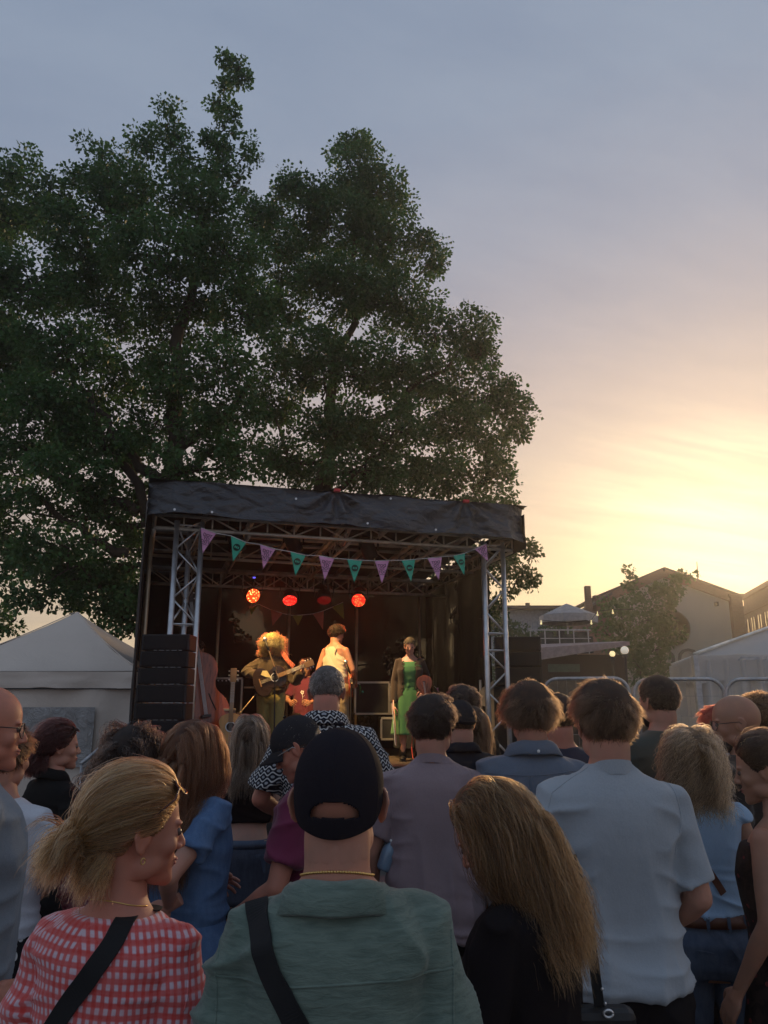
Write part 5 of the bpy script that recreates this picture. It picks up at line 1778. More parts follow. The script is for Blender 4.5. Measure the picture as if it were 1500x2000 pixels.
    def long_hair(s, hm, n=9000, L=.42, part=0.0, vol=.018, seed=1, width=.0006, frizz=.008, curl=None, gw=.35, back=.5, low=.0, wind=(0, 0, 0), steps=22, clump=.75, front=0, inertia=.55, fmin=.7, ears=False, sidew=1.0, thick=.008, jit=.05, G=420, pts=None, topk=.004, narrow=.085, cdec=7.0):
        g = np.random.default_rng(seed)
        ms, mb_ = hm
        s.shell(mb_, thick, low, front, ears, topk, .003)
        gr, gn = s.scalp(G, g, low, front, ears, thick * .8)
        sd = np.sign(gr[:, 0:1] - part)
        cb = np.concatenate([sd * sidew * (.35 + 1.2 * np.clip(gr[:, 2:3] / .1, 0, 1)), -back * np.ones((len(gr), 1)), -np.clip(1.1 - gr[:, 2:3] / .12, .15, 1)], 1)
        cb = cb - gn * (cb * gn).sum(1)[:, None]; cb /= np.linalg.norm(cb, axis=1)[:, None] + 1e-9
        d0 = cb * .95 + gn * .10; d0 /= np.linalg.norm(d0, axis=1)[:, None]
        LL = L * (.8 + .3 * g.random(len(gr)))
        pa = s.sim(s.hp(gr), d0 @ s.hrot.T, cb @ s.hrot.T, LL, steps, inertia, gw * 1.9, .55, cdec, vol, g, wind, jit, narrow)
        cr, _ = s.scalp(n, g, low, front, ears, thick * .7)
        s.strands(pa, n, s.hp(cr), ms, width, clump, frizz, g, fmin, curl, pts=pts or steps + 1)
        return s
    # --- things on the head
    def cap(s, m_, brim=True, opening=True, back_rim=-.058, strapc=None, name='cap'):
        mb = MB()
        nu, nv = 264, 100
        def rimz(y):   # y: -1 back .. 1 front
            return np.interp(y, [-1, -.55, 0, .5, 1], [back_rim, back_rim + .018, .004, .022, .030])
        V = []
        for j in range(nv):
            for i in range(nu):
                a = 2 * math.pi * i / nu
                dx_, dy_ = math.sin(a), math.cos(a)
                zr = rimz(dy_)
                q = j / (nv - 1)
                # run from rim to crown
                ztop = .126
                z = zr + (ztop - zr) * math.sin(q * math.pi / 2)
                rr = math.sqrt(max(0, 1 - max(0, (z - .02) / (ztop - .02)) ** 2.25)) if z > .02 else 1 - .55 * ((.02 - z) / .09) ** 1.8 * .35
                wob = .0012 * math.cos(a * 6) * (1 - q)
                V.append((dx_ * (.0815 * rr + wob) , -.010 + dy_ * (.1045 * rr + wob), z))
        V = np.array(V)
        F = []
        for j in range(nv - 1):
            for i in range(nu):
                a = (i + .5) / nu * 360
                z = V[j * nu + i][2]
                da = abs(a - 180)
                if opening:
                    zc0 = back_rim + .035
                    top = zc0 + .025 * math.sqrt(max(0, 1 - (da / 34) ** 2)) if da < 34 else -9
                    if z > zc0 - .002 and z < top: continue
                F.append((j * nu + i, j * nu + (i + 1) % nu, (j + 1) * nu + (i + 1) % nu, (j + 1) * nu + i))
        me = bpy.data.meshes.new('cap'); me.from_pydata(s.deform(s.hp(V)).tolist(), [], F)
        o = obj(name, me, m_, s.root, smooth=True, solid=.003)
        sm = MB()
        for k in range(6):
            a = k * math.pi / 3 + math.pi / 6 * 0
            i = int(round(a / (2 * math.pi) * nu)) % nu
            line = [V[j * nu + i] * np.array([1.004, 1.004, 1.002]) for j in range(nv)]
            if opening and abs(a - math.pi) < .2: line = [q for q in line if q[2] > back_rim + .066]
            sm.tube(line, .0019, 6)
        sm.ell((0, -.010, .134), (.009, .009, .004))
        s.outmb('cap_seams', sm, m_, parent=o, head=True)
        if brim:
            bm = MB()
            def f(a, q):
                an = (a - .5) * 2 * 1.05
                r0 = .100; r1 = .100 + .075 * math.cos(an * 1.25) ** .6
                rr = r0 + (r1 - r0) * q
                return (math.sin(an) * .083 * (1 + .12 * q), -.010 + math.cos(an) * rr, .030 - .022 * q - .9 * (math.sin(an) ** 2) * .03 * (0.5 + q))
            bm.grid(f, 30, 8)
            s.outmb('brim', bm, m_, parent=o, head=True, solid=.004)
        return o
    def glasses(s, m_, lens=None, up=False, name='glasses', size=1.0):
        mb = MB()
        zc, yc, tilt = (.0, .092, 0) if not up else (.098, .055, R(-48))
        def tr(p):
            x, y, z = p
            if up:
                y2 = y - .092; c_, s_ = math.cos(R(50)), math.sin(R(50))
                return (x, .066 + y2 * c_ - z * s_ * 1.0, .094 + y2 * s_ * 1.0 + z * c_)
            return p
        L_ = []
        for i in (-1, 1):
            pts = [(i * (.034 + .026 * math.cos(q)) * size, .094 - .012 * (math.cos(q) * .5 + .5) ** 2, -.004 + .020 * math.sin(q) * size) for q in np.linspace(0, 2 * math.pi, 20)]
            mb.tube([tr(p) for p in pts], .0016 if not up else .0022, 6)
            L_.append([tr(p) for p in pts[:-1]])
            hx = i * .078
            if up:
                mb.tube([tr((i * .060, .084, .004)), (i * .082, .045, .070), (i * .087, -.005, .030), (i * .086, -.03, .012)], .0022, 6)
            else:
                mb.tube([(i * .060, .084, .004), (i * .079, .045, .006), (i * .083, -.002, .008), (i * .082, -.022, -.012)], .0016, 6)
        mb.tube([tr((-.009, .098, .002)), tr((0, .100, .004)), tr((.009, .098, .002))], .0016, 6)
        o = s.outmb(name, mb, m_, head=True)
        if lens:
            lb = MB()
            for r_ in L_: lb.add(r_, [tuple(range(len(r_)))])
            s.outmb('lens', lb, lens, parent=o, head=True, smooth=False)
        return o

# cloth materials -------------------------------------------------------------
def cloth(name, col, weave=600, wb=.25, var=.10, fuzz=.3, rough=.92, mott=.0):
    def f(t, b):
        co = t.coord(); x, y, z = t.sep(co)
        n1 = t.noise(co, 5, 4); n2 = t.noise(co, 220, 2)
        c1 = tuple(v * (1 - var) for v in col); c2 = tuple(min(1, v * (1 + var)) for v in col)
        cc = t.mix(t.sstep(n1, .3, .7), c1, c2)
        t.put(b.inputs['Base Color'], t.mix(n2, cc, tuple(min(1, v * (1.25 + mott)) for v in col)))
        nb = t.bump(t.noise(co, weave, 2), wb, .0015)
        t.put(b.inputs['Normal'], t.bump(t.noise(t.scale3(co, 1, 1, .6), 22, 5, .65), .38, .008, nb))
    dark = max(col) < .03
    return custom(name, f, rough, .08 if dark else .2, 0 if dark else fuzz * .6)

# ================================================================ hair colours
H_BLOND = hairmat('dark_blond_hair', (.34, .13, .045), (1.55, .80, .33))
H_GOLD = hairmat('golden_brown_hair', (.11, .048, .019), (.66, .34, .13))
H_BROWN = hairmat('brown_hair', (.10, .05, .027), (.22, .115, .06))
H_DARK = hairmat('dark_brown_hair', (.045, .028, .02), (.10, .06, .045))
H_AUB = hairmat('auburn_hair', (.17, .06, .028), (.42, .175, .08))
H_REDD = hairmat('dark_red_hair', (.07, .018, .015), (.16, .05, .04))
H_GREY = hairmat('grey_hair', (.18, .155, .135), (.65, .58, .52))
H_ASHB = hairmat('ash_blond_hair', (.26, .14, .07), (.95, .63, .38))
H_STRK = hairmat('streaked_hair', (.12, .07, .045), (.75, .53, .36))
H_CURLB = hairmat('curly_blond_hair', (1.4, .75, .24), (2.2, 1.45, .58))

M_GOLD = mat('gold_chain', (.75, .50, .18), .3, 1.0, var=.1)
M_STRAP = mat('black_webbing', (.010, .010, .011), .8, var=.3, bump=.3, bs=300, bd=.001)
M_GLB = mat('black_plastic', (.012, .01, .01), .3)
M_GLT = mat('brown_tortoise_plastic', (.09, .03, .02), .25, var=.5, vs=60)
M_SHOE = mat('dark_shoe_leather', (.02, .017, .015), .6)
M_LENSD = mat('dark_lens', (.02, .015, .015), .1, spec=.8)
def clearlens(t, b): b.inputs['Alpha'].default_value = .12; b.inputs['Base Color'].default_value = (.8, .85, .9, 1)
M_LENSC = custom('clear_lens', clearlens, .05, .8)

def _loc(s, wpt):
    """world point -> undeformed body-local"""
    p = (Matrix.Rotation(-s.root.rotation_euler.z, 4, 'Z') @ (Vector(wpt) - s.base)) / s.k
    return np.array(p)
Person.loc = _loc
def _hit(s, px, py, bvh=None):
    bvh = bvh or s.bvh
    o_ = Vector(s.loc((0, 0, CAMZ))); q = Vector(s.loc(P(px, py, 5.0)))
    h = bvh.ray_cast(o_, (q - o_).normalized())
    if h[0] is None: h = bvh.find_nearest(Vector(s.loc(P(px, py, s.base.y))))
    return np.array(h[0])
Person.hit = _hit

# ---------------------------------------------------------------- cloth
def denimf(c1, c2):
    def f(t, b):
        co = t.coord(); x, y, z = t.sep(co)
        tw = t.noise(t.scale3(co, 1, 1, .5), 420, 2)
        n1 = t.noise(co, 5, 5, .65); n2 = t.noise(t.scale3(co, 1, 1, .25), 60, 4)
        cc = t.mix(t.sstep(n1 * .6 + n2 * .4, .35, .65), c1, c2)
        t.put(b.inputs['Base Color'], t.mix(tw * .3, cc, tuple(min(1, v * 1.8 + .02) for v in c2)))
        t.put(b.inputs['Normal'], t.bump(t.noise(co, 30, 5, .7), .4, .006, t.bump(tw, .3, .0006)))
    return f
M_DENIM = custom('mid_blue_denim', denimf((.038, .056, .095), (.085, .115, .165)), .9, .2)
M_DENIMD = custom('dark_blue_denim', denimf((.026, .032, .050), (.058, .070, .098)), .9, .2)
M_CHAMB = custom('soft_blue_chambray', denimf((.05, .10, .20), (.10, .17, .29)), .9, .2)
def gingham(t, b):
    co = t.coord(); x, y, z = t.sep(co)
    wob = (t.noise(co, 7, 3) - .5) * .020
    u = x.abs() + y * .85 + wob + (t.noise(co, 40, 2) - .5) * .003; v = z + wob * .8 + x * .04
    per = 2 * math.pi / .0170
    su = t.sstep((u * per).sin(), -.6, .6); sv = t.sstep((v * per * .88).sin(), -.6, .6)
    slub = t.noise(t.scale3(co, 1, 1, .1), 140, 3) * .5 + t.noise(t.scale3(co, .1, .1, 1), 140, 3) * .5
    red, pale = (.60, .060, .050), (.66, .54, .60)
    f_ = (su + sv) * .5
    c_ = t.mix(su * sv * .85 + f_ * .22, red, pale)
    c_ = t.mix(t.sstep(slub, .38, .62) * .30, c_, (.72, .25, .24))
    t.put(b.inputs['Base Color'], c_)
    t.put(b.inputs['Normal'], t.bump(t.noise(co, 90, 4, .7), .5, .003, t.bump(f_, .25, .002)))
M_GING = custom('red_gingham_cotton', gingham, .92, .15, .3)
def gauze(t, b):
    co = t.coord(); x, y, z = t.sep(co)
    n1 = t.noise(t.scale3(co, .22, .22, 1), 120, 4, .6, .6)
    n2 = t.noise(t.scale3(co, .5, .5, 1.0), 34, 4, .6)
    n3 = t.noise(co, 4, 3)
    t.put(b.inputs['Base Color'], t.mix(t.sstep(n1 * .5 + n3 * .5, .35, .68), (.095, .135, .112), (.17, .225, .185)))
    h = n1 * .55 + n2 * .8
    t.put(b.inputs['Normal'], t.bump(h, .95, .0055))
M_GAUZE = custom('sage_green_crinkle_gauze', gauze, .95, .12, .2)
def wavy(t, b):
    co = t.coord(); x, y, z = t.sep(co)
    wob = (t.noise(co, 5, 2) - .5) * .02
    u = x.abs() + y * .9 + wob
    v = (z + wob) / .0275
    fl = v.floor(); fr = v - fl
    par = 1 - 2 * t.m('MODULO', fl, 2.0)
    sn = (u * (2 * math.pi / .050)).sin()
    q = par * sn * .27
    d0 = (fr - .0 - q).abs(); d1 = (1 - fr - q).abs() 
    ln = t.m('MINIMUM', d0, d1)
    line = 1 - t.sstep(ln, .10, .15)
    # the eye between two bulging lines holds a dot
    dd = (fr - .5) * (fr - .5) + (1 + par * sn) * .10
    dot = 1 - t.sstep(dd, .045, .065)
    c_ = t.mix(line, (.010, .013, .022), (.60, .60, .58))
    c_ = t.mix(dot, c_, (.34, .36, .38))
    t.put(b.inputs['Base Color'], c_)
    t.put(b.inputs['Normal'], t.bump(t.noise(co, 60, 4), .3, .002))
M_WAVY = custom('wave_print_cotton', wavy, .8, .2)
def polka(t, b):
    co = t.coord(); x, y, z = t.sep(co)
    u = (x.abs() + y * .9) / .055; v = z / .048
    sh = t.m('MODULO', v.floor(), 2.0) * .5
    fu = (u + sh).fract() - .5; fv = v.fract() - .5
    d_ = fu * fu + fv * fv * .8
    t.put(b.inputs['Base Color'], t.mix(d_.lt(.058), (.010, .010, .012), (.62, .61, .58)))
M_POLKA = custom('black_polka_dot_cloth', polka, .8, .2)
def paisley(c0, c1, c2, sc):
    def f(t, b):
        co = t.coord()
        v = t.voro(co, sc); n1 = t.noise(co, sc * .8, 4, .6, 1.5)
        c_ = t.mix(t.sstep(n1, .46, .54), c0, c1); c_ = t.mix(v.lt(.22), c_, c2)
        t.put(b.inputs['Base Color'], c_)
    return f
M_PAIS = custom('pink_patterned_cloth', paisley((.25, .07, .10), (.38, .17, .19), (.45, .32, .32), 60), .9, .2)
M_FLOR = custom('dark_floral_cloth', paisley((.018, .012, .012), (.03, .02, .018), (.16, .03, .035), 28), .9, .2)
M_CAMO = custom('camouflage_cloth', paisley((.03, .035, .025), (.08, .08, .06), (.015, .016, .014), 14), .9, .2)
M_TGREY = cloth('blue_grey_jersey', (.31, .34, .365), fuzz=.25)
M_TMAUV = cloth('mauve_grey_jersey', (.25, .19, .20), fuzz=.25)
M_OXF = cloth('slate_blue_shirt_cloth', (.12, .145, .185))
M_BLKT = cloth('black_cloth', (.012, .010, .011), fuzz=.12)
M_BLKK = cloth('charcoal_knit', (.014, .014, .014), fuzz=.15)
M_LBLUE = cloth('light_blue_jersey', (.26, .38, .52))
M_OLIVE = cloth('dark_olive_jersey', (.055, .060, .050))
M_NAVY = cloth('navy_jersey', (.022, .026, .045))
M_DKSH = cloth('dark_blue_black_shirt_cloth', (.018, .020, .026))
M_BROWNK = cloth('dark_brown_cloth', (.030, .022, .018))
M_BURG = cloth('burgundy_pique', (.14, .022, .055))
M_WHT = cloth('white_jersey', (.52, .54, .58))
M_GBLUE = cloth('faded_blue_grey_jersey', (.17, .20, .23))
M_SALM = cloth('salmon_cloth', (.42, .20, .16))
M_DKTR = cloth('dark_trouser_cloth', (.014, .012, .013))
M_KHAKI = cloth('khaki_trouser_cloth', (.14, .11, .07))
M_CAPB = cloth('black_cap_cotton', (.016, .014, .018), fuzz=.15)
M_CAPG = cloth('charcoal_cap_cotton', (.025, .025, .028), fuzz=.15)
M_BELT = mat('brown_leather', (.10, .035, .020), .5, bump=.2, bs=80)

CROWD = 'people standing in the crowd with their backs to us'

# ================================================================ B: man in the green shirt and black cap, centre front
B = Person('person', 'man in black cap and sage green crinkled shirt with black strap, centre front', 664, 1421, 1.45, yaw=0, w=.83, g=1.0, hair_h=.010, group=CROWD, head=(-2, -3, 0), skin=SK1, vox=.008, detail=.0033)
B.pose(); B.make_body(hands=None)
B.garment('shirt', M_GAUZE, hem=.78, neck=1.456, ease=.018, drape=.9, sleeve=.85, sl_ease=.020, vox=.0055, wr=1.3, seed=2)
bvh = B.bvh
B.collar(M_GAUZE, r=.069, h=.026, fall=.050, z=1.443, outr=.048, tilt=.24, wy=.97)
B.strap('bag_strap', M_STRAP, [B.hit(502, 1762), B.hit(512, 1830), B.hit(530, 1900), B.hit(560, 1960), B.hit(600, 2040)], .040, lift=.003)
B.strap('yoke_seam', M_GAUZE, [B.hit(420, 1905), B.hit(520, 1925), B.hit(650, 1925), B.hit(780, 1915), B.hit(885, 1890)], .0022, lift=.0, tubek=True)
for sx in (-1, 1):
    xs = 415 if sx < 0 else 893
    B.strap('sleeve_seam', M_GAUZE, [B.hit(xs - sx * 12, 1815), B.hit(xs - sx * 10, 1870), B.hit(xs - sx * 8, 1950), B.hit(xs - sx * 6, 2010)], .0022, lift=.0, tubek=True)
B.trousers('trousers', M_DKTR); B.shoes(M_SHOE)
B.cap(M_CAPB, name='cap')
# gold rope chain round the neck
_chain = True
def neck_line(s, z, tilt=.30, r=.064, n=26, a0=-.02, a1=1.02, yo=-.030):
    return [(r * math.cos(a), yo + r * math.sin(a), z - tilt * r * math.sin(a)) for a in np.linspace(-math.pi * a0, -math.pi * a1, n)]
def beads(s, name, pts, m_, bvh, bead):
    mb = MB(); prev = None
    P_ = [np.array(bvh.find_nearest(Vector(p))[0]) for p in pts]; L_ = 0
    P_ = np.array(P_)
    for _ in range(3): P_[1:-1] = (P_[:-2] + 2 * P_[1:-1] + P_[2:]) / 4
    seg = np.linalg.norm(np.diff(P_, axis=0), axis=1); cum = np.concatenate([[0], np.cumsum(seg)])
    for k, d in enumerate(np.arange(0, cum[-1], bead * 1.55)):
        p = np.array([np.interp(d, cum, P_[:, i]) for i in range(3)])
        q = np.array(bvh.find_nearest(Vector(p))[1])
        mb.ell(p + q * bead * .6, (bead, bead * .7, bead * .8), rot=(0, R(35 if k % 2 else -35), 0), nu=6, nv=5)
    s.outmb(name, mb, m_)
beads(B, 'neck_chain', neck_line(B, 1.484, .26), M_GOLD, B.bvh_b, .0030)

# ================================================================ A: woman in the red gingham blouse, front left
A = Person('person', 'blonde woman with her hair tied up, sunglasses on her head and red gingham blouse', 246, 1480, 1.62, yaw=-14, sex='f', w=.89, g=1.0, hair_h=.022, group=CROWD, head=(-44, -2, 0), leanx=3.0, skin=SK3, vox=.008, detail=.0030)
A.pose(); A.make_body(hands=None, neck=1.436)
A.garment('blouse', M_GING, hem=.80, neck=1.446, ease=.020, drape=1.0, sleeve=.98, sl_ease=.020, vox=.0055, wr=1.2, seed=5)
A.strap('bag_strap', M_STRAP, [A.hit(300, 1748), A.hit(250, 1775), A.hit(205, 1830), A.hit(160, 1900), A.hit(120, 1960), A.hit(80, 2030)], .040, lift=.003)
for pp in ([(88, 1775), (62, 1820), (52, 1890), (50, 1960)], [(338, 1772), (352, 1815), (352, 1880), (345, 1960)]):
    A.strap('sleeve_seam', M_GING, [A.hit(*q) for q in pp], .0020, lift=0, n=40, tubek=True)
A.trousers('trousers', M_DKTR); A.shoes(M_SHOE)
A.glasses(M_GLT, M_LENSD, up=True, name='sunglasses')
A.strap('necklace', M_GOLD, neck_line(A, 1.462, .35, .056, yo=-.024), .0013, bvh=A.bvh_b, lift=.0008, n=80, tubek=True)
for i in (-1, 1):
    mb = MB(); mb.tube([(i * .083 , -.004 + .004 * math.cos(q), -.048 + .006 * math.sin(q)) for q in np.linspace(0, 2 * math.pi, 14)], .0012, 6)
    A.outmb('earring', mb, M_GOLD, head=True)
def tied_hair(s, hm, tie, n=14000, seed=3, puff=.11, tdir=(0, -1, -.3), spread=.8, width=.00055, nape=True):
    g = np.random.default_rng(seed)
    ms, mb_ = hm
    s.shell(mb_, .008, 0, .0, True, .010, .004)
    tie = np.array(tie)
    def path(p, nn_, K=16):
        L_ = []
        tdv = tie / np.linalg.norm(tie)
        d0 = p / np.linalg.norm(p, axis=1)[:, None]
        lay = .010 + .014 * g.random(len(p)) * np.clip(p[:, 2] / .1 + .5, .2, 1.3)
        for t in np.linspace(0, 1, K):
            dd = d0 * (1 - t) + tdv * t + nn_ * .15 * math.sin(t * 3.14)
            # stay off the ears: lift the middle of the path a little
            dd = dd / np.linalg.norm(dd, axis=1)[:, None]
            r_ = head_exit(dd, .95)
            L_.append(dd * (r_ * (1 - .0 * t) + lay * (math.sin(min(1, t * 1.6 + .15) * math.pi / 2)) * (1 - .3 * t))[:, None])
        return np.stack(L_, 1)
    gr, gn = s.scalp(500, g, 0, 0, True, .002)
    pa = path(gr, gn)
    pa += g.normal(size=(len(pa), 1, 3)) * .0015
    sh = pa.shape
    paw = s.hp(pa.reshape(-1, 3)).reshape(sh)
    cr, _ = s.scalp(n, g, 0, 0, True, .004)
    s.strands(paw, n, s.hp(cr), ms, width, .62, .0050, g, .8, pts=16, taper=.8)
    wp = paw[:200] + np.cumsum(g.normal(size=paw[:200].shape), 1) * .0022 + np.array([0, 0, .004])
    s.strands(wp, 420, s.hp(cr[:420]), ms, width, .3, .012, g, .4, pts=14, name='hair_wisps')
    # the tail: sprays out of the tie
    m_ = 260
    r0 = tie + g.normal(size=(m_, 3)) * .010
    dv = np.array(tdir) / np.linalg.norm(tdir) + g.normal(size=(m_, 3)) * .30 * spread
    dv /= np.linalg.norm(dv, axis=1)[:, None]
    pts = [r0]; d = dv.copy(); p = r0.copy(); Lm = puff * (.5 + .7 * g.random(m_))
    for i in range(12):
        d = d + np.array([0, 0, -1.]) @ s.hrot * .24 + g.normal(size=(m_, 3)) * .10
        d /= np.linalg.norm(d, axis=1)[:, None]; p = p + d * (Lm / 12)[:, None]; pts.append(p.copy())
    tp_ = np.stack(pts, 1); sh = tp_.shape
    s.strands(s.hp(tp_.reshape(-1, 3)).reshape(sh), 4500, s.hp(tie + g.normal(size=(4500, 3)) * .012), ms, width, .5, .006, g, .4, pts=14, name='hair_tail')
    if nape:
        m_ = 120
        ang = g.uniform(-1.2, 1.2, m_)
        r0 = np.stack([.066 * np.sin(ang), -.035 - .058 * np.cos(ang), -.045 - .03 * g.random(m_)], 1)
        d = np.stack([.4 * np.sin(ang), -.55 * np.ones(m_), -.7 * np.ones(m_)], 1) + g.normal(size=(m_, 3)) * .25
        pts = [r0]; p = r0.copy(); Lm = .07 * (.4 + .9 * g.random(m_))
        for i in range(9):
            d = d + np.array([0, .04, -.12]) + g.normal(size=(m_, 3)) * .09
            d /= np.linalg.norm(d, axis=1)[:, None]; p = p + d * (Lm / 9)[:, None]; pts.append(p.copy())
        tp_ = np.stack(pts, 1); sh = tp_.shape
        ang = g.uniform(-1.25, 1.25, 2600)
        r1 = np.stack([.068 * np.sin(ang), -.033 - .060 * np.cos(ang), -.035 - .045 * g.random(2600)], 1)
        s.strands(s.hp(tp_.reshape(-1, 3)).reshape(sh), 2600, s.hp(r1), ms, width, .5, .006, g, .4, pts=12, name='nape_hair')
tied_hair(A, H_BLOND, (0, -.117, -.022), puff=.10, tdir=(.0, -1, .25), spread=1.0)

# ================================================================ C: woman with long golden-brown hair, front right
C = Person('person', 'woman in black with very long golden-brown hair, head bowed to the left, front right', 1015, 1500, 1.85, yaw=56, sex='f', w=.92, hair_h=.016, group=CROWD, head=(14, -30, 0), skin=SK3, vox=.008, detail=.0030, lean=2)
C.pose(R_=[(.24, .02, 1.12), (.12, .22, 1.05)], L_=[(-.24, .02, 1.12), (-.10, .22, 1.05)]); C.make_body(hands={'R': {}, 'L': {}})
C.garment('blouse', M_BLKT, hem=.80, neck=1.462, ease=.018, drape=.9, sleeve=1.9, sl_ease=.022, vox=.006, seed=4)
C.trousers('trousers', M_DKTR); C.shoes(M_SHOE)
C.long_hair(H_GOLD, n=15000, L=.355, part=0.01, vol=.010, seed=11, width=.00055, frizz=.012, curl=(.0065, 1, 7), back=1.9, steps=26, clump=.80, gw=.26, wind=(0, -.13, 0), sidew=.12, narrow=.085, fmin=.72, topk=.006)

# ================================================================ D: man in the blue-grey T-shirt
D = Person('person', 'tall broad man with thick brown hair and a blue-grey T-shirt, right of centre', 1174, 1320, 2.5, yaw=1, w=.93, hair_h=.028, group=CROWD, head=(6, 0, 0), skin=SK1, vox=.008, detail=.004)
D.pose(R_=[(.228, -.035, 1.13), (.18, .15, 1.0)], L_=[(-.228, -.035, 1.13), (-.18, .15, 1.0)]); D.make_body(hands=None)
D.garment('t_shirt', M_TGREY, hem=.90, neck=1.492, ease=.018, drape=.15, sleeve=.86, sl_ease=.020, vox=.0065, wr=1.25, hemtilt=.10, seed=8)
for pp in ([(1078, 1548), (1068, 1585), (1072, 1630), (1085, 1670)], [(1318, 1548), (1330, 1590), (1328, 1630), (1318, 1670)], [(1150, 1497), (1115, 1520), (1078, 1548)], [(1236, 1497), (1280, 1520), (1318, 1548)]):
    D.strap('shirt_seam', M_TGREY, [D.hit(*q) for q in pp], .0018, lift=0, n=40, tubek=True)
D.strap('neckband', M_TGREY, neck_line(D, 1.473, .25, .074, 60, 0, 2), .040, bvh=D.bvh_b, lift=.003, th=.004, n=118)
D.trousers('trousers', M_DKTR, ease=.002, top=.95); D.shoes(M_SHOE)
D.short_hair(H_BROWN, n=11000, L=.055, lift=.45, thick=.008, topk=.012, seed=4, low=.044, width=.0007, fwd=.2, toplen=1.2, side=-.03, frizz=.005)
D.glasses(M_GLB, M_LENSC)

# ================================================================ E: man in the mauve T-shirt
E = Person('person', 'young man with dark wavy hair in a plain mauve-grey T-shirt', 843, 1352, 3.3, yaw=-4, w=.91, hair_h=.022, group=CROWD, head=(-22, 0, 0), skin=SK1, vox=.008, detail=.0045)
E.pose(R_=[(.245, .0, 1.14), (.15, .22, 1.10)], L_=[(-.25, -.03, 1.13), (-.25, .05, .92)]); E.make_body(hands={'R': {}, 'L': {'curl': .9}})
E.garment('t_shirt', M_TMAUV, hem=.84, neck=1.488, ease=.018, drape=.9, sleeve=.75, sl_ease=.022, vox=.007, wr=1.3, seed=9)
for pp in ([(768, 1510), (762, 1550), (768, 1600)], [(815, 1478), (790, 1492), (768, 1510)], [(872, 1478), (900, 1492), (922, 1512)]):
    E.strap('shirt_seam', M_TMAUV, [E.hit(*q) for q in pp], .0018, lift=0, n=40, tubek=True)
E.strap('neckband', M_TMAUV, neck_line(E, 1.475, .25, .074, 60, 0, 2), .034, bvh=E.bvh_b, lift=.003, th=.004, n=118)
E.trousers('trousers', M_DKTR); E.shoes(M_SHOE)
E.short_hair(H_DARK, n=8000, L=.045, lift=.6, thick=.006, topk=.012, seed=5, curl=(.004, 1, 12), width=.0008, low=.036, fwd=.4)
E.glasses(M_GLB, M_LENSD)
bt_ = E.base + Vector((-.27, -.03, 0)); q0 = P(748, 1700, 3.25); q1 = P(768, 1640, 3.25)
bo = thing('water_bottle', 'pale blue plastic bottle hanging slanted from the hand of the man in the mauve T-shirt', 'bottle', q0)
b = MB(); d_ = q1 - q0; L_ = d_.length
b.lathe([(0, 0), (.026, .002), (.030, .012), (.030, L_ * .62), (.024, L_ * .76), (.012, L_ * .88), (.012, L_ * .92), (0, L_ * .92)], 18); Mq = d_.to_track_quat('Z', 'Y').to_matrix().to_4x4(); b.xf(Mq)
obj('body', b, mat('pale_blue_plastic', (.18, .27, .36), .2, spec=.8), bo, smooth=True)
b = MB(); b.lathe([(0, L_ * .92), (.014, L_ * .92), (.014, L_), (0, L_)], 14); b.xf(Mq); obj('lid', b, M_WHITEP, bo, smooth=True)

# ================================================================ F: man in the slate blue collared shirt
F_ = Person('person', 'man with wavy ear-length brown hair and a slate blue button-down collar shirt', 1031, 1327, 3.3, yaw=2, w=.95, hair_h=.022, group=CROWD, head=(0, 0, 0), skin=SK1, vox=.009, detail=.0045)
F_.pose(); F_.make_body(hands=None)
F_.garment('shirt', M_OXF, hem=.80, neck=1.474, ease=.018, drape=.9, sleeve=1.8, sl_ease=.020, wr=1.1, seed=12)
F_.collar(M_OXF, r=.072, h=.030, fall=.050, z=1.466, outr=.045, tilt=.2)
F_.strap('yoke_seam', M_OXF, [F_.hit(945, 1508), F_.hit(1000, 1514), F_.hit(1060, 1514), F_.hit(1125, 1506)], .0022, lift=0, tubek=True)
for dx_ in (-.006, .008):
    F_.strap('back_pleat', M_OXF, [F_.hit(1035 + dx_ * 400, 1516), F_.hit(1035 + dx_ * 400, 1560), F_.hit(1036 + dx_ * 400, 1600)], .003, lift=0, tubek=True)
mb = MB(); mb.ell((.0, -.132, 1.475), (.006, .002, .006), nu=10, nv=6); F_.outmb('collar_button', mb, M_WHITEP)
F_.trousers('trousers', M_DKTR); F_.shoes(M_SHOE)
F_.short_hair(H_BROWN, n=9000, L=.085, lift=.35, thick=.012, topk=.008, seed=6, curl=(.005, 1, 7), width=.0008, low=.048, ears=False, gw=.25, frizz=.005, back=.004)

# ================================================================ N: grey-haired man in the wave print shirt
N_ = Person('person', 'grey-haired man in a black and white wave-print shirt, facing the stage', 638, 1311, 4.1, yaw=0, w=1.0, g=1.08, hair_h=-.030, group=CROWD, head=(0, -18, 0), skin=SK3, vox=.009, detail=.0045)
N_.pose(R_=[(.29, -.02, 1.13), (.20, .20, 1.03)], L_=[(-.29, -.02, 1.13), (-.20, .20, 1.03)]); N_.make_body(hands=None)
N_.garment('shirt', M_WAVY, hem=.80, neck=1.474, ease=.022, drape=1, sleeve=.85, sl_ease=.032, wr=1.2, seed=14, vox=.008)
N_.collar(M_WAVY, r=.074, h=.034, fall=.056, z=1.466, outr=.046, tilt=.2)
N_.trousers('trousers', M_DKTR); N_.shoes(M_SHOE)
N_.short_hair(H_GREY, n=7000, L=.014, lift=.5, thick=.003, topk=.005, seed=7, width=.0007, low=.006, frizz=.001, lump=.001)

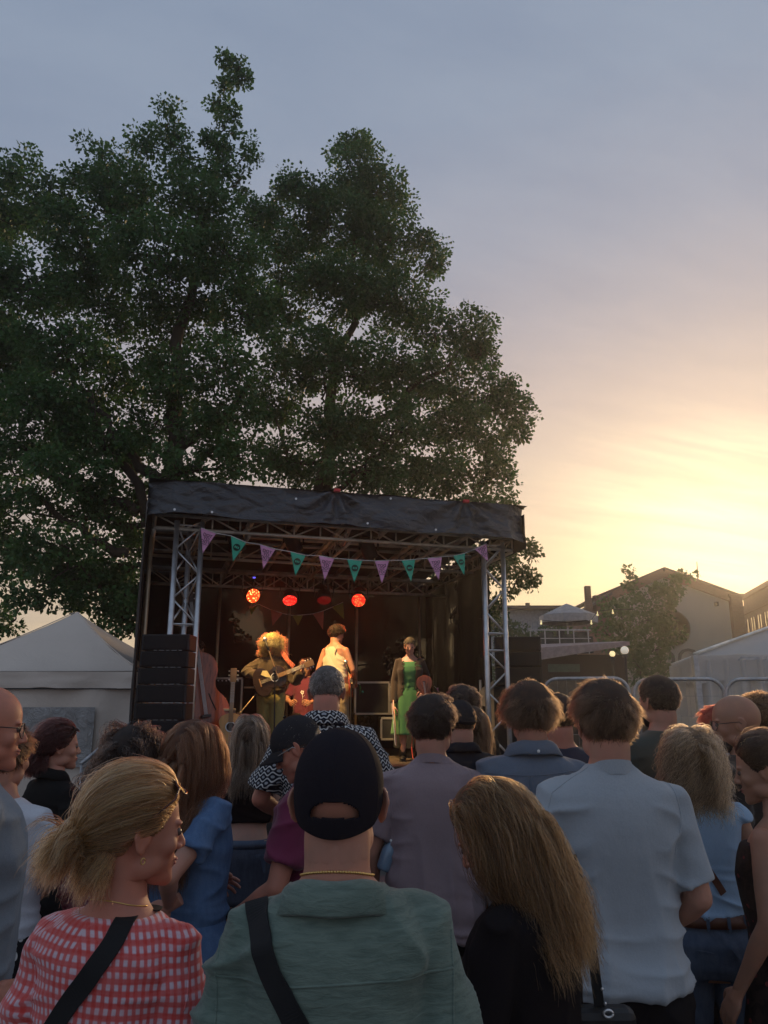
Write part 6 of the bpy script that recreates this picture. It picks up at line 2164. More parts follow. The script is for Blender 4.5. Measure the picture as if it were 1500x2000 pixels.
# ================================================================ O: man in cap and burgundy polo looking down left
O_ = Person('person', 'older man with glasses, charcoal cap and burgundy polo shirt, looking down to the left', 622, 1389, 3.15, yaw=72, w=.86, g=1.05, hair_h=.010, group=CROWD, head=(14, -24, 0), lean=4, skin=SK3, vox=.008, detail=.0038)
O_.pose(R_=[(.23, .05, 1.10), (.10, .26, .98)], L_=[(-.24, .04, 1.12), (-.16, .27, .99)]); O_.make_body(hands={'R': {'curl': .7}, 'L': {'curl': .5, 'n': (-.2, -.5, .8)}})
O_.garment('polo_shirt', M_BURG, hem=.84, neck=1.472, ease=.020, drape=1, sleeve=.72, sl_ease=.028, wr=1.1, seed=15)
O_.collar(M_BURG, r=.070, h=.026, fall=.040, z=1.466, outr=.040, tilt=.2)
O_.trousers('trousers', M_KHAKI); O_.shoes(M_SHOE)
O_.cap(M_CAPG, name='cap', back_rim=-.030)
O_.short_hair(H_GREY, n=1500, L=.008, lift=.3, thick=.0012, topk=0, seed=8, width=.0006, low=-.02, frizz=.001, lump=0)
O_.glasses(mat('silver_wire', (.5, .48, .45), .3, .9), M_LENSC)
j = O_.arms['L']; wd = j[2] * .93 + j[1] * .07
mb = MB(); dd = (j[2] - j[1]) / np.linalg.norm(j[2] - j[1]); mb.tube([wd - dd * .011, wd + dd * .011], [.0315, .0305], 18); mb.ell(wd + np.array([-.01, -.012, .026]), (.017, .017, .010), nu=12, nv=8)
O_.outmb('wrist_watch', mb, M_BLACKM)

# ================================================================ P: woman in off-shoulder black top and denim skirt
Pw = Person('person', 'woman with long streaked hair, black strappy crop top and short denim skirt', 490, 1395, 4.8, yaw=4, sex='f', w=1.02, hair_h=.014, group=CROWD, head=(-4, -6, 0), skin=skinmat('skin_pale', (.52, .34, .26)), vox=.009, detail=.005)
Pw.pose(R_=[(.20, .0, 1.13), (.10, .20, 1.08)], L_=[(-.20, .0, 1.13), (-.10, .20, 1.08)]); Pw.make_body(hands=None, neck=1.30)
Pw.garment('crop_top', M_BLKT, hem=1.10, neck=1.33, ease=.008, drape=.1, sleeve=0, wr=.5, seed=16)
for sx in (-1, 1):
    mb = MB(); mb.tube([(sx * .105, -.105, 1.32), (sx * .108, -.100, 1.37), (sx * .106, -.075, 1.415), (sx * .10, -.02, 1.43)], .004, 6, flat=.5); Pw.outmb('shoulder_strap', mb, M_BLKT)
Pw.skirt('skirt', M_DENIMD, top=1.0, bottom=.66, flare=.035, wave=.003, n=5, ease=.012)
mb = MB(); rg = [np.array(ring(z, .163 * 1.02 + .012, .112 + .012, -.012, 60)) for z in (.965, 1.005)]; mb.loft([rg[0] * [1.02, 1.03, 1], rg[1] * [1.0, 1.0, 1]], True, True); Pw.outmb('waistband', mb, M_DENIM)
mb = MB(); mb.box((.135, -.098, .985), (.034, .006, .045), (0, 0, R(38))); Pw.outmb('waist_label', mb, mat('tan_leather_patch', (.40, .30, .20), .7), smooth=False)
for sx in (-1, 1):
    mb = MB(); mb.box((sx * .085, -.142, .885), (.10, .004, .10)); mb.box((sx * .085, -.146, .925), (.10, .004, .012)); Pw.outmb('back_pocket', mb, M_DENIM, smooth=False)
Pw.shoes(M_SHOE)
Pw.long_hair(H_STRK, n=7000, L=.40, part=0, vol=.02, seed=12, width=.0010, frizz=.010, steps=20, clump=.8, gw=.33)

# ================================================================ Q: woman with long auburn hair, denim dress, hand on hip
Q = Person('person', 'woman with long auburn hair in a blue denim dress, one hand on her hip', 384, 1400, 3.1, yaw=-32, sex='f', w=1.0, hair_h=.020, group=CROWD, head=(0, -4, 0), skin=SK1, vox=.008, detail=.0045)
Q.pose(R_=[(.17, -.26, 1.20), (.085, -.170, 1.085)], L_=[(-.22, .0, 1.12), (-.12, .2, 1.08)])
Q.make_body(hands={'R': {'dir': (-.68, -.34, -.42), 'n': (.53, -.85, .1), 'curl': .12, 'spread': .30}, 'L': {}})
Q.garment('dress_top', M_CHAMB, hem=.90, neck=1.462, ease=.018, drape=.5, sleeve=.62, sl_ease=.024, wr=1.1, seed=17)
Q.skirt('dress_skirt', M_CHAMB, top=1.0, bottom=.52, flare=.08, wave=.010, ease=.030)
Q.collar(M_CHAMB, r=.060, h=.02, fall=.04, z=1.455, outr=.04, tilt=.2)
Q.shoes(M_SHOE)
Q.long_hair(H_AUB, n=13000, L=.52, part=0, vol=.014, seed=13, width=.0008, frizz=.010, steps=24, clump=.74, curl=(.006, 1, 5), gw=.32, thick=.008)

# ================================================================ G: woman in the light blue sleeveless top and jeans
G = Person('person', 'woman with ash blonde curls, light blue sleeveless top, brown belt and jeans', 1345, 1415, 3.2, yaw=-6, sex='f', w=1.0, hair_h=.022, group=CROWD, head=(0, -4, 0), skin=SK2, vox=.008, detail=.0045)
G.pose(R_=[(.225, -.03, 1.12), (.10, .19, 1.02)], L_=[(-.215, -.02, 1.12), (-.10, .19, 1.02)]); G.make_body(hands=None)
G.garment('sleeveless_top', M_LBLUE, hem=1.02, neck=1.462, ease=.012, drape=.30, sleeve=.10, sl_ease=.010, wr=1.1, seed=18, vox=.006)
G.trousers('jeans', M_DENIM, top=1.02, ease=.010, leg=.010)
mb = MB(); 
for z0_ in (.985,): 
    rgs = [np.array(ring(z, prof_at(FEMALE, z)[0] + .020, prof_at(FEMALE, z)[1] + .020, prof_at(FEMALE, z)[2], 72)) for z in (.982, 1.020)]
    mb.loft(rgs, True, True)
G.outmb('belt', mb, M_BELT)
for x in (-.11, -.03, .05, .12):
    mb = MB()
    hw_, hd_, yo_ = prof_at(FEMALE, 1.0); yb = yo_ - (hd_ + .024) * (1 - min(.98, abs(x) / (hw_ + .02)) ** 2.35) ** (1 / 2.35)
    mb.box((x, yb, .998), (.012, .006, .055))
    G.outmb('belt_loop', mb, M_DENIM, smooth=False)
for sx in (-1, 1):
    G.strap('back_pocket', M_DENIM, [(sx * .035, -.3, .90), (sx * .13, -.3, .905)], .005, bvh=G.bvh_t, lift=.001, n=20)
G.strap('bag_strap', M_BELT, [G.hit(1345, 1635), G.hit(1362, 1668), G.hit(1380, 1695), G.hit(1398, 1722), G.hit(1412, 1745)], .028, lift=.004)
G.shoes(M_SHOE)
G.glasses(M_GLT, M_LENSD, up=True, name='sunglasses')
G.long_hair(H_ASHB, n=11000, L=.25, part=0, vol=.022, seed=14, width=.0008, frizz=.014, steps=20, clump=.82, fmin=.5, curl=(.016, 1, 10), gw=.24, thick=.010, jit=.08)

# ================================================================ the rest of the crowd
def quick(label, px, py, Y, garm=None, yaw=0, sex='m', w=1, g=1, head=(0, 0, 0), hair_h=.015, skin=SK1, sleeve=.7, neck=1.478, tr=M_DKTR, vox=.010, det=.0055, pose=None, hands=None, seed=0, ease=.018, name='t_shirt', drape=.8, hem=.84, coll=None, **kw):
    s = Person('person', label, px, py, Y, yaw=yaw, sex=sex, w=w, g=g, hair_h=hair_h, group=CROWD, head=head, skin=skin, vox=vox, detail=det, **kw)
    s.pose(**(pose or {})); s.make_body(hands=hands)
    if garm: s.garment(name, garm, hem=hem, neck=neck, ease=ease, sleeve=sleeve, drape=drape, seed=seed)
    if coll: s.collar(garm, r=.070 if sex == 'm' else .060, h=.028, fall=.045, z=1.466, outr=.04, tilt=.2)
    if tr: s.trousers('trousers', tr)
    s.shoes(M_SHOE)
    return s
Hm = quick('bearded man with cropped dark hair and dark olive T-shirt, before the white marquee', 1281, 1318, 4.1, M_OLIVE, yaw=12, w=.95, head=(14, 0, 0), hair_h=.014, seed=21)
Hm.short_hair(H_DARK, n=5000, L=.022, lift=.6, thick=.004, topk=.010, seed=21, width=.0010, low=.02)
Hm.strap('bag_strap', M_STRAP, [Hm.hit(1285, 1408), Hm.hit(1300, 1425), Hm.hit(1322, 1450), Hm.hit(1340, 1480)], .03)
mb = MB(); mb.ell((0, .052, -.082), (.047, .046, .040)); Hm.outmb('beard', mb, H_DARK[1], head=True)
I_ = quick('bald man in dark-rimmed glasses and dark brown top, facing left', 1432, 1358, 3.5, M_BROWNK, yaw=48, w=.95, head=(30, -4, 0), hair_h=.0, skin=SK2, sleeve=1.8, seed=22, det=.004)
I_.glasses(M_GLB, M_LENSC)
mb = MB(); mb.ell((0, .054, -.084), (.045, .044, .036)); mb.ell((0, .093, -.049), (.020, .008, .004)); I_.outmb('beard', mb, mat('dark_stubble', (.05, .03, .025), .9), head=True)
J_ = quick('woman with dark tied hair, bare shoulder and dark floral dress, at the right edge', 1492, 1425, 2.75, M_FLOR, yaw=42, sex='f', w=.97, head=(20, -10, 0), hair_h=.018, skin=SK2, sleeve=0, neck=1.36, ease=.012, drape=.4, seed=23, tr=None, name='dress_top', det=.004)
J_.skirt('dress_skirt', M_FLOR, top=1.0, bottom=.4, flare=.10)
for sx in (-1, 1):
    mb = MB(); mb.tube([(sx * .088, -.098, 1.355), (sx * .090, -.088, 1.40), (sx * .078, -.03, 1.440)], .003, 6); J_.outmb('shoulder_strap', mb, M_BLKT)
tied_hair(J_, H_DARK, (0, -.112, .03), n=8000, seed=24, puff=.09, tdir=(0, -.7, -.6), spread=.7, width=.0008, nape=False)
K_ = quick('man with bushy brown curls behind the bald man, at the right edge', 1482, 1352, 3.9, M_BROWNK, yaw=20, w=.95, head=(10, 0, 0), hair_h=.035, seed=25)
K_.short_hair(H_BROWN, n=7000, L=.06, lift=.9, thick=.016, topk=.014, seed=25, curl=(.009, 1, 14), width=.0011, ears=False)
L_m = quick('man with very short brown hair and a navy T-shirt, beside the slate blue shirt', 1088, 1353, 3.95, M_NAVY, w=1.02, head=(0, 0, 0), hair_h=.006, skin=SK3, seed=26)
L_m.short_hair(H_BROWN, n=5000, L=.009, lift=.4, thick=.0025, topk=.003, seed=26, width=.0008, low=-.006, frizz=.001, lump=.001)
M1 = quick('man in a charcoal backwards cap and blue-black shirt, right of the mauve T-shirt', 898, 1366, 4.4, M_DKSH, yaw=8, w=.95, head=(16, -4, 0), hair_h=.012, seed=27, coll=True, sleeve=1.7)
M1.cap(M_CAPG, brim=False, opening=False, back_rim=-.012); 
mb = MB(); mb.tube([(.088 * math.cos(a), -.012 + .110 * math.sin(a), .018 + .016 * math.sin(a)) for a in np.linspace(0, 2 * math.pi, 40)], .008, 6, flat=.3); M1.outmb('cap_band', mb, M_CAPB, head=True)
M1.short_hair(H_BROWN, n=3000, L=.012, lift=.3, thick=.002, topk=0, seed=27, width=.0009, low=-.004, frizz=.001, lump=0)
M1.glasses(M_GLB, M_LENSD)
M2 = quick('person with a dark curly mop of hair just above the charcoal backwards cap', 903, 1336, 5.4, M_BLKK, w=.9, hair_h=.035, seed=28)
M2.short_hair(H_DARK, n=6000, L=.05, lift=.9, thick=.016, topk=.012, seed=28, curl=(.009, 1, 14), width=.0014, ears=False)
M3 = quick('woman in a salmon pink top, mostly hidden behind the charcoal backwards cap', 923, 1378, 4.9, M_SALM, sex='f', w=.98, hair_h=.012, seed=29, sleeve=1.5)
M3.long_hair(H_BROWN, n=3000, L=.3, vol=.015, seed=29, width=.0013, steps=14, G=200)
S_ = quick('woman with dark red bun and black tunic, in front of the grey tent', 122, 1405, 3.9, M_BLKK, yaw=-38, sex='f', w=1.05, head=(-22, 0, 0), hair_h=.018, seed=30, coll=True, tr=None, hem=.70, neck=1.464, name='tunic', sleeve=1.8)
tied_hair(S_, H_REDD, (0, -.108, -.03), n=7000, seed=31, puff=.10, tdir=(0, -.6, -.8), spread=.75, width=.0010, nape=True)
S_.glasses(M_GLB, M_LENSD, up=True, name='sunglasses')
R_w = quick('woman with dark curly hair and pink patterned top, just behind the blonde woman', 262, 1412, 3.2, M_PAIS, sex='f', w=1.0, hair_h=.045, seed=32, neck=1.464, name='blouse', sleeve=1.6)
R_w.long_hair(H_DARK, n=9000, L=.26, part=0, vol=.05, seed=33, width=.0009, frizz=.018, steps=16, clump=.7, curl=(.010, 1, 16), gw=.2, thick=.022, jit=.14, topk=.02)
T_w = quick('woman in a white T-shirt and black polka-dot skirt at the left edge', 22, 1415, 3.0, M_WHT, sex='f', w=1.14, yaw=-8, hair_h=.012, seed=34, tr=None, neck=1.464, hem=.98, drape=.3, pose=dict(R_=[(.235, .0, 1.17), (.08, .22, 1.10)], L_=[(-.23, .0, 1.14), (-.10, .2, 1.05)]), hands={'R': {}, 'L': {}})
T_w.skirt('skirt', M_POLKA, top=1.04, bottom=.35, flare=.10)
T_w.short_hair(H_BROWN, n=3000, L=.05, seed=34, thick=.008, width=.001)
U_ = quick('bald man in black-rimmed glasses and a faded blue-grey T-shirt, at the left edge', -16, 1339, 2.3, M_GBLUE, yaw=-58, w=.85, head=(-6, -2, 0), hair_h=.0, skin=SK3, seed=35, tr=M_CAMO, det=.0036, sleeve=.62,
           pose=dict(R_=[(.215, -.07, 1.13), (.19, .06, .99)]), hands={'R': {}, 'L': {}}, ease=.018, hem=.82)
U_.glasses(M_GLB, M_LENSC)
V_ = quick('person with bright red hair, a sliver showing beyond the bald man facing left', 1397, 1378, 4.6, M_OXF, yaw=20, sex='f', w=.9, hair_h=.012, seed=36, sleeve=1.5)
V_.short_hair(hairmat('bright_red_hair', (.45, .04, .03), (.7, .10, .06)), n=3000, L=.06, seed=36, thick=.008, width=.0012)

# handbag of the woman in black
hb = thing('handbag', 'small black handbag with metal studs hanging behind the woman with very long hair', 'handbag', P(1170, 1950, 1.9))
b = MB(); b.box((.0, 0, -.075), (.15, .06, .12)); obj('bag', b, mat('black_leather', (.012, .011, .011), .45, bump=.3, bs=60), hb, bevel=.018)
b = MB(); s0 = P(1148, 1790, 1.88) - P(1170, 1950, 1.9); s1 = P(1180, 1912, 1.88) - P(1170, 1950, 1.9)
b.obox(tuple(s0 + Vector((-.02, .04, .12))), tuple(s0), .022, .004, up=(0, 1, 0)); b.obox(tuple(s0), (.0, 0, -.02), .022, .004, up=(0, 1, 0)); obj('strap', b, M_STRAP, hb)
for px, py, r_ in ((1176, 1932, .0035), (1182, 1960, .0035)):
    q = P(px, py, 1.86) - P(1170, 1950, 1.9); b = MB(); b.ell(tuple(q), r_, nu=8, nv=6); obj('stud', b, M_ALU, hb, smooth=True)
q = P(1188, 1980, 1.86) - P(1170, 1950, 1.9); b = MB(); b.tube([(q.x + .010 * math.cos(a), q.y, q.z + .007 * math.sin(a)) for a in np.linspace(0, 6.283, 16)], .0028, 6); obj('clasp_ring', b, M_ALU, hb, smooth=True)

# ================================================================ the band and its gear
BAND = 'musicians on the stage'
def onst(label, px, pytop, Y, **kw):
    p = P(px, pytop, Y)
    return Person('person', label, 0, 0, 0, pt=(p.x, p.y, p.z), stage_z=DZ, group=BAND, vox=.011, detail=.006, **kw)
# singer
SG = onst('singer with a huge mop of blond curls and brown sweater, playing an acoustic guitar', 533, 1246, 10.2, yaw=168, w=.95, hair_h=.0, head=(0, -14, 0), skin=SK1)
wr_ = SG.loc(P(512, 1322, 9.93)); wl_ = SG.loc(P(592, 1308, 9.9))
SG.pose(R_=[SG.loc(P(480, 1312, 10.15)), wr_], L_=[SG.loc(P(578, 1330, 10.1)), wl_])
SG.make_body(hands={'R': {'curl': .6, 'dir': (-.8, .1, -.35), 'n': (.2, .9, .3)}, 'L': {'curl': 1.1, 'dir': (-.2, .5, .7), 'n': (-.8, .4, 0)}})
SG.garment('sweater', cloth('brown_sweater_knit', (.055, .040, .028)), hem=.92, ease=.03, drape=1, sleeve=1.85, sl_ease=.03, seed=41)
SG.trousers('trousers', cloth('olive_yellow_corduroy', (.26, .22, .08)), ease=.02, leg=.03, flare=.02); SG.shoes(M_SHOE)
SG.long_hair(H_CURLB, n=12000, L=.15, part=0, vol=.07, seed=41, width=.0020, frizz=.022, curl=(.016, 1, 13), thick=.040, topk=.025, narrow=.30, gw=.16, jit=.30, steps=12, G=300, clump=.3, back=.1, low=.03, front=-.01, inertia=.5, sidew=.25)
SG.short_hair(H_CURLB, n=7000, L=.12, lift=.95, thick=.050, topk=.030, seed=46, curl=(.014, 1, 14), width=.0020, ears=False, low=.02, frizz=.014, front=-.02, toplen=.7)
# man in the tank top
TG = onst('guitarist on stage in a pale tank top with white guitar strap, his back turned', 657, 1219, 11.0, yaw=-32, w=.95, hair_h=.02, head=(-20, -6, 0), skin=SK1)
TG.pose(R_=[(.255, .03, 1.13), (.16, .24, .99)], L_=[(-.25, -.05, 1.14), (-.2, .22, 1.05)]); TG.make_body(neck=1.40, hands={'R': {'curl': .8}, 'L': {'curl': .8}})
TG.garment('tank_top', cloth('cream_jersey', (.46, .41, .32)), hem=.92, neck=1.44, ease=.014, drape=.6, sleeve=0, tank=True, seed=42)
for sx in (-1, 1):
    mb = MB(); mb.tube([(sx * .075, -.125, 1.33), (sx * .082, -.112, 1.39), (sx * .085, -.075, 1.435), (sx * .083, -.02, 1.452), (sx * .08, .03, 1.44)], .017, 8, flat=.35); TG.outmb('vest_strap', mb, cloth('cream_jersey', (.46, .41, .32)))
TG.strap('guitar_strap', mat('white_leather', (.6, .56, .48), .6), [(-.08, -.04, 1.45), (-.06, -.12, 1.36), (.02, -.14, 1.22), (.11, -.11, 1.10), (.17, -.02, 1.04)], .05, lift=.005)
TG.trousers('trousers', cloth('beige_trouser_cloth', (.22, .17, .11)), ease=.02, leg=.03); TG.shoes(M_SHOE)
TG.short_hair(H_DARK, n=3000, L=.05, lift=.7, thick=.010, topk=.012, seed=42, curl=(.008, 1, 10), width=.002)
# violinist
VL = onst('violinist in a long green dress and open brown cardigan, looking down', 800, 1244, 10.5, yaw=176, sex='f', w=1.0, hair_h=.015, head=(4, -14, 0), skin=SK1)
vr_ = VL.loc(P(768, 1378, 10.4)); vl_ = VL.loc(P(826, 1352, 10.3))
VL.pose(R_=[VL.loc(P(770, 1332, 10.52)), vr_], L_=[VL.loc(P(833, 1320, 10.6)), vl_])
VL.make_body(neck=1.36, hands={'R': {'curl': .9, 'dir': (0, .1, -1)}, 'L': {'curl': 1.0}})
M_GDR = cloth('bright_green_linen', (.065, .175, .065))
VL.garment('dress_top', M_GDR, hem=.95, neck=1.38, ease=.012, drape=.4, sleeve=0, seed=43)
VL.skirt('dress_skirt', M_GDR, top=1.06, bottom=.36, flare=.075, wave=.018, n=7)
def cardigan(s, m_):
    mb = MB()
    n_ = 40
    for sgn in (1, -1):
        rings = []
        for z in np.arange(.66, 1.46, .04):
            hw, hd, yo = prof_at(s.prof, max(.9, z)); e = .035 if z < 1.3 else .018
            rg = []
            for a in np.linspace(math.pi / 2 - .42 * (1 if z < 1.3 else .8), -math.pi / 2, 16):
                for_ = (sgn * (hw + e) * abs(math.cos(a)) ** .85, yo + (hd + e) * math.copysign(abs(math.sin(a)) ** .85, math.sin(a)), z)
                rg.append(for_)
            inner = [(x * .93, y * .93, z) for x, y, z in rg[::-1]]
            rings.append(rg + inner)
        mb.loft(rings)
    for q, J in s.arms.items():
        pts = [J[0] * [.8, 1, 1]] + [J[0] + (J[1] - J[0]) * t for t in (0, .5, 1)] + [J[1] + (J[2] - J[1]) * t for t in (.4, .9)]
        mb.tube(pts, [.06, .066, .060, .055, .050, .045], 14)
    me = remesh(mb, .012, 2); s.out('cardigan', mv(me), [tuple(p.vertices) for p in me.polygons], m_)
cardigan(VL, cloth('dark_brown_knit', (.04, .026, .018)))
VL.shoes(M_SHOE)
for q, J in VL.legs.items():
    mb = MB(); mb.tube([J[2] + [0, -.01, -.02], J[2] + [0, -.01, .10], J[2] + [0, -.005, .17]], [.052, .050, .056], 14); VL.outmb('boot_shaft', mb, M_SHOE)
VL.short_hair(hairmat('mousy_bob_hair', (.10, .065, .03), (.28, .18, .08)), n=3500, L=.05, lift=.1, thick=.010, topk=.008, seed=43, width=.0022, ears=True, gw=.3, front=-.012, toplen=.5, low=.01)
# seated drummer behind
DR = onst('seated drummer in a burgundy shirt with a white flower print, behind the guitar neck', 598, 1286, 11.4, yaw=175, w=.95, hair_h=.03, head=(0, -10, 0), skin=SK2, H=1.72)
DR.base.z = P(598, 1286, 11.4).z - 1.72 - .02; 
DR.root.location = DR.base
DR.pose(R_=[(.25, .10, 1.16), (.14, .36, 1.12)], L_=[(-.25, .10, 1.16), (-.14, .36, 1.12)],
        legs={q: [np.array((.09 * i, .0, .88)), np.array((.15 * i, .42, .86)), np.array((.16 * i, .45, .46))] for q, i in (('R', 1), ('L', -1))})
DR.make_body(hands={'R': {'curl': .9}, 'L': {'curl': .9}})
DR.garment('shirt', cloth('burgundy_cloth', (.10, .02, .04)), hem=.84, sleeve=.8, seed=44)
mb = MB()
for k in range(5):
    a = k * 1.2566; mb.ell((.02 + .018 * math.cos(a), .136, 1.26 + .018 * math.sin(a)), (.010, .003, .010), nu=8, nv=6)
mb.tube([(.02, .137, 1.24), (.01, .137, 1.19), (.015, .135, 1.15)], .003, 5); mb.tube([(.01, .137, 1.19), (-.012, .137, 1.215)], .003, 5)
DR.outmb('flower_print', mb, M_WHITEP)
DR.trousers('trousers', M_DKTR); DR.shoes(M_SHOE)
DR.short_hair(H_DARK, n=2500, L=.05, lift=.8, thick=.016, topk=.012, seed=44, curl=(.009, 1, 12), width=.002)
st_ = thing('drum_stool', 'round black drum stool under the seated drummer', 'stool', (DR.base.x, DR.base.y, DZ))
hz_ = DR.base.z + .80 * DR.k - DZ
b = MB(); b.lathe([(0, hz_ - .08), (.17, hz_ - .08), (.18, hz_ - .04), (.17, hz_), (0, hz_)], 20); obj('seat', b, M_BLACKM, st_, smooth=True)
b = MB(); b.tube([(0, 0, .12), (0, 0, hz_ - .07)], .02); obj('post', b, M_STEEL, st_)
for k in range(3):
    b = MB(); a = k * 2.094; b.tube([(0, 0, .25), (.2 * math.cos(a), .2 * math.sin(a), .01)], .012); obj('leg', b, M_STEEL, st_)
# bass player, half hidden by the loudspeakers
BP = onst('bass player in the shadow behind the double bass', 390, 1250, 10.3, yaw=150, w=.9, hair_h=.02, head=(0, -10, 0), skin=SK2)
BP.pose(R_=[(.24, .10, 1.15), (.10, .28, 1.05)], L_=[(-.25, .12, 1.32), (-.15, .26, 1.45)]); BP.make_body(hands={'R': {'curl': .7}, 'L': {'curl': .8}})
BP.garment('shirt', cloth('black_red_cloth', (.03, .01, .01)), seed=45, sleeve=.9); BP.trousers('trousers', M_DKTR); BP.shoes(M_SHOE)
BP.short_hair(H_DARK, n=2500, L=.04, thick=.008, topk=.01, seed=45, width=.002)

# ---------------------------------------------------------------- instruments
def outline(L, wl, wu, waist, n_=40):
    """half outline of a guitar or viol body lying along z, from 0 to L"""
    pts = []
    for i in range(n_ + 1):
        t = i / n_
        lower = wl * math.sqrt(max(0, 1 - ((t - .27) / .29) ** 2)) if t < .56 else 0
        upper = wu * math.sqrt(max(0, 1 - ((t - .78) / .235) ** 2)) if t > .54 else 0
        w_ = max(lower, upper, waist if .3 < t < .8 else 0)
        if t < .0001 or t > .9999: w_ = .06 * wl
        pts.append((w_, t * L))
    for _ in range(3):
        q = pts[:]
        for i in range(1, n_): q[i] = ((pts[i - 1][0] + 2 * pts[i][0] + pts[i + 1][0]) / 4, pts[i][1])
        pts = q
    return [(x, z) for x, z in pts] + [(-x, z) for x, z in pts[::-1]]
def instrument(kind, label, cat, p0, p1, face, L, wl, wu, waist, depth, neckL, neckw, headL, m_body, m_neck, hole='round', guard=None, group=None, bridge=.22, strings=True, m_top=None):
    """p0 = tail end, p1 = a point toward the head; face = direction the top faces"""
    p0, p1 = Vector(p0), Vector(p1)
    z_ = (p1 - p0).normalized(); y_ = Vector(face); y_ = -(y_ - z_ * y_.dot(z_)).normalized(); x_ = y_.cross(z_)
    M = Matrix(((x_.x, y_.x, z_.x, 0), (x_.y, y_.y, z_.y, 0), (x_.z, y_.z, z_.z, 0), (0, 0, 0, 1)))
    t_ = thing(kind, label, cat, p0, 0, group)
    def put(name, mb, m_, **kw): mb.xf(M); return obj(name, mb, m_, t_, **kw)
    ol = outline(L, wl, wu, waist)
    b = MB(); b.prism(ol, -depth / 2, depth / 2); put('body', b, m_body, bevel=depth * .08)
    ol2 = [(x * .965, L * .5 + (z - L * .5) * .975) for x, z in ol]
    b = MB(); b.prism(ol2, -depth / 2 - .0025 * (L / .5), -depth / 2 + .001); put('top', b, m_top or m_body)
    if hole == 'round':
        b = MB(); b.lathe([(0, 0), (L * .10, 0), (L * .10, .003), (0, .003)], 28, (0, -depth / 2 - .006, L * .66), rot=(R(90), 0, 0)); put('sound_hole', b, M_BLACKM)
        b = MB(); b.lathe([(L * .105, 0), (L * .125, 0), (L * .125, .004), (L * .105, .004), (L * .105, 0)], 28, (0, -depth / 2 - .006, L * .66), rot=(R(90), 0, 0)); put('rosette', b, M_WHITEP)
    else:
        for sx in (-1, 1):
            b = MB(); b.tube([(sx * wl * .45, -depth / 2 - .005, L * .28), (sx * wl * .38, -depth / 2 - .005, L * .34), (sx * wl * .30, -depth / 2 - .005, L * .42), (sx * wl * .26, -depth / 2 - .005, L * .48)], L * .008, 6); put('sound_slot', b, M_BLACKM)
    if guard:
        b = MB(); b.prism([(guard * x, z) for x, z in ((L * .03, L * .56), (wl * .62, L * .50), (wl * .72, L * .38), (wl * .50, L * .30), (L * .10, L * .42))], -depth / 2 - .009, -depth / 2 - .004); put('pick_guard', b, mat('pale_gold_plastic', (.75, .62, .28), .25))
    b = MB(); b.box((0, -depth / 2 - .012 * L * 2, L * bridge + .0), (wl * (.55 if hole == 'round' else .32), .02 * L + (.0 if hole == 'round' else .10 * L), L * .03)); put('bridge', b, m_neck)
    b = MB(); b.obox((0, -depth / 2 - .012, L * (.80 if hole != 'round' else .77)), (0, -depth / 2 - .012, L + neckL), neckw, .02 * L + .008, up=(0, 1, 0)); put('neck', b, m_neck, bevel=.002)
    if hole == 'round':
        b = MB()
        for k in range(14): b.box((0, -depth / 2 - .012 - .010 * L - .0055, L + neckL - neckL * (1 - .5 ** (k / 9)) - .01), (neckw, .0015, .002))
        put('frets', b, M_ALU)
    b = MB(); b.box((0, -depth / 2 - .004, L + neckL + headL / 2), (neckw * 1.5, .018 + .01 * L, headL)); hd_ = put('head', b, m_neck, bevel=.004)
    for sx in (-1, 1):
        for k in range(3 if hole == 'round' else 2):
            b = MB(); b.ell((sx * neckw * 1.05, -depth / 2, L + neckL + headL * (.2 + .3 * k)), (neckw * .25, .006, neckw * .18), nu=8, nv=6); b.tube([(sx * neckw * .6, -depth / 2, L + neckL + headL * (.2 + .3 * k)), (sx * neckw, -depth / 2, L + neckL + headL * (.2 + .3 * k))], neckw * .06, 5); b.xf(M); obj('tuning_peg', b, M_ALU, hd_, smooth=True)
    b = MB()
    for k in range(4): x = (k - 1.5) * neckw * .22; b.tube([(x, -depth / 2 - .03 * L - (.04 * L if hole != 'round' else 0), L * bridge), (x, -depth / 2 - .02 - .01 * L, L + neckL)], .0012 if L < 1 else .004, 4)
    put('strings', b, M_ALU)
    return t_
M_DKWOOD = mat('dark_varnished_wood', (.035, .02, .012), .3, stretch=(1, 1, 8), vs=8, coat=.5)
M_FRET = mat('fretboard_wood', (.30, .17, .08), .5)
M_ORWOOD = mat('orange_varnished_wood', (.26, .055, .015), .3, stretch=(6, 1, 1), vs=6, coat=.6, var=.35)
M_HONEY = mat('honey_varnished_wood', (.60, .28, .06), .3, stretch=(6, 1, 1), vs=6, coat=.6)
g0, g1 = P(497, 1340, 9.93), P(600, 1300, 9.88)
instrument('acoustic_guitar', 'dark sunburst acoustic guitar with a pale pick guard in the hands of the curly-haired singer', 'guitar', g0, g1, (.05, -1, .12), .44, .185, .135, .11, .11, .25, .05, .12, M_DKWOOD, M_FRET, guard=-1, group='guitars on the stage')
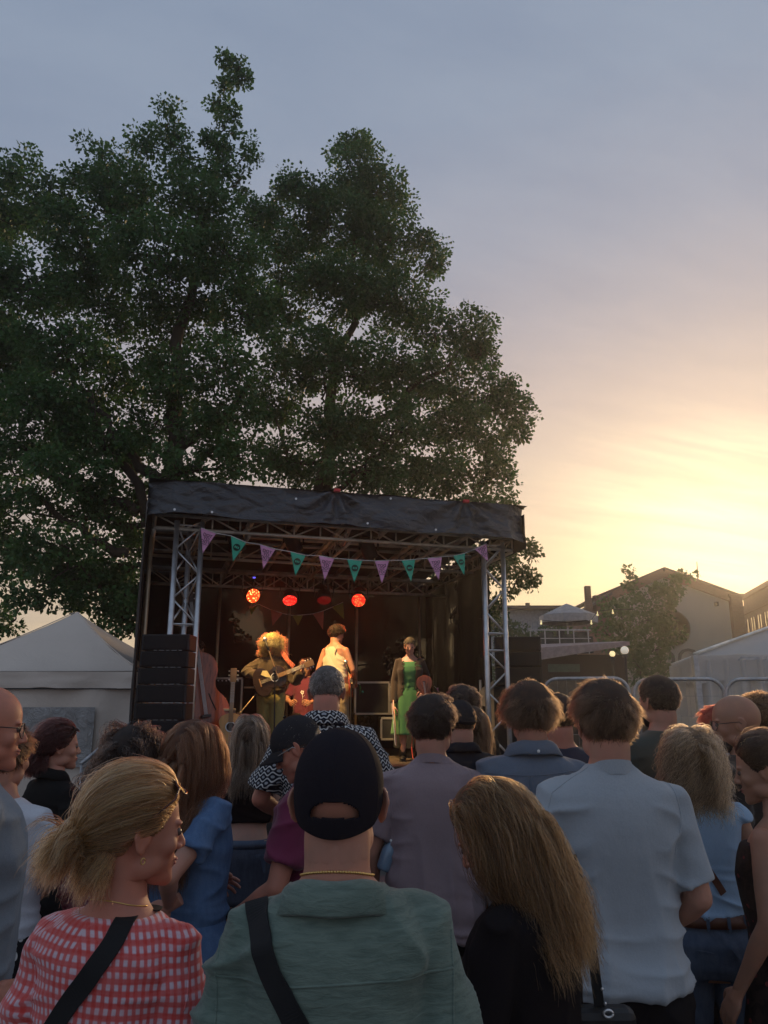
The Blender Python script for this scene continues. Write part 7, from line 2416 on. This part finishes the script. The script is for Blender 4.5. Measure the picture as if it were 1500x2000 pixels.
# spare guitar standing by the front
s0_ = P(448, 1476, 9.5)
instrument('acoustic_guitar', 'honey-coloured acoustic guitar leaning on a stand at the front left of the stage', 'guitar', s0_, s0_ + Vector((-.02, .16, 1)), (.1, -1, .2), .49, .20, .145, .12, .10, .36, .05, .17, M_HONEY, M_FRET, group='guitars on the stage')
t_ = thing('guitar_stand', 'small black stand holding the honey-coloured guitar', 'stand', (s0_.x, s0_.y, DZ))
zz_ = max(.04, s0_.z - DZ)
b = MB(); b.tube([(-.14, -.1, .01), (0, .14, .3), (.14, -.1, .01)], .010); obj('legs', b, M_BLACK, t_)
b = MB(); b.tube([(-.10, -.06, zz_), (-.10, .10, zz_), (.10, .10, zz_), (.10, -.06, zz_)], .010); obj('cradle', b, M_BLACK, t_)
d0, d1 = P(400, 1440, 9.75), P(382, 1278, 9.85)
instrument('double_bass', 'red-brown double bass standing tilted beside the left loudspeaker stack', 'double bass', d0, d1 + Vector((-.05, 0, .2)), (.55, -1, .1), 1.05, .33, .25, .19, .2, .62, .055, .25, M_ORWOOD, mat('ebony_wood', (.03, .02, .018), .4), hole='f', m_top=M_ORWOOD)
b = MB(); b.tube([tuple(d0), (d0.x + .01, d0.y, DZ)], .008); tp2 = obj('bass_spike', b, M_STEEL)
for o_ in list(scene.objects):
    if o_.get('category') == 'double bass': tp2.parent = o_; tp2.location = -Vector(o_.location)
tp2.name = 'spike'
v0, v1 = P(834, 1368, 10.25), P(824, 1322, 10.25)
instrument('violin', 'shiny orange-brown violin hanging from the left hand of the violinist', 'violin', v1 + Vector((.02, 0, .02)), v0, (-.25, -1, .1), .36, .105, .085, .06, .045, .13, .026, .09, M_ORWOOD, mat('ebony_wood', (.03, .02, .018), .4), hole='f')
q0, q1 = P(768, 1372, 10.37), P(774, 1457, 10.3)
bw = thing('violin_bow', 'thin pale violin bow pointing down from the right hand of the violinist', 'bow', q0)
b = MB(); b.tube([(0, 0, .03), tuple((q1 - q0) * .5 + Vector((.006, 0, 0))), tuple(q1 - q0)], .0075, 6); obj('stick', b, mat('pale_pink_wood', (.7, .36, .25), .4), bw, smooth=True)
b = MB(); b.tube([(-.016, 0, 0), tuple((q1 - q0) + Vector((-.012, 0, .01)))], .004, 5); obj('bow_hair', b, M_WHITEP, bw)
# guitarist's electric guitar, seen edge-on past his hip
eg0, eg1 = P(684, 1343, 10.7), P(690, 1325, 11.3)
instrument('electric_guitar', 'red-brown electric guitar at the hip of the man in the tank top', 'guitar', eg0, eg1, (.9, .2, .1), .42, .16, .12, .09, .045, .35, .045, .17, mat('cherry_red_lacquer', (.28, .05, .02), .25, coat=.6), M_FRET, hole='f', group='guitars on the stage')
# strap of the singer
b = MB(); sp = [P(541, 1262, 10.28), P(550, 1272, 10.08), P(562, 1290, 10.02), P(574, 1302, 9.98)]
for i in range(3): b.obox(tuple(sp[i]), tuple(sp[i + 1]), .055, .006, up=(0, 1, .2))
gs = tag(obj('guitar_strap', b, mat('red_woven_strap', (.42, .10, .06), .8, vs=60, var=.7)), 'red and white woven strap over the shoulder of the curly-haired singer', 'strap')

# microphone stands
def mic_stand(label, px, pybot, Y, top, mic, boom=None, group='microphone stands on the stage'):
    p = P(px, pybot, Y); bx, by = p.x, p.y
    t_ = thing('microphone_stand', label, 'microphone stand', (bx, by, DZ), 0, group)
    tw = top - Vector((bx, by, DZ)); mw = mic - Vector((bx, by, DZ))
    b = MB(); b.tube([(0, 0, .05), tuple(tw)], .0095); obj('pole', b, M_BLACK, t_)
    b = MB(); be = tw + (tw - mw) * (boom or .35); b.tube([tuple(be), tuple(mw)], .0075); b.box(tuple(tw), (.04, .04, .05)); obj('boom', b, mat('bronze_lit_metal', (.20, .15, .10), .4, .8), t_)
    for k in range(3):
        a = k * 2.094 + .5; b = MB(); b.tube([(0, 0, .12), (.28 * math.cos(a), .28 * math.sin(a), .012)], .009); obj('leg', b, M_BLACK, t_)
    dm = (mw - tw).normalized()
    b = MB(); b.tube([tuple(mw - dm * .02), tuple(mw + dm * .13)], [.012, .018], 12); mi = obj('microphone', b, M_BLACK, t_, smooth=True)
    b = MB(); b.ell(tuple(mw + dm * .155), .030, nu=14, nv=10); obj('grille', b, M_ALU, mi, smooth=True)
mic_stand('boom microphone stand slanting up to the face of the curly-haired singer', 538, 1400, 9.6, P(537, 1306, 9.62), P(524, 1268, 9.75), .55)
mic_stand('microphone stand beside the hip of the man in the tank top', 684, 1400, 10.4, P(686, 1330, 10.4), P(680, 1310, 10.5), .3)
mic_stand('low microphone stand slanting right beside the stack of pedals, left of the singer', 462, 1410, 9.7, P(466, 1396, 9.7), P(498, 1358, 9.9), .3)

# amplifier, cases and tables
def crate(label, cat, x0, y0, x1, y1, Y, depth, m_, edge=None, name='flight_case', group=None, grill=False):
    a_, b_ = P(x0, y1, Y), P(x1, y0, Y)
    wd, h = b_.x - a_.x, b_.z - a_.z
    t_ = thing(name, label, cat, ((a_.x + b_.x) / 2, Y + depth / 2, a_.z), R(6), group)
    b = MB(); b.box((0, 0, h / 2), (wd, depth, h)); obj('case', b, m_, t_, bevel=.006)
    if edge:
        b = MB(); e = .028
        for zz in (e / 2, h - e / 2): b.box((0, -depth / 2 - .003, zz), (wd + .006, .012, e))
        for xx in (-wd / 2, wd / 2): b.box((xx, -depth / 2 - .0045, h / 2), (e, .012, h - 2 * e))
        obj('metal_edging', b, edge, t_, bevel=.002)
    if grill:
        b = MB(); b.box((0, -depth / 2 - .006, h * .45), (wd * .86, .01, h * .74)); obj('grille', b, M_GR, t_)
        b = MB()
        for k in range(6): b.lathe([(0, 0), (.012, 0), (.010, .02), (0, .02)], 10, (wd * (-.35 + .14 * k), -depth / 2 - .004, h * .92), rot=(R(90), 0, 0))
        obj('knobs', b, M_ALU, t_)
    return t_
M_EDGE = mat('dull_edge_metal', (.45, .40, .33), .4, .7)
crate('black bass amplifier with a pale top strip behind the double bass', 'amplifier', 412, 1323, 470, 1404, 11.4, .4, M_BLACKM, M_EDGE, 'amplifier', 'black boxes at the back of the stage', True)
crate('upper black flight case with pale metal edges between the guitarist and the violinist', 'flight case', 690, 1331, 757, 1396, 11.9, .5, M_BLACKM, M_EDGE, 'flight_case', 'black boxes at the back of the stage')
crate('lower black flight case with pale metal edges behind the bow of the violinist', 'flight case', 741, 1401, 770, 1446, 11.4, .5, M_BLACKM, M_EDGE, 'flight_case', 'black boxes at the back of the stage')
crate('tall narrow beige case standing right of the upper flight case', 'flight case', 757, 1340, 766, 1396, 11.9, .4, mat('beige_case', (.30, .25, .18), .7), M_EDGE, 'flight_case', 'black boxes at the back of the stage')
crate('black wedge-side monitor box on the floor behind the violinist', 'monitor', 772, 1424, 806, 1462, 11.0, .4, M_BLACKM, None, 'floor_monitor', None, False)
tb = thing('side_table', 'small pale-topped table with bottles between the double bass and the singer', 'table', (P(437, 1386, 9.9).x, 9.9, DZ))
tz_ = P(437, 1386, 9.9).z - DZ
b = MB(); b.box((0, 0, tz_), (.27, .2, .025)); obj('table_top', b, mat('pale_table_top', (.45, .42, .36), .5), tb, bevel=.003)
for sx in (-1, 1):
    for sy in (-1, 1): b = MB(); b.box((sx * .12, sy * .08, tz_ / 2), (.02, .02, tz_)); obj('leg', b, M_STEEL, tb)
for k, (px, m_) in enumerate([(428, mat('green_bottle_glass', (.05, .10, .04), .1, spec=.8)), (440, mat('brown_bottle_glass', (.14, .06, .02), .1, spec=.8))]):
    q = P(px, 1386, 9.9); o_ = MB(); o_.lathe([(0, 0), (.022, 0), (.022, .07), (.009, .10), (.009, .13), (0, .13)], 14)
    ob = obj('bottle', o_, m_, smooth=True); ob.location = (q.x, 9.88, DZ + tz_ + .0135)
    tag(ob, ['green bottle at the left on the small side table', 'brown bottle at the right on the small side table'][k], 'bottle', 'bottles on the side table')
# cables on the deck
cb = MB(); cb.tube([tuple(P(806, 1432, 10.45)), tuple(P(804, 1460, 10.35)), tuple(P(806, 1480, 10.3)), (P(815, 1484, 10.2).x, 10.2, DZ + .01), (P(850, 1484, 10.0).x, 10.1, DZ + .01)], .006, 6)
tag(obj('cable', cb, mat('red_cable', (.5, .05, .03), .5), smooth=True), 'thin red cable hanging beside the leg of the violinist', 'cable')
# star-shaped board behind the right tower
pl = [(944, 1342), (955, 1336), (963, 1330), (968, 1352), (984, 1358), (967, 1360), (968, 1377), (984, 1386), (968, 1390), (970, 1442), (962, 1445), (954, 1442), (948, 1380), (941, 1378), (934, 1384), (930, 1377), (936, 1350)]
q = [P(x, y, 10.75) for x, y in pl]
b = MB(); b.prism([(v.x, v.z) for v in q], 10.73, 10.77)
tag(obj('star_board', b, mat('pale_cardboard', (.45, .35, .24), .85, var=.2)), 'pale jagged star-shaped board on a post behind the right lattice tower', 'sign')
b = MB(); a_ = P(938, 1328, 10.85); b.tube([(a_.x, 10.85, .02), (a_.x, 10.85, a_.z)], .018)
tag(obj('sign_post', b, M_STEEL), 'thin grey post just left of the star-shaped board', 'post')

# ---------------------------------------------------------------- haze
hz = MB(); hz.box((10, 52, 12.9), (190, 170, 28.2))
hm = bpy.data.materials.new('haze'); hm.use_nodes = True
hm.node_tree.nodes.clear()
t = NT(hm.node_tree)
pv = t.node('ShaderNodeVolumePrincipled')
pv.inputs['Color'].default_value = (1, .97, .92, 1)
pv.inputs['Density'].default_value = HAZE
pv.inputs['Anisotropy'].default_value = .75
oo = t.node('ShaderNodeOutputMaterial'); t.link(pv.outputs[0], oo.inputs['Volume'])
h = obj('haze', hz, hm)
tag(h, kind='stuff')
